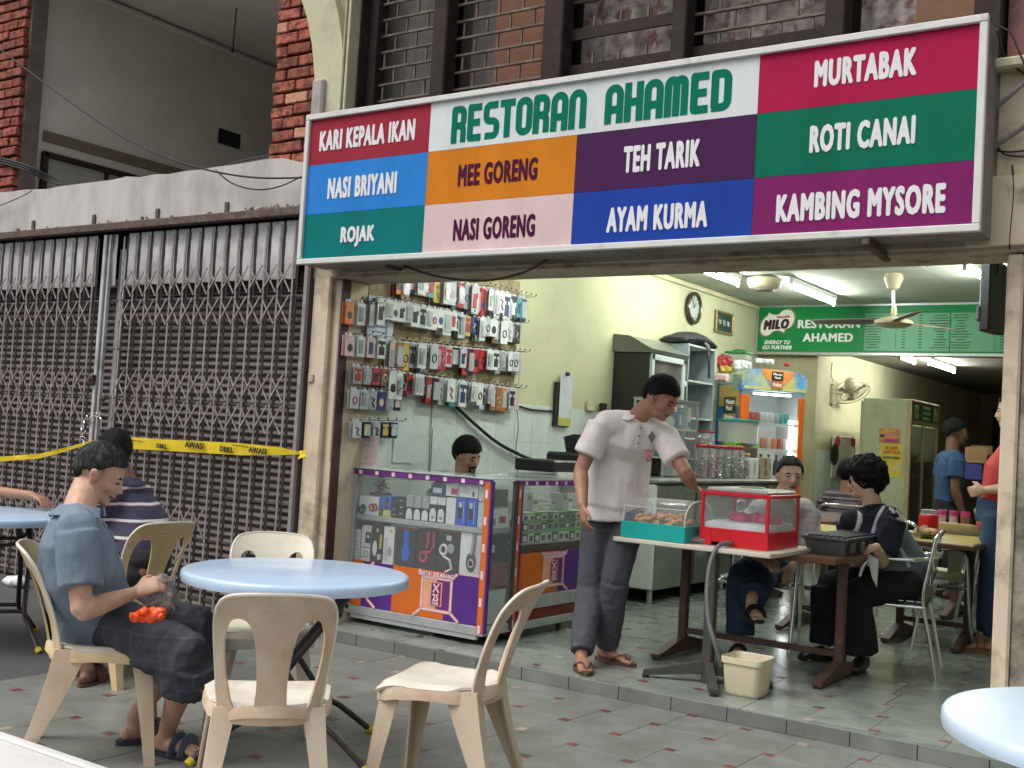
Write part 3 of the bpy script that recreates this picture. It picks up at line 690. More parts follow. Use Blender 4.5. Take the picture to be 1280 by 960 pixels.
# steel bracket under the sign and the diagonal pipes behind its right end
b = MB(); b.box((-1.555, 5.17, 2.276), (.035, .34, .04), .004, rot=Matrix.Rotation(radians(-4), 3, 'X')); obj('bracket', b, M_rust, sg)
b = MB(); b.box((-4.45, 5.2, 2.29), (.03, .12, .02), .003); obj('bracket', b, M_rust, sg)
M_pipe = mat('old_grey_conduit', (.22, .21, .19), r=.6, var=.15, dirt=(.12, .1, .08), dsc=20)
one('conduit', (lambda b: (b.tube([(-1.12, 5.24, 2.86), (-.95, 5.22, 3.0), (-.55, 5.2, 3.28)], .011, 8), b)[1])(MB()), M_pipe, 'upper grey diagonal pipe behind the right end of the long signboard', 'pipe')
one('conduit', (lambda b: (b.tube([(-1.12, 5.24, 2.70), (-.95, 5.22, 2.80), (-.55, 5.2, 3.04)], .013, 8), b)[1])(MB()), M_pipe, 'lower grey diagonal pipe behind the right end of the long signboard', 'pipe')
def cable(pts, r, label, cat='cable', m=None, name='cable', sub=6):
    """hanging cable through points (Catmull-Rom)"""
    P = [Vector(p) for p in pts]; out = []
    for i in range(len(P)-1):
        p0, p1, p2, p3 = P[max(i-1, 0)], P[i], P[i+1], P[min(i+2, len(P)-1)]
        for k in range(sub):
            t = k/sub; out.append(.5*((2*p1)+(p2-p0)*t+(2*p0-5*p1+4*p2-p3)*t*t+(-p0+3*p1-3*p2+p3)*t**3))
    out.append(P[-1]); b = MB(); b.tube(out, r, 6)
    return one(name, b, m or M_rubber, label, cat, smooth=180)
cable([(-9.148, 5.150, 4.452), (-8.058, 5.150, 3.845), (-7.208, 5.150, 3.402), (-6.638, 5.150, 3.165), (-6.126, 5.170, 3.018), (-5.696, 5.200, 2.941), (-5.266, 5.200, 2.907)], .0065, 'long black cable sagging across the dark recess above the shutters')
cable([(-6.096, 5.200, 3.023), (-5.926, 5.200, 2.921), (-5.688, 5.200, 2.860), (-5.465, 5.200, 2.865), (-5.267, 5.200, 2.918)], .005, 'thin looped cable hanging over the parapet beside the signboard')
cable([(-8.928, 5.220, 2.921), (-8.614, 5.220, 2.967), (-8.355, 5.220, 3.020), (-8.319, 5.250, 3.057)], .004, 'short thin wire over the far left of the parapet')
for k, (dy, dz) in enumerate(((0, 0), (.05, .012), (.03, .03), (.09, .025))):
    cable([(-5.12, F+.02+dy, 3.07+dz), (-5.35, F+.03+dy, 3.085+dz), (-5.75, F+.05+dy, 3.10+dz), (-6.1, F+.07+dy, 3.09+dz), (-6.35, F+.12+dy, 3.07+dz)], .014, ['thick black cable lying lowest on the parapet end beside the signboard', 'thick black cable second in the bundle on the parapet end', 'thick black cable topmost in the bundle on the parapet end', 'thick black cable rearmost in the bundle on the parapet end'][k])
for k in range(3):
    cable([(-9.044, 5.250, 3.380), (-8.533, 5.300, 3.254), (-8.345, 5.400, 3.169), (-8.0-.12*k, F+.1+.05*k, 3.085)], .009, ['dark cable at the front of the bundle by the far left brick pier', 'dark cable in the middle of the bundle by the far left brick pier', 'dark cable at the back of the bundle by the far left brick pier'][k])
    for v_ in COL.objects[-1].data.vertices: v_.co.z += .02*k
cable([(-4.370, 5.200, 2.304), (-4.122, 5.200, 2.234), (-3.801, 5.200, 2.197), (-3.530, 5.200, 2.230), (-3.368, 5.220, 2.304)], .007, 'dark cable sagging below the underside of the signboard', m=mat('brown_cable', (.06, .035, .025), r=.6))
for k, L_ in enumerate(([(-1.078, 5.260, 2.710), (-1.021, 5.260, 2.698), (-0.953, 5.260, 2.699)], [(-1.079, 5.260, 2.739), (-1.040, 5.260, 2.689), (-0.952, 5.260, 2.671)], [(-1.009, 5.260, 2.640), (-0.998, 5.260, 2.519), (-1.005, 5.260, 2.344), (-1.005, 5.260, 2.266)], [(-1.096, 5.200, 3.260), (-1.029, 5.200, 3.214), (-0.994, 5.200, 3.138), (-0.948, 5.200, 3.026)], [(-1.082, 5.200, 3.240), (-1.049, 5.220, 3.117), (-0.961, 5.240, 3.022)])):
    cable(L_, .004, ['upper of two thin wires crossing the wall right of the signboard', 'lower of two thin wires crossing the wall right of the signboard', 'thin wire running down the corner above the right pillar', 'black wire arching from the top right corner of the signboard', 'thin brown wire slanting down from the top right corner of the signboard'][k])
# caution tape
M_tape = mat('yellow_caution_tape', (.80, .60, .03), r=.35, var=.08, sc=12, bump=.3, bsc=18)
tp = thing('caution_tape', 'yellow caution tape printed in black stretched across the folding gate', 'tape', (-6.5, F-.06, 1.1))
top_ = [(-8.853, 5.210, 0.887), (-8.403, 5.210, 0.921), (-7.877, 5.210, 0.977), (-7.389, 5.210, 1.077), (-7.277, 5.210, 1.106), (-6.839, 5.210, 1.158), (-6.488, 5.210, 1.158), (-5.682, 5.210, 1.173), (-5.311, 5.210, 1.167), (-5.173, 5.230, 1.150), (-5.127, 5.240, 1.158)]
bot_ = [(-8.857, 5.215, 0.855), (-8.406, 5.215, 0.883), (-7.879, 5.215, 0.940), (-7.393, 5.215, 1.053), (-7.280, 5.215, 1.071), (-6.835, 5.215, 1.072), (-6.491, 5.220, 1.080), (-5.685, 5.220, 1.094), (-5.316, 5.220, 1.116), (-5.176, 5.235, 1.129), (-5.126, 5.240, 1.138)]
def mid(A, n=5):
    out = []
    for i in range(len(A)-1):
        for k in range(n): out.append(Vector(A[i]).lerp(Vector(A[i+1]), k/n))
    return out+[Vector(A[-1])]
T_, B_ = mid(top_), mid(bot_); b = MB(); rg = random.Random(4); ids = []
for i, (p, r_) in enumerate(zip(T_, B_)):
    wv = .004*sin(i*1.9)+rg.uniform(-.002, .002); mm = p.lerp(r_, .5); ids.append([b._v(p+Vector((0, wv, 0))), b._v(mm+Vector((0, -wv*.8, 0))), b._v(r_+Vector((0, -wv*.3, 0)))])
for i in range(len(ids)-1):
    for k in (0, 1): b.face((ids[i][k], ids[i][k+1], ids[i+1][k+1], ids[i+1][k]))
obj('band', b, M_tape, tp, smooth=180)
b = MB()
for A in ([(-5.101, 5.200, 1.143), (-5.059, 5.190, 1.176), (-5.076, 5.200, 1.099)], [(-5.115, 5.200, 1.142), (-5.048, 5.190, 1.126), (-5.139, 5.200, 1.101)]): b.prism(A, (0, -.004, 0))
b.ball((-5.122, 5.215, 1.142), .014, 8, 6); obj('knot', b, M_tape, tp)
def tt(s, u, v, h, bold=.05):
    pass
for s, P, hgt in (('AWASI', (-6.114, 5.200, 1.134), .042), ('DBKL', (-5.796, 5.200, 1.124), .036), ('AWASI', (-5.502, 5.200, 1.133), .036), ('DBKL', (-6.453, 5.200, 1.110), .03), ('DILARANG MELINTAS', (-6.734, 5.200, 1.134), .012), ('DILARANG MELINTAS', (-5.669, 5.200, 1.155), .012)):
    text(s, hgt*1.35, M_black, tp, P, (1, 0, -.03), (0, 0, 1), bold=.002 if hgt > .02 else 0, depth=.0005, name='lettering')

# =================================================================== DRINK MENU BOARD inside
mb_ = thing('green_menu_board', 'wide green drinks brand menu board hanging across the back of the room', 'menu board', (-3.2, 12.2, 2.4))
M_gr = mat('bright_green_board', (.012, .24, .07), r=.3, var=.05, sc=2, spec=.3); M_pg = mat('pale_green_menu_panel', (.16, .42, .25), r=.35, var=.05, spec=.3)
b = MB(); b.box((-3.0, 12.17, 2.69), (3.95, .08, .565), .004); obj('frame', b, M_alu, mb_)
b = MB(); b.box((-3.0, 12.125, 2.69), (3.87, .012, .50)); obj('board', b, M_gr, mb_)
YM = 12.112
for x0, x1 in ((-3.735, -2.86), (-2.85, -2.16), (-2.15, -1.3)):
    b = MB(); b.box(((x0+x1)/2, 12.116, 2.655), (x1-x0-.004, .006, .40), .002); obj('menu_panel', b, M_pg, mb_)
b = MB(); rg = random.Random(2)
for c0 in (-3.69, -3.0, -2.80, -2.1, -1.6):
    for k in range(13):
        z = 2.83-.028*k; b.box((c0+.05+.0, YM-.002, z), (rg.uniform(.06, .22), .002, .008))
for c0 in (-3.32, -3.15, -2.93, -2.35, -2.2):
    for k in range(13): b.box((c0, YM-.002, 2.83-.028*k), (.035, .002, .009))
for x in (-3.4, -2.42): b.box((x, YM-.002, 2.655), (.004, .002, .37))
obj('price_list', b, mat('menu_print', (.02, .06, .03), r=.6), mb_, smooth=0, kind='stuff')
M_w = mat('board_white', (.8, .8, .78), r=.4, var=.02, emit=(.8, .8, .8), es=.1)  # faint glow put into the white, though the lettering is no lamp
text('RESTORAN', .2, M_w, mb_, (-4.127, YM, 2.748), SX, SZ, bold=.006, fit=(.69, .095)); text('AHAMED', .2, M_w, mb_, (-4.13, YM, 2.60), SX, SZ, bold=.006, fit=(.555, .095))
text('ENERGY TO', .1, M_w, mb_, (-4.70, YM, 2.545), SX, SZ, bold=.003, fit=(.30, .045), shear=.3); text('GO FURTHER', .1, M_w, mb_, (-4.70, YM, 2.487), SX, SZ, bold=.003, fit=(.34, .045), shear=.3)
def blob(pts, y, m, name='emblem'):
    b = MB(); P = [Vector((x, y, z)) for x, z in pts]; c = sum(P, Vector())/len(P)
    for i in range(len(P)): b.poly([P[i-1], P[i], c][::1])
    for i in range(len(P)): b.poly([P[i-1], P[i-1]+Vector((0, .004, 0)), P[i]+Vector((0, .004, 0)), P[i]])
    return obj(name, b, m, mb_, smooth=0)
SW = [(-.19, -.03), (-.19, -.09), (-.15, -.13), (-.09, -.125), (-.045, -.09), (.0, -.08), (.05, -.085), (.085, -.10), (.10, -.065), (.15, -.05), (.19, .0), (.20, .06), (.17, .115), (.11, .13), (.055, .115), (.02, .085), (-.03, .078), (-.075, .09), (-.10, .10), (-.115, .07), (-.165, .03)]
def swirl(k):
    P = [Vector(p+(0,)) for p in SW]; n = len(P); out = []
    for i in range(n):
        p0, p1, p2, p3 = P[i-1], P[i], P[(i+1) % n], P[(i+2) % n]
        for j in range(3): t = j/3; q_ = .5*((2*p1)+(p2-p0)*t+(2*p0-5*p1+4*p2-p3)*t*t+(-p0+3*p1-3*p2+p3)*t**3); out.append((-4.713+k*q_.x, 2.765+k*q_.y*1.12))
    return out
blob(swirl(1.06), YM, mat('emblem_gold', (.40, .24, .07), r=.4)); blob(swirl(.98), YM-.003, M_w); 
text('MILO', .2, mat('emblem_brown', (.05, .012, .008), r=.4), mb_, (-4.718, YM-.006, 2.745), (1, 0, .06), SZ, bold=.014, fit=(.30, .115), shear=.18)
text('Nestlé', .05, mat('emblem_red', (.5, .02, .02), r=.4), mb_, (-4.64, YM-.006, 2.83), (1, 0, .06), SZ, bold=.002, fit=(.15, .03))

# =================================================================== GLASS COUNTERS
M_purple = mat('purple_print', (.15, .035, .20), r=.4, var=.15, sc=4); M_or = mat('orange_print', (.60, .14, .02), r=.4, var=.06, sc=4)
M_glow = mat('pale_pink_print', (.80, .60, .68), r=.3); M_mid = mat('dark_magenta_print', (.25, .03, .12), r=.3); M_peach = mat('peach_print', (.75, .38, .25), r=.3)
M_violet = mat('deep_violet_print', (.09, .03, .22), r=.3, var=.1)
M_cglass = clear_plastic('counter_glass', (.75, .82, .80), .05, .03)
M_shelfg = mat('grey_shelf_edge', (.42, .44, .44), r=.4, metal=.3)
M_wfab = mat('white_laminate', (.60, .62, .60), r=.4, var=.03)
def plane_frame(o, r, u):
    r = Vector(r); u = Vector(u); n = r.cross(u); o = Vector(o)
    return lambda x, y, d=0: o+r*x+u*y+n*d
def promo(parent, fr, w_, h, clip0=0.):
    """printed front panel: glowing square in orange and purple, X emblem and slogan"""
    b = MB(); d = .0
    def rect(x0, x1, y0, y1, mi, dd):
        x0 = max(x0, clip0); b.m = mi
        if x1 > x0: b.poly([fr(x0, y0, dd), fr(x1, y0, dd), fr(x1, y1, dd), fr(x0, y1, dd)])
    def line(p, q_, t, mi, dd):
        p = Vector(p); q_ = Vector(q_)
        if min(p.x, q_.x) < clip0: return
        e = (q_-p).normalized(); nn = Vector((-e.y, e.x))*t/2; b.m = mi
        b.poly([fr(*(p-nn), dd), fr(*(q_-nn), dd), fr(*(q_+nn), dd), fr(*(p+nn), dd)])
    rect(0, w_*.62, 0, h, 0, .001); rect(w_*.62, w_, 0, h, 5, .001)
    a0, a1, c0, c1 = w_*.36, w_*.70, h*.17, h*.86
    rect(a0, (a0+a1)/2, c0, c1, 4, .002); rect((a0+a1)/2, a1, c0, c1, 1, .002)
    for g, t, mi in ((0, .020, 4), (1, .009, 2)):
        dd = .003+.001*g
        for p, q_ in (((a0, c0), (a1, c0)), ((a1, c0), (a1, c1)), ((a1, c1), (a0, c1)), ((a0, c1), (a0, c0)), ((a0, c0), (a0-w_*.09, 0)), ((a1, c0), (a1+w_*.10, 0)), ((a1, c1), (a1+w_*.06, h)), ((a0, c1), (a0-w_*.04, h))): line(p, q_, t, mi, dd)
    mx, mw = (a0+a1)/2-.0, w_*.055
    rect(mx-mw*1.25, mx+mw*1.25, h*.27, h*.78, 4, .005); rect(mx-mw, mx+mw, h*.29, h*.76, 3, .006)
    line((mx-mw*.6, h*.74), (mx+mw*.6, h*.56), .011, 2, .007); line((mx+mw*.6, h*.74), (mx-mw*.6, h*.56), .011, 2, .0075)
    o = obj('promo_panel', b, [M_or, M_purple, M_glow, M_mid, M_peach, M_violet], parent, smooth=0)
    r = (fr(1, 0)-fr(0, 0)); u = (fr(0, 1)-fr(0, 0))
    if mx-mw > clip0: text('25', .05, M_glow, parent, fr(mx, h*.45, .008), r, u, fit=(mw*1.3, h*.16), bold=.002, depth=.0005); text('GB', .05, M_glow, parent, fr(mx, h*.33, .008), r, u, fit=(mw*1.4, h*.06), bold=.002, depth=.0005)
    if a0 > clip0: text('SERTAI SEKARANG!', .05, M_glow, parent, fr((a0+a1)/2, h*.935, .008), r, u, bold=.002, fit=(w_*.42, h*.095), depth=.0008)
    return o
def tags(parent, fr, n, L_, h, mi=None):
    b = MB()
    for k in range(n):
        x = L_*(k+.5)/n; b.poly([fr(x-.014, h*.15, .001), fr(x+.014, h*.15, .001), fr(x+.014, h*.8, .001), fr(x-.014, h*.8, .001)])
    obj('printed_tags', b, M_glow, parent, smooth=0)
CY = 5.534
c1 = thing('glass_display_counter', 'front glass display counter of headphones and phone boxes with purple and orange trim', 'display counter', (-4.42, CY, FZ))
xa, xb = -4.965, -3.872
b = MB(); b.box(((xa+xb)/2, CY+.15, .163), (xb-xa, .30, .054), .003); b.box(((xa+xb)/2, CY+.02, .125), (xb-xa-.1, .03, .03)); obj('base_rail', b, M_shelfg, c1)
b = MB(); b.box((xa+.018, CY+.015, .6), (.036, .03, .88), .003); b.box((xa+.018, CY+.27, .6), (.036, .03, .88), .003); obj('post', b, M_shelfg, c1)
b = MB(); b.box((xb-.024, CY+.012, .60), (.044, .03, .9), .003); obj('corner_post', b, M_or, c1)
b = MB(); b.box((xb+.0035, CY+.014, .60), (.012, .028, .9)); obj('corner_strip', b, M_violet, c1)
b = MB(); b.box(((xa+xb)/2, CY+.012, 1.042), (xb-xa, .028, .038), .003); obj('top_rail', b, M_purple, c1)
b = MB(); b.box(((xa+xb)/2, CY+.15, 1.067), (xb-xa+.02, .33, .010), .003); obj('top_pane', b, clear_plastic('counter_top_glass', (.7, .8, .76), .35, .03), c1)
b = MB(); b.box(((xa+xb)/2, CY+.15, .752), (xb-xa-.06, .27, .032), .002); obj('shelf', b, M_shelfg, c1)
b = MB(); b.box(((xa+xb)/2, CY+.15, .46), (xb-xa-.06, .27, .02), .002); obj('shelf', b, M_shelfg, c1)
b = MB(); b.box(((xa+xb)/2, CY+.008, .335), (xb-xa-.09, .012, .285)); obj('front_board', b, M_or, c1)
b = MB(); b.box(((xa+xb)/2, CY+.006, .75), (xb-xa-.085, .004, .545)); obj('front_pane', b, M_cglass, c1)
b = MB(); b.box(((xa+xb)/2, CY+.295, .62), (xb-xa-.05, .006, .80)); obj('back_pane', b, M_cglass, c1)
frf = plane_frame((-5.24, CY+.001, .194), (1, 0, 0), (0, 0, 1)); promo(c1, frf, .66, .284, clip0=.335)
frf = plane_frame((-4.58, CY+.001, .194), (1, 0, 0), (0, 0, 1)); promo(c1, frf, .66, .284)
tags(c1, plane_frame((xa, CY-.004, 1.023), (1, 0, 0), (0, 0, 1)), 8, xb-xa, .038)
b = MB()
for k in range(6):
    z = .95-.16*k; b.poly([(xb-.036, CY-.004, z), (xb-.018, CY-.004, z), (xb-.018, CY-.004, z+.05), (xb-.036, CY-.004, z+.05)])
obj('printed_tags', b, M_glow, c1, smooth=0)
b = MB(); b.box((xb-.004, CY+.16, .6), (.004, .25, .85)); obj('side_pane', b, M_cglass, c1)
b = MB(); b.box((xb-.01, CY+.285, .6), (.03, .03, .9)); obj('post', b, M_gate_dark, c1)
# second counter runs back into the room
XC = -3.87; y0, y1 = 5.85, 7.30
c2 = thing('glass_side_counter', 'second glass counter running back into the room behind the standing man', 'display counter', (XC-.25, (y0+y1)/2, FZ))
def xbox(name, x, ya, yb, za, zb, th, m, bev=.002, par=None):
    b = MB(); b.box((x, (ya+yb)/2, (za+zb)/2), (th, yb-ya, zb-za), bev); return obj(name, b, m, par or c2)
b = MB(); b.box((XC-.02, y0+.0, .6), (.035, .05, .9), .003); obj('corner_post', b, M_or, c2)
b = MB(); b.box((XC-.018, y0+.034, .6), (.03, .016, .9)); obj('corner_strip', b, M_violet, c2)
xbox('top_rail', XC-.012, y0-.02, y1, 1.025, 1.058, .03, M_purple)
b = MB(); b.box((XC-.25, (y0+y1)/2, 1.066), (.52, y1-y0+.06, .01), .003); obj('top_pane', b, M_cglass, c2)
xbox('shelf', XC-.22, y0+.06, y1, .845, .853, .4, M_cglass)
xbox('shelf', XC-.22, y0+.06, y1, .655, .665, .42, M_shelfg)
xbox('front_pane', XC-.008, y0+.05, y1, .66, 1.02, .005, M_cglass)
xbox('dark_band', XC-.012, y0+.05, y1, .606, .652, .02, M_gate_dark)
xbox('front_board', XC-.012, y0+.05, y1, .34, .604, .02, M_or)
xbox('ledge_strip', XC-.006, y0+.03, y1, .255, .335, .03, M_shelfg)
xbox('kick_band', XC-.012, y0+.05, y1, .185, .252, .02, mat('maroon_band', (.16, .02, .015), r=.4))
xbox('base_rail', XC-.008, y0+.03, y1, .135, .183, .03, M_shelfg)
xbox('back_board', XC-.45, y0+.02, y1, .14, .66, .01, M_wfab)
b = MB(); b.box((XC-.2, y0-.006, .35), (.38, .012, .5)); obj('end_board', b, mat('dark_maroon_board', (.11, .02, .018), r=.4), c2)
for y in (6.45, 7.2):
    b = MB(); b.cyl((XC-.04, y, .14), (XC-.04, y, FZ), .016); obj('caster', b, M_black, c2)
promo(c2, plane_frame((XC, y0+.06, .342), (0, 1, 0), (0, 0, 1)), .70, .262)
promo(c2, plane_frame((XC, y0+.77, .342), (0, 1, 0), (0, 0, 1)), .65, .262)
tags(c2, plane_frame((XC+.004, y0, 1.024), (0, 1, 0), (0, 0, 1)), 12, 1.4, .035)
b = MB()
for k in range(6):
    z = .95-.16*k; b.poly([(XC-.0015, y0-.012, z), (XC-.0015, y0+.008, z), (XC-.0015, y0+.008, z+.05), (XC-.0015, y0-.012, z+.05)])
obj('printed_tags', b, M_glow, c2, smooth=0)

# ---------------------------------------------------------------- boxed goods
def pmat(n, c, **k): return mat('carton_'+n, c, r=.35, var=.06, **k)
B_white = pmat('white', (.68, .69, .68)); B_black = pmat('black', (.02, .02, .024)); B_blue = pmat('blue', (.03, .13, .42)); B_grey = pmat('grey', (.33, .34, .36))
B_red = pmat('red', (.36, .03, .035)); B_pink = pmat('hot_pink', (.42, .05, .12)); B_yel = pmat('yellow_green', (.55, .58, .05)); B_navy = pmat('navy', (.03, .05, .14)); B_green = pmat('green', (.16, .38, .05))
B_silver = pmat('silver', (.5, .5, .52)); B_brown = pmat('brown', (.25, .13, .07)); B_orange = pmat('orange', (.65, .2, .04)); B_cobalt = pmat('cobalt', (.02, .10, .55)); B_yellow = pmat('yellow', (.55, .42, .07))
B_pale = pmat('pale_blue', (.45, .55, .62)); B_teal = pmat('teal', (.04, .3, .28)); B_rose = pmat('pale_rose', (.62, .45, .44))
def carton(label, x0, x1, z0, z1, m, y=CY+.03, d=.10, art=None, group=None):
    t = thing('carton', label, 'box', ((x0+x1)/2, y+d/2, z0), 0, group)
    b = MB(); b.box(((x0+x1)/2, y+d/2, (z0+z1)/2), (x1-x0-.003, d, z1-z0), .0015); bo = obj('box_body', b, m, t)
    w_, h = x1-x0, z1-z0; fr = plane_frame((x0, y, z0), (1, 0, 0), (0, 0, 1))
    for a in (art or []):
        kind, mi = a[0], a[1]; b = MB()
        if kind == 'rect': _, _, u0, u1, v0, v1 = a; b.prism([fr(u0*w_, v0*h, .002), fr(u1*w_, v0*h, .002), fr(u1*w_, v1*h, .002), fr(u0*w_, v1*h, .002)], (0, -.002, 0))
        elif kind == 'ring': _, _, u, v, r1, r2 = a; c = fr(u*w_, v*h, .004); b.tube([c+Vector((r1*cos(t_), 0, r1*sin(t_)*1.1)) for t_ in [2*pi*i/16 for i in range(16)]], r2, 5, closed=True)
        elif kind == 'disc': _, _, u, v, r1, r2 = a; c = fr(u*w_, v*h, .003); b.prism([c+Vector((r1*cos(t_), 0, r2*sin(t_))) for t_ in [2*pi*i/16 for i in range(16)]], (0, -.003, 0))
        elif kind == 'path': _, _, pts, r1 = a; b.tube([fr(u*w_, v*h, .004) for u, v in pts], r1, 6)
        obj('cover_print', b, mi, bo)
    return t
# lower shelf: big headphone boxes
zl = .471
carton('tall black headphone box with a blue headset, leftmost of the big boxes', -4.60, -4.44, zl, .705, B_black, art=[('rect', B_cobalt, .42, .66, .45, .98), ('disc', B_cobalt, .54, .38, .032, .055), ('rect', B_red, .05, .95, 1.0, 1.02)])
carton('black headphone box with a pink headset beside the blue one', -4.435, -4.27, zl, .72, pmat('dark_maroon', (.035, .012, .016)), art=[('path', B_pink, [(.85, .95), (.88, .6), (.70, .45), (.5, .45)], .009), ('ring', B_pink, .42, .32, .026, .010), ('path', B_pink, [(.6, .95), (.62, .7), (.55, .55)], .012)])
carton('black headphone box with a white headset next to the grey one', -4.265, -4.10, zl, .725, B_black, art=[('ring', B_white, .30, .55, .026, .009), ('path', B_white, [(.3, .4), (.62, .32), (.72, .12), (.45, .03)], .008), ('disc', B_grey, .62, .60, .026, .03), ('rect', B_silver, .4, .62, .78, .90), ('rect', B_orange, .02, .98, 1.0, 1.02)])
carton('big white box showing one grey headphone at the counter corner', -4.095, -3.925, zl, .735, B_white, art=[('path', B_grey, [(.62, .98), (.60, .7), (.55, .5)], .016), ('disc', pmat('charcoal', (.06, .06, .065)), .52, .33, .038, .060), ('ring', B_silver, .52, .30, .020, .004), ('disc', B_rose, .52, .29, .010, .013), ('rect', B_silver, .66, .92, .08, .9)])
carton('white earphone box with yellow sticker left of the headphone boxes', -4.70, -4.61, zl, .71, B_white, art=[('rect', B_silver, .08, .4, .1, .7), ('disc', B_grey, .62, .35, .014, .03), ('rect', B_yellow, .55, .8, .85, .93)])
carton('black blister box with a white charger inside', -4.80, -4.705, zl, .70, B_black, art=[('disc', B_white, .35, .40, .018, .05), ('rect', B_silver, .6, .9, .1, .25), ('rect', B_yellow, .4, .6, .85, .95), ('rect', B_yellow, .75, .92, .4, .8)])
carton('white boxed charger with a black camera picture', -4.885, -4.805, zl+.09, .70, B_white, art=[('rect', B_black, .45, .98, .2, .7), ('disc', B_white, .72, .5, .01, .012), ('rect', B_yellow, .6, .85, .85, .95)])
carton('small white box under the charger box', -4.885, -4.805, zl, zl+.085, B_white, art=[('rect', B_grey, .1, .5, .3, .4), ('ring', B_silver, .6, .6, .018, .003)])
for k in range(4):
    carton(['small plain white carton lowest in the left stack', 'small plain white carton second in the left stack', 'small plain white carton third in the left stack', 'small plain white carton topmost in the left stack'][k], -4.94, -4.89, zl+.05*k, zl+.05*k+.048, B_white, art=[('rect', B_grey, .2, .7, .4, .5)])
t = thing('plastic_tub', 'round clear tub with orange wrap on the left end of the lower shelf', 'tub', (-4.86, CY+.14, zl+.14))
b = MB(); b.lathe((-4.86, CY+.19, zl+.16), [(.05, 0), (.062, .06), (.062, .075)], 18); obj('tub_body', b, B_orange, t); b = MB(); b.lathe((-4.86, CY+.19, zl+.236), [(.067, 0), (.067, .012), (.06, .016)], 18); obj('lid', b, B_silver, t)
# middle shelf
zm = .769
carton('white box printed with green and red headphones at the left end of the middle shelf', -4.925, -4.755, zm, .885, B_white, art=[('ring', B_teal, .25, .35, .019, .006), ('ring', B_black, .18, .25, .02, .006), ('ring', B_pink, .82, .45, .018, .006), ('ring', B_red, .66, .42, .019, .006)])
carton('blue box with a black phone picture lying on a yellow green box', -4.75, -4.655, zm+.045, .90, B_blue, art=[('rect', B_black, .5, .72, .1, .9), ('disc', B_red, .62, .35, .01, .012)])
carton('small yellow green box under the blue box', -4.72, -4.655, zm, zm+.042, B_yel, art=[('rect', B_silver, .55, .9, .2, .8)])
carton('pair of stacked small black boxes left of the taller black boxes', -4.65, -4.605, zm, .87, B_black, art=[('rect', B_silver, .3, .7, .15, .2), ('rect', B_silver, .3, .7, .5, .55)])
carton('taller stack of small black boxes with white print', -4.60, -4.54, zm, .905, B_black, art=[('rect', B_silver, .3, .7, .2, .24), ('rect', B_silver, .3, .7, .5, .54), ('rect', B_silver, .3, .7, .8, .84)])
names = ['leftmost', 'second', 'third', 'fourth', 'rightmost']
for k in range(5):
    x0 = -4.535+.0625*k; hh = .078 if k < 3 else .11
    carton('arch printed charger box, %s of five in a row' % names[k], x0, x0+.06, zm, zm+hh, B_black, art=[('rect', B_white, .1, .9, .05, .55), ('disc', B_white, .5, .55, .022, .026), ('rect', B_black, .35, .65, .2, .5)])
    carton('%s small box on the %s arch printed box' % ('grey' if k < 3 else 'white topped', names[k]), x0, x0+.06, zm+hh, zm+hh+(.075 if k < 3 else .045), B_grey if k < 3 else B_white, art=[('rect', B_silver, .3, .7, .7, .8)])
carton('plain white upright box between the arch printed and the blue boxes', -4.22, -4.145, zm, .93, B_white)
carton('left one of two tall blue phone boxes', -4.14, -4.065, zm, .935, B_cobalt, art=[('rect', B_black, .2, .6, .25, .65), ('rect', B_pale, .25, .55, .6, .85), ('rect', B_pale, .7, .75, .1, .9)])
carton('right one of two tall blue phone boxes', -4.06, -3.985, zm, .935, B_cobalt, art=[('rect', B_black, .2, .6, .25, .65), ('rect', B_pale, .25, .55, .6, .85), ('rect', B_pale, .7, .75, .1, .9)])
carton('narrow pale blue box at the right end of the middle shelf', -3.98, -3.935, zm, .93, B_pale)
zt = .94
b = MB(); b.box((-4.15, CY+.12, zt-.003), (.50, .16, .004)); obj('upper_pane', b, M_cglass, c1)
carton('navy box with a pale label on the top glass shelf', -4.335, -4.235, zt, 1.01, B_navy, art=[('rect', B_pale, .1, .75, .15, .6)])
carton('white box with a pink picture on the top glass shelf', -4.23, -4.135, zt, 1.015, B_white, art=[('rect', B_pink, .45, .95, .15, .65)])
carton('wide white router box on the top glass shelf', -4.13, -3.985, zt, 1.02, B_white, art=[('rect', B_silver, .08, .5, .3, .85), ('rect', B_navy, .72, .82, .1, .5)])
carton('rounded white gadget at the right end of the top glass shelf', -3.98, -3.93, zt-.02, 1.02, B_white, art=[('disc', B_silver, .5, .5, .02, .03)])
b = MB(); rg = random.Random(3)
for k in range(22): b.tube([(-4.88+rg.uniform(0, .09), CY+.1+rg.uniform(0, .08), .905+rg.uniform(0, .07)), (-4.86+rg.uniform(0, .09), CY+.12, .93+rg.uniform(0, .07))], .003, 5)
b.box((-4.84, CY+.14, .90), (.12, .08, .02)); one('cable_pile', b, mat('maroon_cable', (.14, .03, .06), r=.5), 'tangled maroon cables piled above the left headphone box', 'cables')
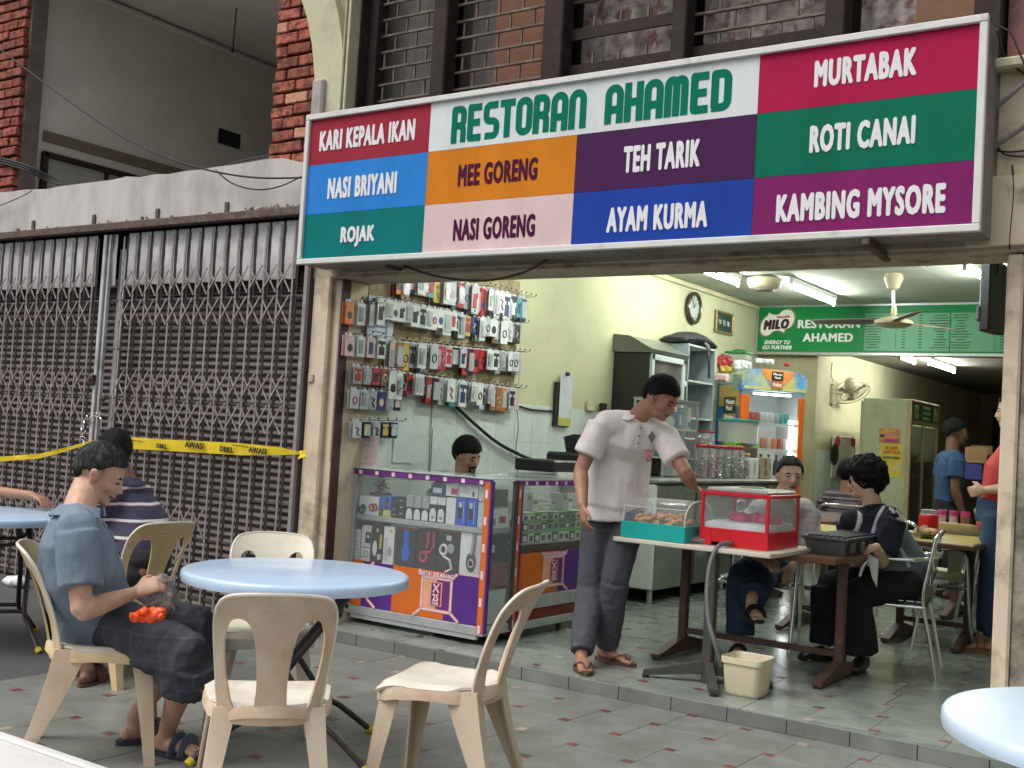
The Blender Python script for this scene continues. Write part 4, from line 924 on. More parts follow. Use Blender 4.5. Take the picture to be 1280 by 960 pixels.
# goods seen through the corner pane and in the second counter
def sbox(label, ya, yb, za, zb, m, x=XC-.03, d=.1, art=None):
    t = thing('carton', label, 'box', (x-d/2, (ya+yb)/2, za)); b = MB(); b.box((x-d/2, (ya+yb)/2, (za+zb)/2), (d, yb-ya-.003, zb-za), .0015); bo = obj('box_body', b, m, t)
    for mi, u0, u1, v0, v1 in (art or []):
        b = MB(); w_, h = yb-ya, zb-za; b.box((x+.001, ya+(u0+u1)/2*w_, za+(v0+v1)/2*h), (.002, (u1-u0)*w_, (v1-v0)*h)); obj('cover_print', b, mi, bo)
    return t
sbox('white box with green and red rings seen through the corner pane', CY+.05, CY+.24, zm, .885, B_white, x=-3.90, art=[(B_teal, .1, .3, .15, .5), (B_red, .5, .85, .25, .6)])
sbox('dark gadget box above the white box at the counter corner', CY+.06, CY+.23, .895, 1.0, mat('dark_olive_box', (.10, .09, .04)), x=-3.90)
sbox('maroon box low in the corner pane of the front counter', CY+.05, CY+.25, .42, .56, mat('maroon_box', (.18, .02, .02)), x=-3.885)
sbox('dark phone box above the maroon box at the counter corner', CY+.05, CY+.25, .58, .73, B_black, x=-3.89, art=[(B_silver, .1, .25, .3, .6)])
sbox('pale grey box at the very bottom of the corner pane', CY+.04, CY+.24, .2, .40, mat('pale_carton', (.45, .47, .45)), x=-3.885)
rg = random.Random(12); ordn = ['first', 'second', 'third', 'fourth', 'fifth', 'sixth', 'seventh', 'eighth', 'ninth', 'tenth', 'eleventh', 'twelfth', 'thirteenth', 'fourteenth', 'fifteenth', 'sixteenth', 'seventeenth', 'eighteenth', 'nineteenth', 'twentieth', 'twenty first', 'twenty second', 'twenty third', 'twenty fourth', 'twenty fifth', 'twenty sixth']
cn = {'carton_white': 'white', 'carton_black': 'black', 'carton_green': 'green and black', 'carton_grey': 'grey', 'carton_silver': 'silver'}
y = y0+.09; k = 0
while y < y1-.08:
    for lv, (za, hh) in enumerate(((.666, .075), (.742, .06), (.805, .05))):
        m = [rg.choice([B_white, B_black]), rg.choice([B_grey, B_black, B_green]), rg.choice([B_green, B_black, B_white])][lv] if rg.random() < .95 else B_white
        sbox('%s charger box, %s from the street in the side counter, %s layer' % (cn[m.name], ordn[k], ['bottom', 'middle', 'upper'][lv]), y, y+.068, za, za+hh, m, art=[(B_white if m is B_black else B_black, .2, .75, .1, .55), (B_green if m is not B_green else B_black, 0, 1, .75, .98)])
    if k % 3 != 1: sbox('%s gadget box, %s from the street on the side counter upper glass' % ('white' if k % 2 else 'pale silver', ordn[k]), y, y+.06, .858, .90+rg.uniform(0, .08), B_white if k % 2 else B_silver, x=XC-.10, art=[(B_green, .1, .9, .6, .8)])
    y += .072; k += 1

# ---------------------------------------------------------------- packets hanging on the wall
rk = thing('hook_rack', 'wire hooks and brown pegboard on the left wall carrying phone accessories', 'rack', (XW+.02, 6.4, 1.5))
b = MB(); b.box((XW+.012, 6.43, 2.05), (.014, 1.75, .96)); obj('pegboard', b, mat('tan_pegboard', (.34, .28, .17), r=.85, var=.15, sc=10, dirt=(.2, .15, .09), dsc=12), rk)
for y, za_, zb_ in ((5.26, 1.1, 2.2), (5.72, 1.55, 2.45), (6.15, 1.55, 2.45), (7.32, 1.55, 2.45)):
    b = MB(); b.tube([(XW+.05, y, za_), (XW+.05, y, zb_)], .0035, 5); obj('rack_wire', b, M_alu, rk)
hk = MB(); hk.tube([(0, 0, 0), (.15, 0, .0), (.162, 0, .012)], .002, 5); hk.ball((.163, 0, .015), .006, 7, 5); hookm = hk.mesh('hook')
PK = {}
def packet(w_, h, m, art, hang, idx):
    """one blister packet, printed face towards +x; returns a thing"""
    key = (round(w_, 3), round(h, 3))
    if key not in PK:
        a = MB(); a.box((0, 0, -h/2), (.007, w_, h), .0015); c = MB(); c.box((0, 0, .008), (.003, w_*.35, .022)); PK[key] = (a.mesh('card'), c.mesh('hang_tab'))
    return PK[key]
pcol = [(B_white, 'white'), (B_white, 'white'), (B_black, 'black'), (B_red, 'red'), (B_silver, 'silver'), (B_grey, 'grey'), (B_pink, 'pink'), (B_navy, 'navy'), (B_orange, 'orange'), (B_yellow, 'yellow'), (B_pale, 'pale blue'), (B_rose, 'pale rose'), (B_teal, 'teal'), (B_brown, 'brown')]
def print_mesh(kind, w_, h):
    key = (kind, round(w_, 3), round(h, 3))
    if key in PK: return PK[key]
    b = MB()
    if kind == 0: b.box((.0045, 0, -h*.52), (.003, w_*.5, h*.6), .001)
    elif kind == 1:
        c = Vector((.005, 0, -h*.6)); b.prism([c+Vector((0, w_*.3*cos(t), w_*.34*sin(t))) for t in [2*pi*i/14 for i in range(14)]], (.003, 0, 0))
    elif kind == 2: b.tube([Vector((.006, w_*.26*cos(t), -h*.55+w_*.3*sin(t))) for t in [2*pi*i/14 for i in range(14)]], .004, 5, closed=True)
    elif kind == 3: b.box((.0045, -w_*.08, -h*.55), (.003, w_*.5, h*.5)); b.box((.0045, w_*.2, -h*.35), (.0036, w_*.2, h*.2))
    elif kind == 4: b.box((.0045, 0, -h*.2), (.003, w_*.85, h*.16)); b.box((.0045, 0, -h*.62), (.003, w_*.7, h*.42), .002); b.box((.0043, 0, -h*.35), (.0024, w_*.2, h*.4))
    else: b.tube([(.006, -w_*.2, -h*.35), (.006, w_*.15, -h*.45), (.006, -w_*.1, -h*.65), (.006, w_*.2, -h*.85)], .005, 5)
    PK[key] = b.mesh('printed_picture'); return PK[key]
M_clr = clear_plastic('blister_film', (.8, .84, .85), .3, .12)
def stack(row, i, y, ztop, w_, h, n, ci, x0=XW+.035, tilt=0., kind=None, rg=random.Random(9)):
    place('hook', hookm, M_black, rk, Vector((XW+.015, y, ztop+.012))-rk.location)
    for k in range(n):
        m, nm = pcol[ci]; a, c = packet(w_, h, m, None, 0, 0)
        pos = ['frontmost', 'second', 'third', 'fourth', 'fifth', 'sixth'][n-1-k]
        t = thing('accessory_packet', '%s packet, %s on the %s hook from the street, %s' % (nm, pos, ordn[i], row if 'column' in row else row+' row'), 'packet', (x0+.03*k+rg.uniform(0, .004), y+rg.uniform(-.005, .005), ztop), tilt+rg.uniform(-.06, .06), 'phone accessories hanging on the wall')
        cd = place('card', a, m, t, (0, 0, 0)); fix(cd, m); o = place('hang_tab', c, B_white, t, (0, 0, 0))
        if k == n-1:
            kd = rg.randrange(6) if kind is None else kind; pm1 = print_mesh(kd, w_, h)
            dark = ci in (2, 7, 13); mc = rg.choice([B_white, B_silver, B_yellow, B_rose] if dark else [B_black, B_navy, B_red, B_grey, B_black])
            fix(place('printed_picture', pm1, mc, cd, (0, 0, 0)), mc)
            if i % 3 == 1:
                b = MB(); b.box((.011, 0, -h*.5), (.012, w_*.8, h*.7), .004); obj('blister', b, M_clr, t, local=True)
rr = random.Random(21)
def mix(n, w): return [rr.choice(w) for _ in range(n)]
WT = [0, 0, 0, 0, 4, 4, 5, 2, 10, 11, 3, 13, 7]
seqs = {'top': (5.80, 7.3, 2.405, 2.395, .19, [8, 13, 7, 0, 8, 12, 9, 0, 4, 2, 3, 5, 4, 3, 3, 0, 0, 0, 0, 5, 2, 12, 7]),
        'second': (5.60, 7.22, 2.165, 2.185, .155, [0, 0, 0, 0, 4, 0, 4, 0, 0, 0, 0, 0, 10, 10, 9, 7, 0, 4, 0, 13, 0, 4, 2, 2]),
        'third': (5.78, 7.26, 1.905, 1.965, .175, [11, 13, 9, 5, 0, 5, 4, 3, 6, 11, 2, 4, 3, 2, 3, 3, 0, 0, 5, 5, 0, 4, 5]),
        'fourth': (5.76, 7.24, 1.705, 1.685, .165, [0, 0, 2, 3, 0, 2, 3, 2, 5, 0, 12, 0, 5, 0, 0, 10, 4, 13, 13, 8, 4, 11])}
for row, (ya, yb, za, zb, h, cs) in seqs.items():
    for i, ci in enumerate(cs):
        f = i/(len(cs)-1); y = ya+(yb-ya)*f; w_ = rr.choice([.070, .078, .088]); hh = h*rr.choice([.82, .95, 1.1])
        stack(row, i, y, za+(zb-za)*f, w_, hh, 3 if ci in (0, 4) else 2, ci, rg=rr)
LC = {'left column top': (5.20, 5.42, 2.11, .14, [8, 0, 4]), 'left column second': (5.22, 5.52, 1.90, .13, [11, 0, 11, 0]), 'left column third': (5.31, 5.66, 1.71, .11, [5, 5, 6, 13, 0]),
      'left column fourth': (5.30, 5.72, 1.56, .12, [4, 10, 5, 7, 5, 2]), 'left column lowest': (5.34, 5.70, 1.36, .105, [4, 2, 5, 7, 2])}
for row, (ya, yb, za, h, cs) in LC.items():
    for i, ci in enumerate(cs):
        f = i/(len(cs)-1); stack(row, i, ya+(yb-ya)*f+.12, za+.01*f, .075, h, 2, ci, x0=XW+.05, rg=rr)
# licence in plastic, notes, clipboard, cables
t = thing('document_sleeve', 'long pale blue printed licence in a plastic sleeve among the packets', 'document', (XW+.05, 5.66, 1.8))
b = MB(); b.box((XW+.045, 5.66, 2.0), (.004, .26, .37)); obj('sheet', b, mat('pale_blue_paper', (.50, .57, .66), r=.4, var=.05), t)
b = MB(); b.box((XW+.049, 5.66, 2.11), (.002, .25, .006)); b.box((XW+.049, 5.73, 2.14), (.002, .03, .04)); b.box((XW+.049, 5.59, 2.145), (.002, .04, .015)); [b.box((XW+.049, 5.65, 2.06-.035*k), (.002, .12, .005)) for k in range(6)]; obj('printed_lines', b, B_navy, t)
t = thing('handwritten_note', 'pale pink handwritten note standing at the left end of the glass counter', 'note', (-4.9, 5.56, 1.07))
P0, P1, P2, P3 = Vector((-5.021, 5.600, 1.271)), Vector((-4.839, 5.620, 1.276)), Vector((-4.823, 5.600, 1.049)), Vector((-4.998, 5.580, 1.053))
b = MB(); b.prism([P3, P2, P1, P0], (0, -.002, 0)); obj('sheet', b, mat('pale_pink_paper', (.70, .58, .56), r=.7, var=.04), t)
b = MB()
for k, (f0, f1) in enumerate(((.15, .85), (.1, .8), (.25, .75), (.4, .6), (.2, .8))):
    v = .13+.17*k; A = P0.lerp(P3, v); B__ = P1.lerp(P2, v); n_ = 12
    b.tube([A.lerp(B__, f0+(f1-f0)*j/n_)+Vector((0, -.003, .005*sin(j*2.4))) for j in range(n_+1)], .0012, 4)
obj('handwriting', b, mat('pink_ink', (.45, .2, .22)), t)
t = thing('clipboard', 'black clipboard with a plastic sleeved sheet hanging on the tiled wall', 'clipboard', (XW+.03, 7.98, 1.6))
b = MB(); b.box((XW+.025, 8.02, 1.61), (.03, .24, .36), .006); obj('board', b, M_black, t)
b = MB(); b.box((XW+.046, 8.04, 1.68), (.004, .2, .36)); obj('sheet', b, mat('grey_white_sheet', (.55, .58, .60), r=.2), t)
b = MB(); b.box((XW+.044, 8.04, 1.48), (.004, .2, .09)); obj('card', b, mat('mustard_card', (.42, .38, .10)), t)
b = MB(); b.box((XW+.055, 8.03, 1.865), (.02, .05, .03), .005); obj('clip', b, M_black, t)
t = thing('wall_socket', 'cream wall socket with a black adaptor plugged in beside the clipboard', 'socket', (XW+.02, 8.55, 1.6))
b = MB(); b.box((XW+.02, 8.50, 1.62), (.03, .13, .085), .008); obj('plate', b, M_cream2, t); b = MB(); b.box((XW+.05, 8.66, 1.62), (.05, .07, .08), .01); b.cyl((XW+.04, 8.6, 1.58), (XW+.04, 8.6, 1.42), .004, seg=6); obj('plug', b, M_black, t)
cable([(-4.930, 6.555, 1.510), (-4.930, 6.751, 1.415), (-4.930, 7.074, 1.277), (-4.930, 7.355, 1.198), (-4.930, 7.601, 1.146), (-4.930, 7.891, 1.118)], .014, 'thick black trunking cable curving down the white wall tiles', name='thick_cable')
cable([(-4.950, 7.402, 1.561), (-4.950, 7.577, 1.545), (-4.950, 7.877, 1.548), (-4.950, 8.000, 1.561)], .008, 'black cable between the packets and the clipboard')
cable([(-4.955, 6.297, 1.518), (-4.955, 6.302, 1.377), (-4.955, 6.301, 1.208), (-4.955, 6.309, 1.040)], .0028, 'thin cord hanging down the wall tiles left of the clerk')
cable([(-4.955, 7.366, 1.547), (-4.955, 7.405, 1.392), (-4.955, 7.388, 1.235), (-4.955, 7.413, 1.110), (-4.955, 7.443, 1.035)], .0028, 'thin cord hanging down the wall tiles right of the clerk')
for k, (u, v) in enumerate(((0, 0), (1, 0))):
    b = MB(); b.box((XW+.012, 6.02+.42*k, 1.25-.05*k), (.003, .22, .30)); tag(obj('taped_notice', b, mat('faded_notice', (.56, .62, .60), r=.6, var=.06, sc=20)), ['faded paper notice taped low on the wall tiles, left one', 'faded paper notice taped low on the wall tiles, right one'][k], 'notice')
# till on the side counter
t = thing('cash_register', 'black cash register and keyboard drawer on a grey stand behind the side counter', 'cash register', (-4.4, 7.3, 1.07))
b = MB(); b.box((-4.38, 7.24, 1.05), (.40, 1.0, .03), .004); obj('stand_top', b, B_silver, t); b = MB(); b.box((-4.17, 7.25, 1.075), (.02, 1.0, .035), .003); obj('label_strip', b, mat('off_white_strip', (.6, .58, .55)), t)
b = MB(); b.box((-4.4, 6.98, 1.13), (.34, .36, .085), .012); obj('drawer', b, M_black, t); b = MB(); b.box((-4.4, 7.42, 1.16), (.34, .42, .14), .02); obj('till_body', b, M_black, t)
b = MB(); b.box((-4.42, 7.42, 1.29), (.10, .22, .14), .01, rot=Matrix.Rotation(radians(-15), 3, 'Y')); obj('screen', b, mat('dark_screen', (.01, .012, .014), r=.15), t)


# =================================================================== LAMPS AND FANS
def tube_lamp(label, p, L_, e, axis='y', w_=.05):
    """batten with one lit fluorescent tube"""
    t = thing('fluorescent_lamp', label, 'lamp', p, 0, 'lit fluorescent tubes'); x, y, z = p
    d = Vector((0, 1, 0)) if axis == 'y' else Vector((1, 0, 0)); P = Vector(p)
    b = MB(); sz = (w_*.9, L_+.04, .05) if axis == 'y' else (L_+.04, w_*.9, .05); b.box((x, y, z+.06), sz, .004); obj('batten', b, M_white, t)
    b = MB()
    for s in (-1, 1): b.box(P+d*s*(L_/2), (.03, .03, .07), .004)
    obj('end_cap', b, M_alu, t)
    b = MB(); b.cyl(P-d*L_*.49, P+d*L_*.49, .017, seg=12)
    obj('lit_tube', b, mat('lit_tube_%g' % e, (.9, .9, .9), emit=(.93, 1., .93), es=e), t, smooth=60)
ES = 100.
tube_lamp('lit fluorescent tube on the ceiling above the menu board, left of the ceiling fan', (-3.82, 10.75, 2.87), 1.2, ES)
tube_lamp('lit fluorescent tube high at the right, partly behind the black television', (-2.1, 9.9, 2.87), 1.2, ES)
tube_lamp('lit fluorescent tube at the far left by the round ceiling fixture', (-4.25, 9.3, 2.87), 1.2, ES)
tube_lamp('lit fluorescent tube in the kitchen, left one under the menu board', (-3.50, 12.95, 2.44), .6, ES*1.3)
tube_lamp('lit fluorescent tube in the kitchen, right one under the menu board', (-3.36, 13.95, 2.44), 1.2, ES*1.3)
tube_lamp('added unseen lit tube nearest the street, above the glass counters', (-3.9, 7.0, 2.87), 1.2, ES)  # out of view behind the beam, added to brighten the front room
tube_lamp('added unseen lit fluorescent tube above the stall table', (-2.2, 7.2, 2.87), 1.2, ES)  # second added tube, also unseen, lighting the front of the room
M_fcream = mat('yellowed_fan_plastic', (.50, .44, .30), r=.45, var=.08)
M_blade = mat('brown_fan_blade', (.20, .15, .11), r=.5, var=.12)
t = thing('ceiling_fan', 'cream ceiling fan with three brown blades hanging before the green menu board', 'fan', (-2.87, 10.08, 2.96))
H_ = Vector((-2.854, 10.080, 2.520))
b = MB(); b.lathe((-2.87, 10.08, 2.80), [(.02, 0), (.05, .02), (.085, .11), (.07, .15)], 16); b.lathe((H_.x, H_.y, H_.z+.06), [(.02, 0), (.028, .02), (.02, .08)], 12); obj('canopy', b, M_fcream, t)
b = MB(); b.cyl((-2.87, 10.08, 2.82), (H_.x, H_.y, H_.z+.05), .012); obj('down_rod', b, M_alu, t)
b = MB(); b.lathe(H_-Vector((0, 0, .05)), [(.05, 0), (.12, .012), (.165, .035), (.165, .06), (.10, .085), (.04, .10)], 28); obj('motor', b, M_fcream, t, smooth=50)
for a in (60, 180, 300):
    ar = radians(a); e = Vector((cos(ar), sin(ar), 0)); s2 = Vector((-sin(ar), cos(ar), 0))
    b = MB(); z = H_+Vector((0, 0, .01))
    b.rings([[z+e*r_+s2*w1+Vector((0, 0, w1*.22+.004)), z+e*r_-s2*w1+Vector((0, 0, -w1*.22+.004)), z+e*r_-s2*w1+Vector((0, 0, -w1*.22-.004)), z+e*r_+s2*w1+Vector((0, 0, w1*.22-.004))] for r_, w1 in ((.14, .05), (.3, .075), (.6, .06), (.72, .045))])
    obj('blade', b, M_blade, t)
t = thing('round_ceiling_fixture', 'round cream ceiling fixture with a dark centre at the left of the ceiling', 'ceiling fixture', (-4.05, 10.05, 2.96))
b = MB(); b.lathe((-4.05, 10.05, 2.83), [(.06, .0), (.13, .008), (.165, .05), (.165, .10), (.10, .13)], 26); obj('housing', b, M_fcream, t, smooth=50); b = MB(); b.lathe((-4.05, 10.05, 2.822), [(.03, 0), (.085, .001), (.085, .012)], 20); obj('centre_cap', b, mat('grey_brown_cap', (.2, .17, .14)), t)
t = thing('television', 'black flat television mounted high beside the right pillar, seen from its side', 'television', (-1.601, 7.900, 2.422))
P = Vector((-1.601, 7.900, 2.422)); b = MB(); b.box(P, (.07, .30, .47), .01, rot=Matrix.Rotation(radians(-8), 3, 'Z')); obj('screen_body', b, M_black, t); b = MB(); b.box(P+Vector((-.05, -.10, -.12)), (.05, .10, .12), .02); b.box(P+Vector((.02, 0, .3)), (.04, .1, .3)); obj('bracket', b, M_black, t)
# wall fan in the kitchen doorway
t = thing('wall_fan', 'cream oscillating wall fan tilted down on the kitchen wall', 'fan', (-4.26, 12.75, 2.05))
C_ = Vector((-4.100, 12.950, 2.050)); b = MB(); b.box((-4.26, 12.78, 2.02), (.04, .10, .24), .008); b.tube([(-4.25, 12.78, 2.04), (-4.18, 12.82, 2.03), C_+Vector((-.12, 0, .03))], .022, 8); b.ball(C_+Vector((-.02, 0, .09)), (.075, .075, .09), 12, 8); obj('motor_arm', b, M_fcream, t)
nrm = Vector((.45, -.35, -.82)).normalized(); e1 = nrm.cross(Vector((0, 0, 1))).normalized(); e2 = nrm.cross(e1)
b = MB()
for rr_, off in ((.21, 0), (.14, -.01), (.07, -.015), (.21, .05)): b.tube([C_+nrm*off*-1+(e1*cos(a)+e2*sin(a))*rr_ for a in [2*pi*i/24 for i in range(24)]], .005, 5, closed=True)
for i in range(28):
    a = 2*pi*i/28; v = e1*cos(a)+e2*sin(a); b.tube([C_+v*.02+nrm*.02, C_+v*.14+nrm*.014, C_+v*.21, C_+v*.14-nrm*.05], .0022, 4)
obj('guard', b, M_fcream, t)
b = MB()
for i in range(3):
    a = 2*pi*i/3; v = e1*cos(a)+e2*sin(a); u = e1*-sin(a)+e2*cos(a)
    b.poly([C_+v*.03-u*.02, C_+v*.17-u*.06-nrm*.02, C_+v*.18+u*.03, C_+v*.03+u*.02])
b.ball(C_, .04, 10, 8); obj('fan_blades', b, mat('smoky_fan_blade', (.25, .25, .24), r=.4), t)
cable([(-4.26, 12.75, 2.16), (-4.27, 12.7, 2.25), (-4.27, 12.72, 2.38)], .004, 'thin cord above the cream wall fan')

# =================================================================== LEFT WALL FURNITURE
M_gs = mat('blue_grey_steel', (.27, .32, .34), r=.45, metal=.15, var=.05); M_cnt = mat('grey_green_counter', (.19, .21, .18), r=.5, var=.1, dirt=(.13, .14, .12), dsc=3)
ct = thing('service_counter', 'long grey green counter along the left wall with a white end panel', 'counter', (-4.5, 9.5, FZ))
b = MB(); b.box((-4.5, 9.5, .60), (.88, 2.86, .84), .006); obj('body', b, M_cnt, ct)
b = MB(); b.box((-4.5, 9.5, 1.038), (.94, 2.92, .03), .006); obj('counter_top', b, mat('dull_steel_top', (.30, .31, .29), r=.35, metal=.4), ct)
b = MB(); b.box((-4.20, 8.055, .60), (.30, .025, .82), .006); obj('end_panel', b, M_white, ct)
for y in (8.8, 9.6, 10.4):
    b = MB(); b.box((-4.055, y, .60), (.012, .02, .78)); obj('door_seam', b, M_gate_dark, ct)
for x, y in ((-4.1, 8.12), (-4.1, 9.5), (-4.1, 10.8), (-4.85, 8.12)):
    b = MB(); b.cyl((x, y, FZ), (x, y, .19), .022); obj('leg', b, M_alu, ct)
# tall open shelf
sf = thing('open_shelf', 'tall blue grey open shelf standing on the counter with a backpack on top', 'shelf', (-4.78, 9.93, 1.05))
zt_ = 2.285
for y in (9.66, 10.25):
    b = MB(); b.box((-4.785, y, (1.05+zt_)/2), (.37, .02, zt_-1.05), .002); obj('side_panel', b, M_gs, sf)
b = MB(); b.box((-4.96, 9.955, (1.05+zt_)/2), (.015, .58, zt_-1.05)); obj('back_panel', b, M_gs, sf)
for z in (zt_-.01, (-4.600, 9.929, 1.940)[2], (-4.600, 9.972, 1.592)[2], 1.40):
    b = MB(); b.box((-4.785, 9.955, z), (.36, .565, .018), .002); obj('shelf_board', b, mat('pale_shelf_board', (.48, .50, .48), r=.5), sf)
bp = thing('backpack', 'black backpack with a hanging strap lying on top of the tall shelf', 'bag', (-4.76, 9.95, zt_))
b = MB(); R = []
for i in range(9):
    t_ = i/8; y = 9.62+.72*t_; h = .035+.105*sin(pi*(t_*.9+.06)); wd = .15+.02*sin(pi*t_)
    R.append([(-4.76+wd*cos(a), y, zt_+.004+h*(.5+.5*sin(a))*1.0) for a in [2*pi*k/12 for k in range(12)]])
b.rings(R); me = remesh(b, .012, 3); wrinkle(me, .008, 9); obj('bag_body', me, mat('black_nylon', (.012, .012, .014), r=.7, bump=.3, bsc=120), bp, smooth=180)
b = MB(); b.tube([(-4.62, 10.0, zt_+.06), (-4.575, 10.03, zt_+.01), (-4.565, 10.04, zt_-.18), (-4.565, 10.045, zt_-.30)], .018, 6, flat=.3, up=(1, 0, 0)); b.tube([(-4.6, 9.98, zt_+.03), (-4.57, 10.0, zt_-.02), (-4.57, 10.06, zt_-.03), (-4.6, 10.1, zt_+.02)], .008, 6); obj('strap', b, M_black, bp)
# black cabinet with sloping lid
bc = thing('black_wall_cabinet', 'black cabinet with a sloping grey lid and white framed glass door', 'cabinet', (-4.78, 9.2, 1.3))
b = MB(); b.box((-4.79, 9.235, 1.62), (.36, .69, 1.02), .006); obj('body', b, mat('black_laminate', (.02, .021, .02), r=.4), bc)
b = MB(); zL = 2.13
b.rings([[(-4.965, y, zL), (-4.59, y, zL), (-4.575, y, zL+.03), (-4.80, y, zL+.145), (-4.965, y, zL+.16)] for y in (8.86, 9.62)]); obj('sloping_lid', b, mat('olive_grey_lid', (.12, .13, .11), r=.35), bc)
b = MB()
for (y, z, sy, sz_) in ((8.925, 1.86, .05, .52), (9.545, 1.86, .05, .52), (9.235, 2.095, .67, .05), (9.235, 1.62, .67, .05)): b.box((-4.60, y, z), (.03, sy, sz_), .004)
obj('door_frame', b, mat('pale_green_frame', (.50, .55, .50), r=.4), bc)
b = MB(); b.box((-4.605, 9.235, 1.86), (.006, .58, .44)); obj('pane', b, mat('smoky_pane', (.13, .12, .11), r=.08, var=.5, sc=4), bc)
b = MB(); b.box((-4.585, 9.57, 1.9), (.02, .045, .05), .004); obj('label', b, B_white, bc)
b = MB(); b.prism([(-4.598, 9.02, 1.66), (-4.598, 9.46, 1.66), (-4.598, 9.42, 1.80), (-4.598, 9.30, 1.93), (-4.598, 9.14, 1.95), (-4.598, 9.04, 1.82)], (.004, 0, 0)); obj('sticker', b, mat('pale_sticker', (.38, .42, .40), r=.3), bc)
# small glass cabinet on the counter
ya_, yb_ = (-4.300, 8.653, 1.571)[1], (-4.300, 9.285, 1.601)[1]; zt2 = (-4.300, 9.272, 1.707)[2]
gc = thing('glass_cabinet', 'steel framed glass cabinet of packets on the counter behind the standing man', 'cabinet', (-4.45, (ya_+yb_)/2, 1.055))
b = MB()
for y in (ya_, yb_):
    for x in (-4.31, -4.6): b.box((x, y, (1.06+zt2)/2), (.018, .018, zt2-1.06))
for y in (ya_, yb_): b.box((-4.455, y, zt2), (.31, .02, .02))
for x in (-4.31, -4.6): b.box((x, (ya_+yb_)/2, zt2), (.02, yb_-ya_, .02))
obj('frame', b, M_alu, gc)
b = MB(); b.box((-4.455, (ya_+yb_)/2, zt2+.012), (.33, yb_-ya_+.02, .01)); obj('top_pane', b, mat('pale_green_glass', (.38, .44, .38), r=.2), gc)
b = MB(); b.box((-4.31, (ya_+yb_)/2, (1.06+zt2)/2), (.004, yb_-ya_, zt2-1.07)); obj('front_pane', b, M_cglass, gc)
b = MB(); b.box((-4.6, (ya_+yb_)/2, (1.06+zt2)/2), (.01, yb_-ya_, zt2-1.07)); obj('back_pane', b, mat('dull_olive_panel', (.20, .21, .17), r=.6), gc)
for z in ((-4.300, 8.927, 1.467)[2], (-4.300, 8.957, 1.219)[2]):
    b = MB(); b.box((-4.455, (ya_+yb_)/2, z), (.29, yb_-ya_-.01, .014)); obj('shelf', b, mat('pale_shelf_board', (.5, .5, .5)), gc)
def blockt(name, label, cat, P, d, m, rz=0., prints=(), bev=.004):
    t = thing(name, label, cat, (P[0], P[1], P[2]), rz); b = MB(); b.box((0, 0, d[2]/2), d, bev); obj(name+'_body', b, m, t, local=True)
    for mm, x, z, w_, h in prints:
        b = MB(); b.box((d[0]/2+.001, x, z), (.002, w_, h)); obj('cover_print', b, mm, t, local=True)
    return t
zs1 = (-4.300, 8.927, 1.467)[2]+.01; zs2 = (-4.300, 8.957, 1.219)[2]+.01; dy_ = yb_-ya_
blockt('packet_bundle', 'blue and white packet bundle on the upper shelf of the glass cabinet', 'packets', (-4.42, ya_+dy_*.62, zs1), (.12, .14, .15), B_blue, .2, [(B_white, 0, .08, .08, .09)])
blockt('carton', 'upright white carton on the upper shelf of the glass cabinet', 'box', (-4.40, ya_+dy_*.88, zs1), (.1, .07, .19), B_white, 0, [(B_blue, 0, .04, .05, .05)])
blockt('carton', 'low blue and white carton at the left of the upper shelf of the glass cabinet', 'box', (-4.42, ya_+dy_*.14, zs1), (.1, .1, .08), B_white, 0, [(B_cobalt, 0, .05, .07, .03)])
t = thing('plastic_bag', 'crumpled clear plastic bag slumped on the upper shelf of the glass cabinet', 'bag', (-4.4, ya_+dy_*.34, zs1)); b = MB(); b.ball((-4.4, ya_+dy_*.36, zs1+.05), (.05, .10, .055), 14, 10); b.ball((-4.4, ya_+dy_*.28, zs1+.11), (.03, .05, .05), 10, 8)
me = remesh(b, .012, 1); wrinkle(me, .018, 14, ridged=True); obj('film', me, mat('cloudy_film', (.5, .52, .48), r=.25), t, smooth=180)
blockt('carton', 'teal and white carton on the lower shelf of the glass cabinet', 'box', (-4.40, ya_+dy_*.30, zs2), (.1, .13, .13), B_teal, 0, [(B_white, 0, .11, .12, .03)])
blockt('carton', 'pale medicine box in the middle of the lower shelf of the glass cabinet', 'box', (-4.40, ya_+dy_*.60, zs2), (.1, .05, .10), B_white)
blockt('carton', 'pink tinted box at the right of the lower shelf of the glass cabinet', 'box', (-4.40, ya_+dy_*.80, zs2), (.1, .05, .085), B_rose)
blockt('carton', 'low clear box on the bottom of the glass cabinet', 'box', (-4.40, ya_+dy_*.55, 1.06), (.1, .12, .09), B_pale)
# jars of sweets
M_jar = clear_plastic('jar_plastic', (.8, .84, .82), .22, .06)
def jar(label, P, r, h, sweets, lid=B_red):
    t = thing('sweet_jar', label, 'jar', P); x, y, z = P
    b = MB(); b.lathe((x, y, z), [(r*.9, .002), (r, .012), (r, h*.82), (r*.82, h*.89), (r*.82, h*.92)], 14); obj('jar_body', b, M_jar, t, smooth=40)
    b = MB(); b.lathe((x, y, z+h*.90), [(r*.92, 0), (r*.96, .006), (r*.96, h*.08), (r*.85, h*.10)], 14); obj('lid', b, lid, t, smooth=40)
    b = MB(); rg = random.Random(int(x*1000+y*77)); 
    for k in range(70):
        a = rg.uniform(0, 6.28); q = r*.78*sqrt(rg.random()); b.m = rg.randrange(len(sweets)); s_ = .012
        b.box((x+q*cos(a), y+q*sin(a), z+.012+rg.random()*h*.62), (s_*2, s_, s_), 0, rot=Matrix.Rotation(rg.uniform(0, 3), 3, Vector((rg.random(), rg.random(), rg.random()+.1))))
    obj('sweets', b, sweets, t, smooth=0, kind='stuff')
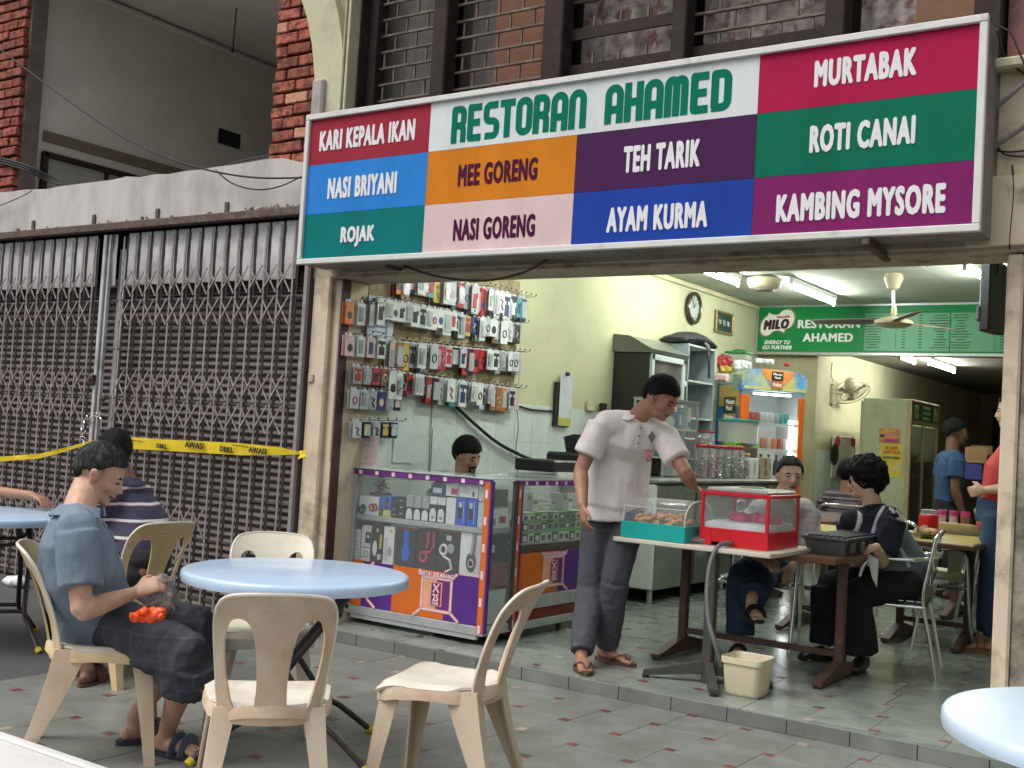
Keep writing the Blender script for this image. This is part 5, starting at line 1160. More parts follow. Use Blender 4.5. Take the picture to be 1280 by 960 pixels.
s_m = pmat('maroon_foil', (.25, .03, .06)); s_s = mat('silver_foil', (.6, .6, .62), r=.25, metal=.6); s_g = pmat('green_foil', (.03, .2, .06)); s_p = pmat('pink_foil', (.5, .15, .28))
jr = [(875, [s_m, s_m, s_s]), (885.6, [s_s, s_p]), (895, [s_p, s_s, s_m]), (905, [s_g, s_g, s_s]), (914, [s_s, s_g]), (922, [s_s, B_brown])]
P_ = [(-4.200, 9.170, 1.037), (-4.200, 9.348, 1.037), (-4.200, 9.510, 1.037), (-4.200, 9.687, 1.037), (-4.200, 9.851, 1.037), (-4.200, 10.000, 1.038)]
jl = ['jar of dark maroon sweets, leftmost in the front row', 'jar of silver and pink sweets, second from the left', 'jar of mixed pink sweets, third from the left', 'jar of green wrapped sweets in the middle of the row', 'jar of silver sweets right of the green one', 'jar of brown and silver sweets, rightmost with a red lid']
for (u, sw), p, l_ in zip(jr, P_, jl): jar(l_, (p[0], p[1], 1.054), .052, .30, sw)
for p, l_ in (((-4.350, 9.496, 1.319), 'empty jar with red lid standing behind at the left of the jars'), ((-4.350, 9.652, 1.323), 'empty jar with red lid standing behind, right one')):
    b = blockt('jar_stand', 'dark box raising '+l_.split(' with')[0]+(' on the left' if 'left' in l_ else ' on the right'), 'box', (p[0], p[1], 1.054), (.1, .1, .26), mat('dark_grey_card', (.15, .14, .12)))  # stand is dark card all over
    jar(l_, (p[0], p[1], 1.316), .05, .16, [s_s])
jar('jar with a yellow lid and brown sweets beside the red lidded jars', (-4.2, (-4.200, 10.162, 1.117)[1], 1.054), .045, .24, [B_brown, B_rose], B_yellow)
def cbox(label, u0, u1, v0, v1, x, m, d=.12, prints=()):
    return None
for label, A, B__, m, pr_ in (('tall narrow white carton on the counter right of the jars', (-4.200, 10.309, 1.034), (-4.200, 10.502, 1.251), B_white, [(B_grey, 0, .10, .03, .12)]),
    ('lower of two tan cartons at the right of the jars', (-4.200, 10.551, 1.034), (-4.200, 10.830, 1.145), mat('tan_carton', (.36, .30, .20), r=.7), [(mat('dark_print', (.12, .1, .07)), 0, .06, .07, .06)]),
    ('upper of two tan cartons at the right of the jars', (-4.200, 10.537, 1.143), (-4.200, 10.814, 1.264), mat('tan_carton', (.36, .30, .20), r=.7), [(mat('dark_print', (.12, .1, .07)), 0, .06, .05, .09)]),
    ('dark brown carton under the clear tub', (-4.250, 10.130, 1.249), (-4.250, 10.573, 1.351), mat('dark_brown_carton', (.10, .04, .03), r=.5), [(B_silver, 0, .03, .05, .02)]),
    ('green and white carton under the clear tub', (-4.300, 10.141, 1.338), (-4.300, 10.713, 1.391), B_green, [(B_white, 0, .02, .05, .02)]),
    ('orange printed carton behind the yellow lidded jar', (-4.330, 10.388, 1.025), (-4.330, 10.579, 1.252), B_orange, [(B_white, 0, .2, .06, .03)])):
    w_ = B__[1]-A[1]; h = B__[2]-A[2]; blockt('carton', label, 'box', (A[0]-.06, (A[1]+B__[1])/2, A[2] if A[2] > 1.1 else 1.054), (.12, w_, h if A[2] > 1.1 else h+A[2]-1.054), m, 0, pr_)
A, B__ = (-4.300, 10.117, 1.375), (-4.300, 10.741, 1.655)
t = thing('clear_tub', 'large clear tub with a teal lid standing on cartons before the drinks fridge', 'tub', ((A[0]-.12), (A[1]+B__[1])/2, A[2]))
r_ = (B__[1]-A[1])/2*.62; b = MB(); b.lathe((A[0]-.1, (A[1]+B__[1])/2, A[2]), [(r_*.88, 0), (r_, .02), (r_, .22)], 20); obj('tub_body', b, clear_plastic('cloudy_tub', (.62, .66, .60), .55, .2), t, smooth=40)
b = MB(); b.lathe((A[0]-.1, (A[1]+B__[1])/2, A[2]+.222), [(r_*1.05, 0), (r_*1.05, .018), (r_*.6, .026)], 20); obj('lid', b, B_teal, t, smooth=40)
b = MB(); b.lathe((A[0]-.1, (A[1]+B__[1])/2, A[2]+.01), [(r_*.8, 0), (r_*.8, .15)], 16); obj('contents', b, mat('cream_wafers', (.55, .52, .42), r=.7, var=.3, sc=30), t)
# =================================================================== DRINKS FRIDGE
fC, fR = Vector((-4.56, 10.80, 0)), Vector((-4.10, 11.37, 0)); fe = (fR-fC).normalized(); rzf = math.atan2(fe.y, fe.x); FW = (fR-fC).length; fm = (fC+fR)/2
fg = thing('drinks_fridge', 'orange drinks fridge with a glass door and blue juice adverts', 'fridge', (fm.x, fm.y, FZ), rzf)
M_forange = mat('orange_fridge_paint', (.62, .12, .015), r=.35); M_fblue = mat('juice_blue', (.02, .20, .50), r=.35, var=.25, sc=6); M_fgold = mat('juice_gold', (.50, .35, .12), r=.35, var=.15)
def fb(name, c, d, m, bev=.004, **k): b = MB(); b.box(c, d, bev); return obj(name, b, m, fg, local=True, **k)
D_ = .50; h0 = FW/2
fb('back_panel', (0, D_-.01, .98), (FW, .02, 1.9), M_white); fb('side_panel', (-h0+.012, D_/2, .98), (.024, D_, 1.9), M_fblue); fb('side_panel', (h0-.012, D_/2, .98), (.024, D_, 1.9), M_white)
fb('base', (0, D_/2, .16), (FW-.05, D_, .28), M_forange); fb('roof', (0, D_/2, 1.92), (FW-.05, D_-.02, .04), M_white)
fb('door_stile', (-h0+.05, -.012, 1.0), (.10, .04, 1.62), M_forange); fb('door_stile', (h0-.03, -.012, 1.0), (.06, .04, 1.62), M_forange); fb('door_rail', (0, -.012, .25), (FW-.16, .035, .10), M_forange)
b = MB(); b.box((.02, -.008, 1.05), (FW-.17, .006, 1.5)); obj('pane', b, M_cglass, fg, local=True)
# lit header box with rounded corners
b = MB(); n = 12; top_ = [(-h0-.01+(FW+.02)*i/n, 2.075-.06*abs(i/n*2-1)**5+.01*(1-abs(i/n*2-1))) for i in range(n+1)]
pts = [(x, -.05, z) for x, z in top_]; low = [(h0+.01, -.05, 1.86), (-h0-.01, -.05, 1.86)]
poly = [Vector(p) for p in low+pts]; b.prism(poly, (0, -.20, 0)); obj('header_box', b, mat('juice_header_blue', (.03, .22, .55), r=.35, var=.3, sc=5, dirt=(.55, .50, .12), dsc=4, dth=.55), fg, local=True)
b = MB(); b.prism([(h0-.01, -.053, 1.87), (-h0+.02, -.053, 1.87), (-h0+.02, -.053, 1.90), (h0-.01, -.053, 1.90)][::-1], (0, -.003, 0)); obj('yellow_strip', b, mat('juice_yellow', (.55, .52, .20), r=.4), fg, local=True)
b = MB(); b.prism([(-.17+.0, -.056, 2.085), (-.10, -.056, 1.98), (0, -.056, 1.93), (.12, -.056, 1.94), (.20, -.056, 2.02), (.22, -.056, 2.07)], (0, -.003, 0)); obj('orange_blob', b, mat('juice_orange', (.65, .22, .05), r=.4), fg, local=True)
b = MB(); b.box((.02, -.06, 2.015), (.13, .004, .09)); obj('black_badge', b, M_black, fg, local=True); b = MB(); b.box((.02, -.06, 1.925), (.13, .004, .075)); obj('gold_badge', b, mat('juice_orange2', (.50, .16, .06)), fg, local=True)
def ftext(s, x, z, w_, h, m=M_w, side=False):
    me = text_mesh(s, .05, bold=.001, depth=.0008); co = np.array([v.co[:] for v in me.vertices]); a = co.min(0); c = co.max(0)
    me.transform(Matrix.Translation((-(a[0]+c[0])/2, -(a[1]+c[1])/2, 0))); me.transform(Matrix.Diagonal((w_/(c[0]-a[0]), h/(c[1]-a[1]), 1, 1)))
    M = Matrix(((1, 0, 0), (0, 0, -1), (0, 1, 0))).to_4x4() if not side else Matrix(((0, 0, -1), (-1, 0, 0), (0, 1, 0))).to_4x4()
    M.translation = Vector((x, -.0635, z)) if not side else Vector((-h0-.0035, x, z)); me.transform(M); obj('lettering', me, m, fg, local=True, smooth=0)
ftext('Minute', .02, 2.035, .10, .025); ftext('Maid', .02, 2.0, .07, .025); ftext('Pulpy', .02, 1.925, .10, .04)
# side art
def fs(name, y, z, sy, sz_, m): b = MB(); b.box((-h0-.001, y, z), (.003, sy, sz_)); return obj(name, b, m, fg, local=True)
fs('top_gold_band', .22, 1.80, .44, .22, M_fgold); fs('black_badge', .20, 1.70, .26, .17, M_black); fs('gold_badge', .20, 1.57, .26, .08, M_fgold)
ftext('Minute', .19, 1.735, .18, .05, M_w, True); ftext('Maid', .21, 1.67, .13, .05, M_w, True); ftext('Pulpy', .19, 1.57, .18, .055, M_w, True)
for y, z, s_ in ((.10, 1.28, 1.0), (.32, 1.12, 1.1)):
    b = MB(); b.prism([Vector((-h0-.004, y-s_*.085*cos(a)*(1 if sin(a) < 0 else (1-sin(a)*.75)), z+s_*(.10*sin(a) if sin(a) < 0 else .17*sin(a)))) for a in [2*pi*i/20 for i in range(20)]], (-.002, 0, 0)); obj('juice_drop', b, M_fgold, fg, local=True)
# shelves, inner light strips, cans and bottles
zsh = [.38, .70, .99, 1.26, 1.52]
for z in zsh:
    b = MB(); b.box((.02, D_/2-.02, z), (FW-.14, D_-.10, .008)); b.box((.02, .015, z+.005), (FW-.14, .01, .025)); obj('shelf', b, M_wfab, fg, local=True)
M_strip = mat('fridge_light_strip', (.9, .95, 1), emit=(.90, 1, .98), es=9)
b = MB(); b.box((h0-.105, .035, .98), (.055, .012, 1.2), .003); obj('light_strip', b, M_strip, fg, local=True); b = MB(); b.box((.02, .03, 1.83), (.42, .03, .018)); obj('light_strip', b, M_strip, fg, local=True)
def can_mesh(kind):
    b = MB()
    if kind == 'can': b.lathe((0, 0, 0), [(.025, 0), (.031, .008), (.031, .105), (.025, .115)], 12)
    else: b.lathe((0, 0, 0), [(.03, 0), (.033, .01), (.033, .11), (.03, .13), (.013, .175), (.013, .20), (.015, .203), (.015, .218)], 12)
    return b.mesh(kind)
canm, botm = can_mesh('can'), can_mesh('bottle')
M_cola = mat('cola_bottle', (.03, .008, .005), r=.1); cans = [(1.526, 'top shelf', [B_red, B_red, B_red, B_silver, B_silver, B_silver, B_grey, B_teal, B_teal], canm, 'can'), (1.266, 'second shelf', [B_orange, B_orange, B_rose, B_orange, B_rose, B_orange, B_red, B_rose], canm, 'can'),
  (.996, 'third shelf', [M_cola]*6, botm, 'bottle'), (.706, 'fourth shelf', [M_cola, M_cola, B_silver, B_silver, B_black, B_black], botm, 'bottle'), (.386, 'lowest shelf', [B_pale]*6, botm, 'bottle')]
Mf = wm(fg)
mnm = {'carton_red': 'red', 'carton_silver': 'silver', 'carton_grey': 'grey', 'carton_teal': 'teal', 'carton_orange': 'orange', 'carton_rose': 'pink', 'cola_bottle': 'dark cola', 'carton_black': 'black', 'carton_pale_blue': 'pale blue', 'carton_pale_rose': 'pale rose'}
for z, nm, L_, me, kind in cans:
    for i, m in enumerate(L_):
        x = -h0+.13+(FW-.28)*i/(len(L_)-1); P = Mf @ Vector((x, .07, z-FZ*0+.002))
        o = place(kind, me, m, None, P); 
        if o.data.materials[0] != m: fix(o, m)
        tag(o, '%s %s, %s from the left on the %s of the fridge' % (mnm.get(m.name, 'plain'), kind, ordn[i], nm), kind, 'drinks in the fridge')
for me in (canm, botm): me.polygons.foreach_set('use_smooth', [True]*len(me.polygons)); me.set_sharp_from_angle(angle=radians(40))
# things on the fridge
ft = Mf @ Vector((-.18, .12, 2.02)); 
t = thing('clear_tub', 'shallow clear tub with a green lid on top of the drinks fridge', 'tub', (-4.797, 11.300, 2.290)); P = Vector((-4.798, 11.300, 2.299)); b = MB(); b.box(P, (.22, .2, .08), .02); obj('tub_body', b, M_jar, t); b = MB(); b.box(P+Vector((0, 0, .05)), (.25, .22, .025), .008); b.ball(P+Vector((.0, 0, .07)), (.08, .07, .02), 10, 6); obj('lid', b, B_green if 0 else mat('green_lid', (.03, .25, .06), r=.4), t)
for l_, P, m, s_ in (('red fruit snack bag lying on the fridge beside the shelf', (-4.925, 11.200, 2.246), B_red, (.09, .05, .07)), ('yellow snack bag under the red one on the fridge', (-4.893, 11.200, 2.169), B_yellow, (.08, .05, .035)), ('white plastic bag on the fridge under the green lidded tub', (-4.736, 11.250, 2.210), B_white, (.11, .06, .06)), ('crumpled white bag at the right of the fridge top', (-4.559, 11.400, 2.268), B_white, (.12, .05, .025)), ('small red capped bottle lying on the right of the fridge top', (-4.321, 11.450, 2.241), B_red, (.035, .03, .02)), ('beige bag hanging at the fridge side below the yellow snack', (-4.899, 11.100, 2.068), B_rose, (.09, .05, .045))):
    b = MB(); b.box(P, (s_[0]*1.6, s_[1]*1.9, s_[2]*1.5), .012, rot=Matrix.Rotation(.4, 3, 'Z')); me = remesh(b, .011, 1); wrinkle(me, .022, 17, ridged=True); wrinkle(me, .01, 40); tag(obj('snack_bag', me, m, None, 180), l_, 'bag')
# clock and frame
t = thing('wall_clock', 'round wall clock with a dark rim on the green wall', 'clock', (XW, 10.43, 2.72))
b = MB(); b.tube([(XW+.035, 10.43+.145*cos(a), 2.72+.145*sin(a)) for a in [2*pi*i/28 for i in range(28)]], .022, 8, closed=True); b.cyl((XW, 10.43, 2.72), (XW+.02, 10.43, 2.72), .15, seg=28); obj('rim', b, mat('dark_brass', (.10, .085, .05), r=.3, metal=.6), t, smooth=40)
b = MB(); b.cyl((XW+.02, 10.43, 2.72), (XW+.028, 10.43, 2.72), .13, seg=28); obj('dial', b, mat('clock_dial', (.42, .45, .42), r=.3), t)
b = MB()
for i in range(12):
    a = pi/6*i; b.box((XW+.030, 10.43+.105*sin(a), 2.72+.105*cos(a)), (.003, .008, .02), rot=Matrix.Rotation(-a, 3, 'X'))
b.box((XW+.032, 10.43+.02, 2.75), (.003, .01, .08), rot=Matrix.Rotation(-.6, 3, 'X')); b.box((XW+.033, 10.43-.02, 2.76), (.003, .007, .10), rot=Matrix.Rotation(.4, 3, 'X')); obj('hands_and_marks', b, M_black, t, smooth=0)
t = thing('framed_picture', 'small gold framed green calligraphy picture on the green wall', 'picture', (XW, 11.2, 2.66))
y0_, y1_, zc_ = 11.0, 11.42, 2.66; b = MB()
for c, d in (((XW+.02, (y0_+y1_)/2, zc_+.105), (.03, y1_-y0_, .025)), ((XW+.02, (y0_+y1_)/2, zc_-.105), (.03, y1_-y0_, .025)), ((XW+.02, y0_, zc_), (.03, .025, .235)), ((XW+.02, y1_, zc_), (.03, .025, .235))): b.box(c, d, .004)
obj('frame', b, mat('antique_gold', (.28, .20, .07), r=.35, metal=.5), t)
b = MB(); b.box((XW+.012, (y0_+y1_)/2, zc_), (.01, y1_-y0_, .21)); obj('picture', b, mat('dark_green_velvet', (.02, .05, .035), r=.7), t)
b = MB()
for k in range(3): b.tube([(XW+.021, y0_+.07+.11*k+.04*j/4, zc_+.03*sin(j*1.7+k)) for j in range(7)], .005, 5)
obj('calligraphy', b, mat('silver_script', (.45, .47, .42), r=.4), t)

# =================================================================== KITCHEN
kc = thing('tall_kitchen_cabinet', 'tall cream cabinet with glass doors and posters on its side', 'cabinet', (-3.62, 13.2, FZ))
x0, x1, y0, y1, zt = -3.90, -3.35, 12.66, 13.82, 1.98
M_cab = mat('greenish_cream_panel', (.42, .44, .29), r=.6, var=.06, dirt=(.25, .25, .17), dsc=4, dth=.66)
b = MB(); b.box(((x0+x1)/2, y0+.012, (zt+.12)/2), (x1-x0-.05, .024, zt-.12), .003); obj('side_panel', b, M_cab, kc)
b = MB(); b.box((x0+.01, (y0+y1)/2, 1.0), (.02, y1-y0, 1.9)); b.box(((x0+x1)/2, y1, 1.0), (x1-x0, .02, 1.9)); obj('back_panel', b, M_cab, kc)
b = MB(); b.box((x1-.015, y0, zt/2), (.05, .05, zt), .004); b.box((x1-.015, y1, zt/2), (.05, .05, zt), .004); b.box((x1-.015, (y0+y1)/2, 1.735), (.05, y1-y0, .05), .004); b.box((x1-.015, (y0+y1)/2, zt-.02), (.05, y1-y0, .04), .004); b.box((x1-.015, (y0+y1)/2, .98), (.03, .03, 1.5)); obj('door_frame', b, mat('worn_tan_frame', (.36, .29, .16), r=.5), kc)
b = MB(); b.box((x1+.004, (y0+y1)/2, 1.855), (.012, y1-y0-.06, .20)); obj('green_sign_panel', b, mat('cabinet_green_sign', (.02, .16, .06), r=.35), kc)
for y in (12.83, 13.66): b = MB(); b.box((x1+.011, y, 1.855), (.004, .16, .15)); obj('food_picture', b, mat('food_picture', (.42, .33, .22), var=.7, sc=16), kc)
for k in range(3): text(['MINUMAN', 'KOPI', 'TEH'][k] if 0 else '■■■■'[0:0] or 'SEJUK', .05, M_w, kc, (x1+.012, 13.25, 1.915-.06*k), (0, 1, 0), SZ, fit=(.34, .035), depth=.0006) if 0 else None
b = MB()
for k in range(3): b.box((x1+.0125, 13.25, 1.915-.06*k), (.002, .30, .032))
obj('printed_words', b, mat('pale_green_print', (.35, .5, .36)), kc)
b = MB(); b.box((x1-.02, (y0+y1)/2, .9), (.006, y1-y0, 1.6)); obj('pane', b, clear_plastic('dim_cabinet_glass', (.10, .09, .07), .45, .05), kc)
for z in (.5, .9, 1.3): b = MB(); b.box(((x0+x1)/2, (y0+y1)/2, z), (x1-x0-.06, y1-y0-.04, .02)); obj('shelf', b, M_ceil_dark, kc)
rg = random.Random(6)
b = MB()
for k in range(30): b.ball((x1-.12-rg.random()*.2, y0+.1+rg.random()*(y1-y0-.2), rg.choice((.52, .92, 1.32))+.05), (.05, .05, .05), 8, 6)
obj('crockery', b, mat('dim_crockery', (.25, .2, .14), r=.4), kc, kind='stuff')
def poster(label, x, z, w_, h, m, rows, y=y0-.006):
    t = thing('poster', label, 'poster', (x, y, z)); b = MB(); b.box((x, y, z), (w_, .003, h)); obj('sheet', b, m, t)
    for s, dz, hh, mm, ww in rows: text(s, .06, mm, t, (x, y-.003, z+dz), SX, SZ, bold=.003, fit=(ww, hh), depth=.0006)
    return t
xa_, za_ = (-3.541, 12.650, 1.309)[0], (-3.541, 12.650, 1.309)[2]
M_py = mat('yellow_poster', (.60, .48, .06), r=.5, var=.12, sc=6); M_prd = mat('poster_red', (.42, .05, .02), r=.5); M_porange = mat('orange_poster', (.55, .22, .08), r=.5, var=.2)
t = poster('yellow coffee poster with red words and cups on the cabinet side', xa_, za_, .245, .36, M_py, [('KOPI', .13, .04, M_prd, .13), ('JANTAN', .08, .05, M_prd, .19), ('KACIP FATIMAH', .025, .03, M_black, .18)])
b = MB()
for dx, dz, r_ in ((-.07, -.06, .04), (.03, -.10, .045), (-.05, -.13, .035), (.08, -.05, .03)): b.prism([Vector((xa_+dx+r_*cos(a), y0-.009, za_+dz+r_*.6*sin(a))) for a in [2*pi*i/12 for i in range(12)]], (0, -.002, 0))
obj('cup_picture', b, mat('cup_print', (.55, .42, .25), var=.3, sc=20), t)
xo_, zo_ = (-3.570, 12.650, 1.571)[0], (-3.570, 12.650, 1.571)[2]
t = poster('small orange and magenta poster above the yellow one', xo_, zo_, .23, .17, M_porange, [('PROMOSI', .06, .02, M_py, .12)])
b = MB(); b.box((xo_+.02, y0-.009, zo_-.05), (.16, .002, .04)); obj('magenta_band', b, mat('magenta_print', (.40, .05, .18)), t); b = MB(); b.box((xo_-.08, y0-.009, zo_+.0), (.05, .002, .03)); obj('dark_word', b, M_black, t)
# soft drink poster on the kitchen wall
t = thing('poster', 'white soft drink poster with red and black roundels on the kitchen wall', 'poster', (-4.26, 13.3, 1.3))
y0p, y1p = (-4.250, 12.804, 1.314)[1], (-4.250, 13.594, 1.329)[1]; z0p, z1p = (-4.250, 13.182, 1.069)[2], (-4.250, 13.112, 1.552)[2]
b = MB(); b.box((-4.25, (y0p+y1p)/2, (z0p+z1p)/2), (.012, y1p-y0p, z1p-z0p)); obj('sheet', b, B_white, t)
def disc(y, z, ry, rz, m, nm='roundel', x=-4.243): b = MB(); b.prism([Vector((x, y+ry*cos(a), z+rz*sin(a))) for a in [2*pi*i/18 for i in range(18)]], (.003, 0, 0)); obj(nm, b, m, t)
hp = z1p-z0p; wp = y1p-y0p
disc(y0p+wp*.2, z1p-hp*.14, .09, .07, B_red); disc(y0p+wp*.9, z1p-hp*.12, .08, .06, B_red); disc(y0p+wp*.1, z1p-hp*.45, .14, .13, B_black); b = MB(); b.box((-4.243, y0p+wp*.45, z0p+hp*.12), (.003, wp*.5, hp*.2)); obj('bottle_print', b, B_red, t)
b = MB(); b.tube([(-4.242, y1p-.01, z0p), (-4.242, y1p-.01, z1p-.02), (-4.242, y0p+wp*.35, z1p-.02)], .008, 5); obj('red_border', b, B_red, t)
# far kitchen: dark window, sideboard, boxes
t = thing('kitchen_window', 'dark blue grey window behind the man in the blue shirt', 'window', (-2.6, 20.4, 1.6))
b = MB(); b.box((-3.05, 20.45, 1.75), (1.9, .05, .9)); obj('pane', b, mat('night_blue_pane', (.02, .028, .045), r=.15, var=.6, sc=2), t); b = MB(); b.box((-3.05, 20.42, 2.22), (2.0, .08, .06)); b.box((-4.02, 20.42, 1.75), (.06, .08, .9)); obj('frame', b, M_brownframe, t)  # dark blue pane, blotched at random
t = thing('sideboard', 'dark sideboard with wooden crates behind the man in the blue shirt', 'sideboard', (-2.0, 15.2, FZ))
b = MB(); b.box((-1.95, 15.5, .58), (1.5, .5, 1.0), .01); obj('body', b, mat('dark_brown_board', (.06, .04, .03), r=.6), t); b = MB(); b.box((-1.95, 15.5, 1.1), (1.56, .56, .035), .005); obj('top', b, mat('worn_wood_top', (.22, .14, .08), r=.5), t)
for k, (u, v, m) in enumerate(((1219, 592, mat('cardboard', (.33, .2, .1), r=.8)), (1212, 612, mat('indigo_crate', (.05, .05, .25))), (1226, 575, mat('cardboard', (.33, .2, .1))))):
    P = [((-3.257, 15.450, 1.196)[0], 15.45, 1.43), ((-3.308, 15.450, 0.987)[0], 15.45, 1.22), ((-3.283, 15.900, 1.197)[0], 15.9, 1.545)][k]
    blockt('crate', ['brown cardboard crate behind the man in blue', 'indigo crate under the cardboard one', 'brown box on the dark wall shelf at the right'][k], 'crate', (P[0], P[1], P[2]-.1), (.26, .2, .2 if k < 2 else .12), m, .2)
t = thing('kitchen_shelf', 'dark wall shelf across the kitchen at head height', 'shelf', (-2.2, 15.8, 1.35)); b = MB(); b.box((-1.9, 15.9, 1.42), (1.4, .3, .04), .004); b.box((-2.55, 15.9, 1.2), (.04, .3, .45)); obj('shelf_board', b, mat('reddish_dark_board', (.08, .03, .025), r=.5), t)
t = thing('ceiling_louvre_light', 'unlit brown framed ceiling light in the kitchen at the right', 'lamp', (-2.6, 15.5, 2.45)); b = MB(); [b.box((-2.75+.14*k, 15.6, 2.46), (.03, 1.2, .06)) for k in range(3)]; b.box((-2.6, 15.0, 2.46), (.34, .03, .06)); b.box((-2.6, 16.2, 2.46), (.34, .03, .06)); obj('frame', b, mat('tan_lamp_frame', (.22, .14, .07)), t)

# =================================================================== MOULDED PLASTIC CHAIRS
M_cs = mat('pale_worn_seat_plastic', (.66, .62, .54), r=.42, var=.05, sc=6, dirt=(.50, .42, .33), dsc=5, dth=.60, dw=.16, bump=.05, bsc=60, sss=.03)
M_cb = mat('stained_beige_plastic', (.62, .50, .38), r=.45, var=.08, sc=5, dirt=(.46, .30, .19), dsc=5.5, dth=.51, dw=.16, bump=.08, bsc=60, sss=.03)
M_cl = mat('stained_leg_plastic', (.64, .54, .41), r=.5, var=.06, sc=5, dirt=(.46, .33, .22), dsc=5, dth=.55, dw=.2, stretch=(1, 1, .5), bump=.04)
M_cy = mat('yellowed_plastic', (.58, .46, .27), r=.45, var=.06, sc=5, dirt=(.40, .28, .13), dsc=4, dth=.55, dw=.15)
M_cw = mat('cream_white_plastic', (.66, .62, .50), r=.42, var=.04, sc=4, dirt=(.55, .48, .36), dsc=4, dth=.6)
def catmull(P, sub=5, closed=False):
    P = [Vector(p) for p in P]; n = len(P); out = []
    for i in range(n if closed else n-1):
        g = (lambda k: P[k % n]) if closed else (lambda k: P[max(0, min(n-1, k))])
        p0, p1, p2, p3 = g(i-1), g(i), g(i+1), g(i+2)
        for k in range(sub):
            t = k/sub; out.append(.5*((2*p1)+(p2-p0)*t+(2*p0-5*p1+4*p2-p3)*t*t+(-p0+3*p1-3*p2+p3)*t**3))
    if not closed: out.append(P[-1])
    return out
def sheet(outer, holes, maxe=.022):
    """flat filled outline with holes, finely triangulated: x = across, y = up the sheet"""
    cu = bpy.data.curves.new('outline', 'CURVE'); cu.dimensions = '2D'; cu.fill_mode = 'BOTH'
    for L_ in [outer]+holes:
        s = cu.splines.new('POLY'); s.points.add(len(L_)-1); s.use_cyclic_u = True
        for p, q_ in zip(s.points, L_): p.co = (q_[0], q_[1], 0, 1)
    o = bpy.data.objects.new('outline', cu); COL.objects.link(o); me = bpy.data.meshes.new_from_object(o.evaluated_get(bpy.context.evaluated_depsgraph_get()))
    bpy.data.objects.remove(o); bpy.data.curves.remove(cu)
    import bmesh
    bm = bmesh.new(); bm.from_mesh(me); bmesh.ops.remove_doubles(bm, verts=bm.verts, dist=1e-5)
    for it in range(5):
        es = [e for e in bm.edges if e.calc_length() > maxe*(1.3 if it < 4 else 1.8)]
        if not es: break
        bmesh.ops.subdivide_edges(bm, edges=es, cuts=1); bmesh.ops.triangulate(bm, faces=bm.faces)
        if it < 3: bmesh.ops.beautify_fill(bm, faces=bm.faces, edges=[e for e in bm.edges if not e.is_boundary])
    bm.to_mesh(me); bm.free(); return me
def solid(me, fn, th):
    """bend a flat sheet by fn(x, y) -> point and give it thickness"""
    for v in me.vertices: v.co = fn(v.co.x, v.co.y)
    o = bpy.data.objects.new('sheet', me); COL.objects.link(o); md = o.modifiers.new('s', 'SOLIDIFY'); md.thickness = th; md.offset = 0
    out = bpy.data.meshes.new_from_object(o.evaluated_get(bpy.context.evaluated_depsgraph_get())); bpy.data.objects.remove(o); return out
SHW = lambda x: .198 if x > -.1 else .198-.0
def back_fn(y, l):
    t = l/.40 if l > 0 else l/.55
    x = -.195-.075*t-.055*t*t-.015*max(0, t-.75)*4*.5 + .105*(abs(y)/.2)**2.2*(.55+.25*(1-t))
    return Vector((x, y*(1+.10*(t-.5)), .425+l*.935))
out_b = catmull([(-.175, -.055), (-.190, .03), (-.198, .15), (-.203, .26), (-.198, .335), (-.170, .385), (-.11, .402), (0, .406), (.11, .402), (.170, .385), (.198, .335), (.203, .26), (.198, .15), (.190, .03), (.175, -.055)], 4)
hole = [(.064, .002), (.100, -.014), (.136, .006), (.157, .09), (.168, .18), (.166, .255), (.145, .310), (.108, .316), (.079, .282), (.062, .20), (.054, .10), (.056, .04)]
out_b = [Vector((p.x*.90, p.y)) for p in out_b]; hole = [(a*.90, c) for a, c in hole]
hr = catmull(hole, 4, True); hl = [Vector((-p.x, p.y)) for p in hr][::-1]
back_me = solid(sheet([tuple(p) for p in out_b], [[tuple(p) for p in hr], [tuple(p) for p in hl]], .018), back_fn, .009)
# seat with a dished top and turned-down rim
b = MB(); nx, ny = 14, 14; ids = []
def seat_pt(a, c_):
    x = .225*a if a > 0 else a*(.197-.085*abs(c_)**2.2); y = (.198+.022*a)*c_
    edge = max(abs(a), abs(c_)); x *= 1-.06*(abs(c_)**6) if a > 0 else 1; y *= 1-.04*(abs(a)**6)
    z = .440-.018*(1-a*a)*(1-c_*c_)-.030*max(0, edge-.88)/.12*.6*max(0, min(1, (a+.85)/.35)) + (.004 if a > .5 else 0)
    if a > .62: z -= .022*((a-.62)/.38)**2
    return Vector((x-.005, y, z))
for i in range(nx+1): ids.append([b._v(seat_pt(-1+2*i/nx, -1+2*j/ny)) for j in range(ny+1)])
for i in range(nx):
    for j in range(ny): b.face((ids[i][j], ids[i+1][j], ids[i+1][j+1], ids[i][j+1]))
seat_me = solid(b.mesh('seat'), lambda x, y: None, .01) if False else None
def thick(mb, th, name):
    me = mb.mesh(name); o = bpy.data.objects.new('s', me); COL.objects.link(o); md = o.modifiers.new('s', 'SOLIDIFY'); md.thickness = th; md.offset = -1
    out = bpy.data.meshes.new_from_object(o.evaluated_get(bpy.context.evaluated_depsgraph_get())); bpy.data.objects.remove(o); bpy.data.meshes.remove(me); return out
seat_me = thick(b, .010, 'seat')
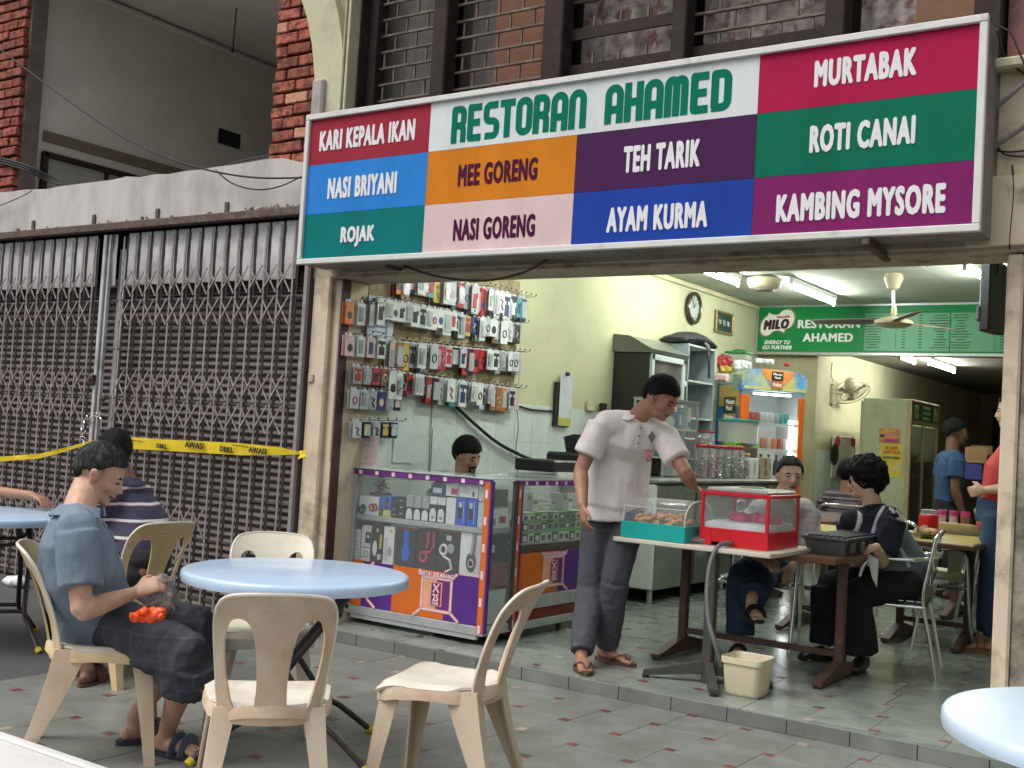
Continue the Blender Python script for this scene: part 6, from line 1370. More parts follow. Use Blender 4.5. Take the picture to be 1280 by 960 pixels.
# apron: arched strip all round under the seat
b = MB(); per = []
NP = 56
for k in range(NP):
    a = 2*pi*k/NP; c_, s_ = cos(a), sin(a); r_ = 1/max(abs(c_)**6+abs(s_)**6, 1e-6)**(1/6.); A, Cc = c_*r_, s_*r_
    p = seat_pt(max(-1, min(1, A)), max(-1, min(1, Cc))); cor = (abs(A)*abs(Cc))**3
    per.append((p, .038+.05*cor, A, Cc))
top = [b._v(p+Vector((0, 0, -.002))) for p, d, A, C_2 in per]; midv = [b._v(p+Vector((A*.006, C_2*.006, -.02))) for p, d, A, C_2 in per]; bot = [b._v(p+Vector((A*.008, C_2*.008, -d))) for p, d, A, C_2 in per]
for k in range(NP):
    j = (k+1) % NP; b.face((top[k], midv[k], midv[j], top[j])); b.face((midv[k], bot[k], bot[j], midv[j]))
apron_me = thick(b, .006, 'seat_apron')
def leg_mesh(sx, sy, rear):
    """tapered angle-section leg, fluted outside"""
    b = MB(); R = []
    tp = (Vector((.175, .165, .43)) if not rear else Vector((-.105, .172, .425))); bt = Vector((.215, .215, 0)) if not rear else Vector((-.255, .195, 0))
    for t in (0, .12, .3, .55, .8, 1):
        p = tp.lerp(bt, t); p.x += (.012 if rear else 0)*sin(pi*t); wx = (.125 if rear else .080)*(1-t)**1.3+.040*(1-(1-t)**1.3); wy = .072*(1-t)+.036*t; th = .009
        if t == 0: wx *= 1.15; wy *= 1.1
        o_ = Vector((1 if not rear else -1, 1, 0)); cx, cy = p.x+o_.x*(.018+(.035 if rear else 0)*(1-t)), p.y+.020*(1 if not rear else t*.9+.1)
        sgx = 1 if not rear else -1
        pts = [(cx, cy), (cx-sgx*wx*.5, cy+.003*(1-t)), (cx-sgx*wx, cy), (cx-sgx*wx, cy-th), (cx-sgx*wx*.5, cy-th), (cx-sgx*th, cy-th), (cx-sgx*th, cy-wy*.5), (cx-sgx*th, cy-wy), (cx, cy-wy), (cx+sgx*.003*(1-t), cy-wy*.5)]
        R.append([(q_[0], q_[1]*sy, p.z) for q_ in pts])
    flip = (sgx > 0) == (sy > 0)
    b.rings([r if flip else r[::-1] for r in R]); return b.mesh('leg')
legs_me = [leg_mesh(1, 1, False), leg_mesh(1, -1, False), leg_mesh(1, 1, True), leg_mesh(1, -1, True)]
def finish(me, m, ang=40):
    me.materials.clear(); me.materials.append(m); me.polygons.foreach_set('use_smooth', [True]*len(me.polygons)); me.set_sharp_from_angle(angle=radians(ang)); return me
finish(back_me, M_cb, 50); finish(seat_me, M_cs, 60); finish(apron_me, M_cb, 50)
for l_ in legs_me: finish(l_, M_cl, 35)
lip = MB(); pts3 = [back_fn(p.x, p.y) for p in out_b[2:-2]]; lip.tube(pts3, .0065, 6); lip_me = finish(lip.mesh('rim'), mat('pale_rim_plastic', (.66, .60, .50), r=.4, var=.05), 60)
mk = MB(); mk.tube([back_fn(.03+.022*cos(a), .345+.012*sin(a))+Vector((-.006, 0, 0)) for a in [2*pi*i/16 for i in range(16)]], .0012, 4, closed=True); mk_me = finish(mk.mesh('moulded_mark'), M_cs)
def plastic_chair(label, x, y, deg, mats_=None, z=0):
    t = thing('plastic_chair', label, 'chair', (x, y, z), radians(deg), 'moulded plastic chairs at the blue tables')
    for nm, me, k in (('backrest', back_me, 0), ('rim', lip_me, 3), ('moulded_mark', mk_me, 3), ('seat', seat_me, 1), ('seat_apron', apron_me, 0), ('leg', legs_me[0], 2), ('leg', legs_me[1], 2), ('leg', legs_me[2], 2), ('leg', legs_me[3], 2)):
        o = place(nm, me, None, t, (0, 0, 0))
        if mats_ and k < 3: fix(o, mats_[k])
    return t
plastic_chair('stained beige plastic chair at the centre, its back to the viewer', -2.755, 2.73, 137)
plastic_chair('stained beige plastic chair at the right of the blue table, seen from its side', -2.51, 3.40, 198)
plastic_chair('beige plastic chair under the man in the grey shirt', -3.83, 2.87, 50, (M_cy, M_cs, M_cl))
plastic_chair('cream white plastic chair pushed in behind the blue table', -3.70, 3.62, -46, (M_cw, M_cw, M_cw))
plastic_chair('yellowed plastic chair under the man in the striped shirt', -4.84, 3.74, 180, (M_cy, M_cy, M_cy))
# =================================================================== FOLDING ROUND TABLES
M_blue = mat('pale_blue_table_plastic', (.40, .54, .73), r=.20, var=.05, sc=4, dirt=(.46, .59, .76), dsc=3.5, dth=.52, dw=.14, bump=.02, bsc=15)
M_tleg = mat('dark_brown_enamel_tube', (.035, .024, .024), r=.38, var=.1, dirt=(.09, .05, .03), dsc=20, dth=.68)
def folding_table(label, x, y, r=.46, deg=40, zt=.725, m=M_blue):
    t = thing('folding_table', label, 'table', (x, y, 0), radians(deg), 'round blue folding tables')
    b = MB(); b.lathe((0, 0, zt), [(r-.06, -.030), (r-.012, -.046), (r-.002, -.044), (r+.001, -.030), (r, -.012), (r-.006, -.003), (r-.018, 0), (.004, .0005)], 64); obj('tabletop', b, m, t, local=True, smooth=50)
    for s, w_ in ((1, .21), (-1, .17)):
        b = MB()
        for e in (-1, 1):
            P_ = catmull([(-s*.24, e*w_*.9, zt-.05), (-s*.06, e*w_, .44), (s*.12, e*w_, .19), (s*.20, e*(w_+.03), .13), (s*.29, e*(w_+.07), .055), (s*.33, e*(w_+.09), .018)], 5); b.tube(P_, .0135, 8)
        obj('leg_frame', b, M_tleg, t, local=True, smooth=60)
        b = MB(); b.tube([(s*.115, -w_, .19), (s*.115, w_, .19)], .011, 8); obj('stretcher', b, M_tleg, t, local=True, smooth=60)
        b = MB(); b.tube(catmull([(-s*.20, -w_*.85, zt-.06), (-s*.19, -w_*.8, zt-.15), (-s*.19, 0, zt-.165), (-s*.19, w_*.8, zt-.15), (-s*.20, w_*.85, zt-.06)], 4), .010, 8); obj('top_brace', b, M_tleg, t, local=True, smooth=60)
        for e in (-1, 1):
            b = MB(); b.cyl((s*.325, e*(w_+.087), .024), (s*.342, e*(w_+.10), .006), .018, seg=10); obj('end_plug', b, mat('yellow_plug', (.60, .48, .03), r=.5), t, local=True)
    return t
folding_table('round pale blue folding table in the middle of the plastic chairs', -3.33, 3.41)
folding_table('round blue folding table at the left edge behind the seated man', -6.0, 3.70, deg=-35)
folding_table('round blue white folding table cut off at the lower right corner', -.215, 3.12, r=.49, deg=20, m=mat('blue_white_table_plastic', (.50, .60, .72), r=.3, var=.03, sc=3, bump=.02, bsc=15))
b = MB(); b.ball((-.14, 3.0, .727), (.006, .009, .003), 8, 5); tag(obj('spot', b, M_black), 'small dark spot on the lower right table', 'spot')
# =================================================================== STALL TABLE
M_tw = mat('dark_red_brown_steel', (.085, .045, .035), r=.5, var=.2, sc=12, dirt=(.17, .10, .06), dsc=9, dth=.66); M_top = mat('varnished_brown_top', (.13, .06, .03), r=.35, var=.2, sc=5, stretch=(1, 9, 9))
M_topy = mat('yellow_laminate', (.50, .38, .08), r=.35, var=.06)
def dining_table(label, x0, x1, y0, y1, zt, m_top=M_top, inset=None, legs=None, group=None):
    t = thing('dining_table', label, 'table', ((x0+x1)/2, (y0+y1)/2, FZ), 0, group); yc = (y0+y1)/2
    b = MB(); b.box(((x0+x1)/2, yc, zt-.018), (x1-x0, y1-y0, .036), .006); obj('tabletop', b, M_top, t)
    if inset: b = MB(); b.box(((x0+x1)/2, yc, zt-.001), (x1-x0-.05, y1-y0-.05, .006), .002); obj('laminate', b, inset, t)
    xs = legs or (x0+.14, x1-.07)
    for x in xs:
        b = MB(); b.box((x, yc, (zt+FZ)/2-.01), (.05, .05, zt-FZ-.06), .006); obj('leg', b, M_tw, t)
        b = MB()
        for s in (-1, 1): b.rings([[(x-.028, yc+s*d, FZ+h), (x+.028, yc+s*d, FZ+h), (x+.028, yc+s*d, FZ+l), (x-.028, yc+s*d, FZ+l)][::s] for d, h, l in ((.0, .11, .02), (.30, .045, .015), (.36, .035, .012))])
        fo = obj('foot', b, M_tw, t)
        for s in (-1, 1): b = MB(); b.cyl((x, yc+s*.345, FZ), (x, yc+s*.345, FZ+.02), .022); obj('foot_pad', b, M_black, fo)
    b = MB(); b.box(((xs[0]+xs[1])/2, yc, FZ+.14), (xs[1]-xs[0], .035, .035), .004); obj('stretcher', b, M_tw, t)
    return t
dining_table('brown wooden dining table carrying the white board and the grey tray', -3.2, -1.955, 6.03, 6.76, .775, legs=(-2.99, -2.03))
t = thing('pedestal_base', 'dark grey pedestal base with four splayed feet under the front of the white board', 'table base', (-2.51, 5.70, FZ))
M_ped = mat('dark_green_grey_steel', (.05, .055, .05), r=.5, var=.15, dirt=(.10, .06, .04), dsc=10, dth=.62)
b = MB(); b.box((-2.51, 5.70, (.78+FZ)/2), (.055, .055, .78-FZ), .006); obj('post', b, M_ped, t)
for a in (205, 300, 25, 120):
    e = Vector((cos(radians(a)), sin(radians(a)), 0)); s2 = Vector((-e.y, e.x, 0)); P = Vector((-2.51, 5.70, FZ)); b = MB()
    b.rings([[P+e*d-s2*.022+Vector((0, 0, h)), P+e*d+s2*.022+Vector((0, 0, h)), P+e*d+s2*.022+Vector((0, 0, l)), P+e*d-s2*.022+Vector((0, 0, l))][::-1] for d, h, l in ((.02, .12, .05), (.25, .06, .025), (.34, .04, .015))]); obj('foot', b, M_ped, t); b = MB(); b.cyl(P+e*.325, P+e*.325+Vector((0, 0, .02)), .02); obj('foot_pad', b, M_black, t)
b = MB(); b.box((-2.63, 5.985, .788), (.925, .70, .026), .005); one('board', b, mat('white_laminated_board', (.60, .57, .48), r=.35, var=.08, dirt=(.42, .36, .27), dsc=6, dth=.64), 'white laminated board lying across the brown table under the food boxes', 'board')
# teal fritter box with a clear domed lid
M_teal = mat('teal_plastic', (.01, .36, .33), r=.35, var=.04); zb = .802
t = thing('fritter_box', 'teal plastic box of brown fritters with a clear curved cover', 'food box', (-2.86, 5.85, zb))
x0, x1, y0, y1 = -3.06, -2.665, 5.66, 6.04
b = MB(); 
for c, d in ((((x0+x1)/2, y0+.006, zb+.045), (x1-x0, .012, .09)), (((x0+x1)/2, y1-.006, zb+.045), (x1-x0, .012, .09)), ((x0+.006, (y0+y1)/2, zb+.045), (.012, y1-y0-.024, .09)), ((x1-.006, (y0+y1)/2, zb+.045), (.012, y1-y0-.024, .09)), (((x0+x1)/2, (y0+y1)/2, zb+.05), (x1-x0-.03, y1-y0-.03, .01))): b.box(c, d, .003)
obj('tray_body', b, M_teal, t)
M_dome = clear_plastic('scuffed_clear_cover', (.78, .80, .80), .12, .14)
b = MB(); n = 14; R = []
arcp = [((y0+.01)+(y1-y0-.02)*(.5-.5*cos(pi*i/n)), zb+.09+.135*sin(pi*i/n)**.6) for i in range(n+1)]
i0 = [b._v((x0+.008, y, z)) for y, z in arcp]; i1 = [b._v((x1-.008, y, z)) for y, z in arcp]
for i in range(n): b.face((i0[i], i1[i], i1[i+1], i0[i+1]))
b.face(i0); b.face(i1[::-1]); obj('clear_cover', b, M_dome, t, smooth=50)
b = MB()
for x in (x0+.008, x1-.008): b.tube([(x, y, z) for y, z in arcp], .004, 6)
b.tube([(x0, y0+.03, zb+.175), (x1, y0+.03, zb+.175)], .0025, 5); obj('cover_rim', b, clear_plastic('cover_edge', (.85, .87, .87), .5, .1), t)
rg = random.Random(5); b = MB()
for k in range(120):
    p = (rg.uniform(x0+.05, x1-.09), rg.uniform(y0+.05, y1-.06)); h = rg.random()
    b.ball((p[0], p[1], zb+.07+.065*h*(1-abs((p[0]-x0-.17)/.2)**2*.7)), (rg.uniform(.012, .025), rg.uniform(.011, .02), rg.uniform(.008, .014)), 8, 6, rot=Matrix.Rotation(rg.uniform(0, 3), 3, 'Z'))
me = remesh(b, .005, 0); wrinkle(me, .008, 55, ridged=True); tag(obj('fritters', me, mat('fried_brown_dough', (.48, .24, .09), r=.65, var=.35, sc=45, dirt=(.60, .38, .18), dsc=30), None, 180), 'heap of brown fried fritters inside the teal box', 'fritters')
# red framed case with pink bundles
M_redp = mat('red_plastic', (.58, .015, .025), r=.3, var=.04); x0, x1, y0, y1 = -2.625, -2.235, 5.76, 6.22; zt = (-2.235, 5.760, 1.084)[2]
t = thing('red_display_case', 'red framed clear display case with pink bundles on white paper', 'food case', ((x0+x1)/2, (y0+y1)/2, zb))
b = MB(); hB = .095
for c, d in (((x0+.035, y0+.006, zb+hB/2), (.07, .012, hB)), (((x0+.18+x1)/2, y0+.006, zb+hB/2), (x1-x0-.18, .012, hB)), ((x0+.125, y0+.006, zb+hB*.62), (.11, .011, hB*.76)), (((x0+x1)/2, y1-.006, zb+hB/2), (x1-x0, .012, hB)), ((x0+.006, (y0+y1)/2, zb+hB/2), (.012, y1-y0-.03, hB)), ((x1-.006, (y0+y1)/2, zb+hB/2), (.012, y1-y0-.026, hB)), (((x0+x1)/2, (y0+y1)/2, zb+.02), (x1-x0-.03, y1-y0-.03, .008))): b.box(c, d, .003)
obj('case_base', b, M_redp, t)
b = MB(); 
for x, y in ((x0+.008, y0+.008), (x1-.008, y0+.008), (x1-.008, y1-.008), (x0+.008, y1-.008)): b.box((x, y, (zb+zt)/2), (.018, .018, zt-zb), .003)
for y in (y0+.008, y1-.008): b.box(((x0+x1)/2, y, zt), (x1-x0+.012, .022, .022), .004)
for x in (x0+.008, x1-.008): b.box((x, (y0+y1)/2, zt+.001), (.022, y1-y0, .02), .004)
obj('case_frame', b, M_redp, t)
M_scuff = clear_plastic('scuffed_case_panel', (.75, .78, .78), .07, .12)
for c, d in ((((x0+x1)/2, y0+.008, (zb+hB+zt)/2), (x1-x0-.04, .003, zt-zb-hB)), (((x0+x1)/2, y1-.008, (zb+hB+zt)/2), (x1-x0-.04, .003, zt-zb-hB)), ((x0+.008, (y0+y1)/2, (zb+hB+zt)/2), (.003, y1-y0-.04, zt-zb-hB)), ((x1-.008, (y0+y1)/2, (zb+hB+zt)/2), (.003, y1-y0-.04, zt-zb-hB))): b = MB(); b.box(c, d); obj('case_panel', b, M_scuff, t)
b = MB(); b.box(((x0+x1)/2, (y0+y1)/2+.01, zt+.018), (x1-x0-.035, y1-y0-.03, .026), .010); b.box(((x0+x1)/2-.02, (y0+y1)/2+.05, zt+.035), (.14, .03, .012), .004); obj('case_lid', b, mat('grey_translucent_lid', (.38, .37, .36), r=.3, var=.06), t)
b = MB(); b.box(((x0+x1)/2, (y0+y1)/2, zb+.10), (x1-x0-.035, y1-y0-.035, .05), .01); me = remesh(b, .012, 1); wrinkle(me, .014, 18, ridged=True); tag(obj('white_paper', me, mat('white_crumpled_paper', (.66, .66, .68), r=.7), None, 180), 'crumpled white paper lining the red framed case', 'paper')
pb = [(-2.52, 6.0, .035), (-2.46, 5.95, .038), (-2.40, 6.0, .04), (-2.34, 5.97, .042), (-2.30, 6.02, .036), (-2.43, 6.07, .04)]
for k, (x, y, r_) in enumerate(pb):
    b = MB(); b.ball((x, y, zb+.145), (r_*1.15, r_, r_*.8), 14, 10); b.ball((x+.01, y-.02, zb+.17), (.012, .012, .015), 8, 6); me = remesh(b, .006, 1); wrinkle(me, .007, 40, ridged=True)
    tag(obj('pink_bundle', me, mat('pink_plastic_film', (.78, .04, .20), r=.25, var=.1), None, 180), ['leftmost pink wrapped bundle in the red framed case', 'second pink wrapped bundle from the left in the red case', 'third pink bundle, in the middle of the red case', 'fourth pink bundle, behind the corner post of the red case', 'rightmost pink bundle in the red framed case', 'pink bundle lying behind the middle one in the red case'][k], 'bundle', 'pink bundles in the red case')
b = MB(); b.ball((-2.63, 5.80, .82), (.06, .05, .022), 16, 10); b.ball((-2.67, 5.76, .815), (.035, .03, .016), 12, 8); me = remesh(b, .007, 1); wrinkle(me, .010, 26, ridged=True); tag(obj('cloth', me, mat('grey_checked_cloth', (.20, .18, .19), r=.9, var=.5, sc=60), None, 180), 'crumpled grey cloth between the teal and the red boxes', 'cloth')
# grey tray with compartments
t = thing('grey_tray', 'grey plastic cutlery tray with ridged lid on the end of the brown table', 'tray', (-2.12, 6.5, .775)); x0, x1, y0, y1 = -2.215, -1.955, 6.22, 6.98
M_gp = mat('dark_grey_plastic', (.085, .09, .095), r=.4, var=.06)
b = MB(); b.rings([[(x0+q_, y0+q_, z), (x1-q_, y0+q_, z), (x1-q_, y1-q_, z), (x0+q_, y1-q_, z)] for z, q_ in ((.776, .03), (.85, .012), (.86, .0), (.872, .0))]); obj('tray_body', b, M_gp, t)
for k in range(6): b = MB(); b.box((x0+.035+(x1-x0-.07)*k/5, (y0+y1)/2, .877), (.022, y1-y0-.05, .012), .004); obj('ridge', b, M_gp, t)
for k in range(4): b = MB(); b.box((x1-.004, y0+.1+.17*k, .82), (.02, .07, .06), .008); obj('compartment', b, M_gp, t)
# hose into the bucket
cable([(-2.429, 5.750, 0.825), (-2.458, 5.660, 0.817), (-2.477, 5.600, 0.738), (-2.474, 5.560, 0.595), (-2.443, 5.530, 0.436), (-2.396, 5.520, 0.321), (-2.367, 5.560, 0.197)], .013, 'grey rubber hose running from the red case down into the cream bucket', m=mat('grey_rubber_hose', (.14, .135, .14), r=.45, dirt=(.25, .24, .22), dsc=30, dth=.66), name='hose', cat='hose')
t = thing('bucket', 'cream square plastic bucket standing on the tiles by the pedestal', 'bucket', (-2.24, 5.60, FZ)); c = Vector((-2.245, 5.60, FZ))
def rsq(c, h, z, r_, n=6):
    out = []
    for qx, qy, a0 in ((1, -1, -90), (1, 1, 0), (-1, 1, 90), (-1, -1, 180)):
        for i in range(n+1):
            a = radians(a0+90*i/n); out.append(c+Vector((qx*(h-r_)+r_*cos(a), qy*(h-r_)+r_*sin(a), z)))
    return out
M_bk = mat('cream_bucket_plastic', (.60, .54, .38), r=.4, var=.04, dirt=(.45, .38, .26), dsc=6, dth=.66)
b = MB(); prof = [(.080, .0), (.088, .006), (.092, .02), (.104, .165), (.112, .166), (.112, .195), (.106, .197), (.102, .19), (.088, .02), (.02, .015)]
b.rings([rsq(c, h, z, .035 if h > .03 else .01) for h, z in prof]); me_b = obj('bucket_body', b, M_bk, t, smooth=50)
# =================================================================== METAL ARM CHAIRS
M_chr = mat('polished_aluminium', (.72, .73, .74), r=.18, metal=1., var=.05)
def metal_chair_proto():
    t = thing('metal_armchair', '', 'chair'); 
    for s in (-1, 1):
        b = MB(); b.tube(catmull([(.24, s*.25, 0), (.20, s*.255, .25), (.165, s*.26, .50), (.14, s*.262, .62), (.08, s*.265, .665), (-.05, s*.265, .67), (-.17, s*.24, .675), (-.25, s*.15, .69), (-.275, 0, .70)], 6), .0135, 10); obj('arm_loop', b, M_chr, t, local=True, smooth=60)
        b = MB(); b.tube(catmull([(-.28, s*.22, 0), (-.23, s*.225, .25), (-.19, s*.225, .44), (-.21, s*.215, .60), (-.245, s*.20, .80)], 5), .012, 10); obj('rear_leg', b, M_chr, t, local=True, smooth=60)
        b = MB(); b.tube([(.20, s*.245, .40), (-.20, s*.23, .40)], .010, 8); obj('side_rail', b, M_chr, t, local=True, smooth=60)
    b = MB(); b.tube([(.205, -.245, .40), (.205, .245, .40)], .010, 8); b.tube([(-.2, -.23, .40), (-.2, .23, .40)], .010, 8); obj('cross_rail', b, M_chr, t, local=True, smooth=60)
    b = MB(); b.tube(catmull([(-.245, -.20, .80), (-.265, -.15, .83), (-.28, 0, .835), (-.265, .15, .83), (-.245, .20, .80)], 4), .012, 8); obj('top_rail', b, M_chr, t, local=True, smooth=60)
    for k in range(7): b = MB(); b.box((.17-.058*k, 0, .43), (.045, .44, .008), .002); obj('seat_slat', b, M_chr, t, local=True)
    for k in range(3): b = MB(); b.box((-.225-.012*k, 0, .56+.09*k), (.008, .40, .06), .002); obj('back_slat', b, M_chr, t, local=True)
    return t
mc0 = metal_chair_proto(); first = True
for x, y, deg, l_ in ((-2.80, 7.12, -80, 'polished metal armchair under the older man in the plaid shirt'), (-1.93, 7.04, 190, 'polished metal armchair under the curly haired person in the vest'),
    (-2.05, 8.15, 60, 'empty metal armchair nearest to the yellow topped table with eggs'), (-1.72, 8.95, 200, 'empty metal armchair on the far side of the yellow topped table'), (-3.30, 8.6, 10, 'empty metal armchair beside the table of the person in the striped jumper'),
    (-1.75, 10.2, 150, 'farthest empty metal armchair at the right')):
    if first: mc0.location = (x, y, FZ); mc0.rotation_euler.z = radians(deg); mc0['label'] = l_; mc0['group'] = 'metal armchairs in the restaurant'; first = False
    else: dup(mc0, (x, y, FZ), radians(deg), l_)
# other tables inside
dining_table('table with a yellow laminate top, plate of eggs and red jar', -2.35, -1.62, 7.75, 8.75, .80, inset=M_topy, legs=(-2.2, -1.75))
dining_table('second yellow topped table carrying a pink condiment set', -2.35, -1.45, 9.4, 10.3, .80, inset=M_topy, legs=(-2.2, -1.6))
dining_table('yellow topped table behind the seated pair', -3.05, -2.35, 7.75, 8.5, .80, inset=M_topy, legs=(-2.9, -2.5))
dining_table('wooden table in front of the person in the striped jumper', -3.75, -2.95, 8.95, 9.6, .80, legs=(-3.6, -3.1))
P = Vector((-1.997, 8.050, 0.869)); t = thing('egg_plate', 'green plate of brown eggs on the yellow table', 'plate', P)
b = MB(); b.lathe((P.x, P.y, .802), [(.07, 0), (.10, .012), (.12, .035), (.112, .036), (.06, .012)], 20); obj('plate', b, mat('olive_green_plate', (.20, .25, .03), r=.35), t, smooth=50)
for k in range(5): b = MB(); a = k*1.26; b.ball((P.x+.055*cos(a), P.y+.055*sin(a), .845), (.032, .025, .025), 12, 8); tag(obj('egg', b, mat('brown_egg', (.55, .33, .20), r=.5), None, 180), ['egg at the right of the green plate', 'egg at the back right of the green plate', 'egg at the back left of the green plate', 'egg at the left of the green plate', 'egg at the front of the green plate'][k], 'egg', 'eggs on the plate')
P = Vector((-2.045, 8.300, 0.912)); t = thing('red_jar', 'red jar printed with a pale pattern on the yellow table behind the eggs', 'jar', P)
b = MB(); b.lathe((P.x, P.y, .802), [(.062, 0), (.066, .01), (.066, .14), (.06, .15)], 18); obj('jar_body', b, M_redp, t); b = MB(); b.lathe((P.x, P.y, .953), [(.055, 0), (.055, .03), (.04, .034)], 18); obj('lid', b, M_jar, t)
b = MB(); b.prism([Vector((P.x-.01+.03*cos(a), P.y-.068, .85+.03*sin(a))) for a in [2*pi*i/12 for i in range(12)]], (0, -.003, 0)); obj('pattern', b, B_rose, t)
P = Vector((-2.163, 9.550, 0.879)); t = thing('condiment_set', 'pink condiment set of three jars on the far yellow table', 'condiment set', P)
b = MB(); b.box((P.x, P.y, .815), (.30, .11, .03), .008); obj('tray', b, mat('pink_plastic', (.60, .06, .22), r=.35), t)
for k in range(3): 
    b = MB(); b.cyl((P.x-.09+.09*k, P.y, .83), (P.x-.09+.09*k, P.y, .90), .034); obj('jar', b, [B_rose, B_rose, B_brown][k], t); b = MB(); b.cyl((P.x-.09+.09*k, P.y, .90), (P.x-.09+.09*k, P.y, .94), .036); obj('lid', b, mat('pink_plastic', (.6, .06, .22)), t)
b = MB(); P = Vector((-7.743, 5.000, 0.115)); b.ball((-7.75, 5.0, .03), (.12, .06, .035), 14, 8); b.ball((-7.66, 4.98, .05), (.07, .05, .04), 10, 8); me = remesh(b, .012, 1); wrinkle(me, .02, 12, ridged=True); tag(obj('tissue', me, B_white, None, 180), 'crumpled white tissue on the concrete at the far left', 'tissue')
# cream plastic chair back seen behind the vest
plastic_chair('cream plastic chair inside, behind the person in the vest', -2.02, 9.06, 100, (M_cw, M_cw, M_cw), z=FZ)

# =================================================================== PEOPLE
def skin_mat(n, c): return mat('skin_'+n, c, r=.5, var=.10, sc=18, dirt=tuple(x*.82 for x in c), dsc=30, dth=.55, sss=.12, bump=.08, bsc=160)
SK1 = skin_mat('tan', (.55, .33, .225)); SK2 = skin_mat('dark_brown', (.16, .075, .048)); SK3 = skin_mat('light', (.66, .44, .32)); SK4 = skin_mat('brown', (.36, .18, .12))
M_hair = mat('black_hair', (.008, .007, .008), r=.75, spec=.18, var=.3, sc=60, stretch=(1, 1, .25), bump=.3, bsc=200); M_hair_g = mat('greying_hair', (.020, .020, .021), r=.75, spec=.15, var=.6, sc=45, dirt=(.11, .11, .11), dsc=60, dth=.60, stretch=(1, 1, .3), bump=.3, bsc=200)
M_lip = mat('lip_skin', (.22, .09, .075), r=.45); M_eye = mat('eye_dark', (.015, .012, .01), r=.15); M_eyew = mat('eye_white', (.5, .47, .43), r=.25)
def loft(mb, path, secs, side, n=16, ends=True):
    """closed elliptical limb: secs = (half width along side, half depth); rounded ends"""
    P = [Vector(p) for p in path]; side = Vector(side); R = []
    S_ = list(secs)
    if ends:
        t0 = (P[0]-P[1]).normalized(); t1 = (P[-1]-P[-2]).normalized(); a = S_[0]; c = S_[-1]
        P = [P[0]+t0*min(a)*.55, P[0]+t0*min(a)*.35]+P+[P[-1]+t1*min(c)*.35, P[-1]+t1*min(c)*.55]; S_ = [(a[0]*.35, a[1]*.35), (a[0]*.75, a[1]*.75)]+S_+[(c[0]*.75, c[1]*.75), (c[0]*.35, c[1]*.35)]
    for k, p in enumerate(P):
        t = (P[min(k+1, len(P)-1)]-P[max(k-1, 0)]).normalized(); s = side-t*side.dot(t)
        s = s.normalized() if s.length > .05 else t.orthogonal().normalized(); d = t.cross(s)
        R.append([p+s*cos(2*pi*j/n)*S_[k][0]+d*sin(2*pi*j/n)*S_[k][1] for j in range(n)])
    mb.rings(R)
def cap(mb, a, c, r1, r2, n=12): loft(mb, [a, Vector(a).lerp(Vector(c), .5), c], [(r1, r1), ((r1+r2)/2*1.02, (r1+r2)/2*1.02), (r2, r2)], Vector((c[0]-a[0], c[1]-a[1], c[2]-a[2])).orthogonal(), n)
def lat(a, c, t): return Vector(a).lerp(Vector(c), t)
def hand(mb, wr, fi, nrm, thumb_dir, curl=.5, s=1.):
    """palm, four unequal bent fingers and a thumb; nrm points out of the back of the hand"""
    wr = Vector(wr); d = (Vector(fi)-wr).normalized(); nrm = Vector(nrm); nrm = (nrm-d*nrm.dot(d)).normalized(); a = nrm.cross(d)
    if a.dot(Vector(thumb_dir)) < 0: a = -a
    pe = wr+d*.088*s
    loft(mb, [wr, wr+d*.03*s, wr+d*.065*s, pe], [(.026*s, .020*s), (.034*s, .018*s), (.041*s, .015*s), (.038*s, .013*s)], a, 14)
    for k, (off, L_) in enumerate(((.030, .072), (.010, .080), (-.011, .075), (-.030, .058))):
        p = pe+a*off*s-d*.010*s; ang = curl*(.55+.08*k); dd = (d+a*off*1.2).normalized(); pts = [p]
        for seg, f in enumerate((.45, .32, .25)):
            e = dd*cos(ang)-nrm*sin(ang); pts.append(pts[-1]+e*L_*f*s); ang += curl*.85
        for i in range(3): cap(mb, pts[i], pts[i+1], (.0090-.0009*i)*s, (.0084-.0009*i)*s, 8)
    p = wr+d*.028*s+a*.026*s; e = (d*.65+a*.75-nrm*.25*curl).normalized(); q_ = p+e*.038*s; cap(mb, p, q_, .0125*s, .0105*s, 8); e2 = (d*.9+a*.25-nrm*.45*curl).normalized(); cap(mb, q_, q_+e2*.030*s, .0100*s, .0082*s, 8)
def foot(mb, an, to, s=1., toes=True):
    an = Vector(an); to = Vector(to); d = to-an; d.z = 0; d.normalize(); a = Vector((-d.y, d.x, 0)); g = to.z-.02
    heel = Vector((an.x, an.y, g))-d*.045*s
    loft(mb, [heel+Vector((0, 0, .034)), heel+d*.05*s+Vector((0, 0, .036)), heel+d*.13*s+Vector((0, 0, .032)), heel+d*.185*s+Vector((0, 0, .022))], [(.026*s, .028*s), (.032*s, .036*s), (.040*s, .028*s), (.042*s, .018*s)], a, 14)
    cap(mb, an, heel+d*.045*s+Vector((0, 0, .045)), .036*s, .036*s, 12)
    if toes:
        for k, (off, L_, r_) in enumerate(((-.030, .052, .0125), (-.012, .045, .0095), (.004, .042, .0090), (.019, .036, .0085), (.032, .030, .0085))):
            p = heel+d*.185*s+a*off*s*1.0+Vector((0, 0, .016)); cap(mb, p, p+d*L_*s-Vector((0, 0, .003)), r_*s, r_*.9*s, 8)
    return heel, d, a, g
def head_frame(c, fwd, up):
    f = Vector(fwd).normalized(); u = Vector(up); u = (u-f*u.dot(f)).normalized(); s = f.cross(u); c = Vector(c)
    return lambda x, y, z: c+f*x+s*y+u*z, Matrix((f, s, u)).transposed(), f, s, u
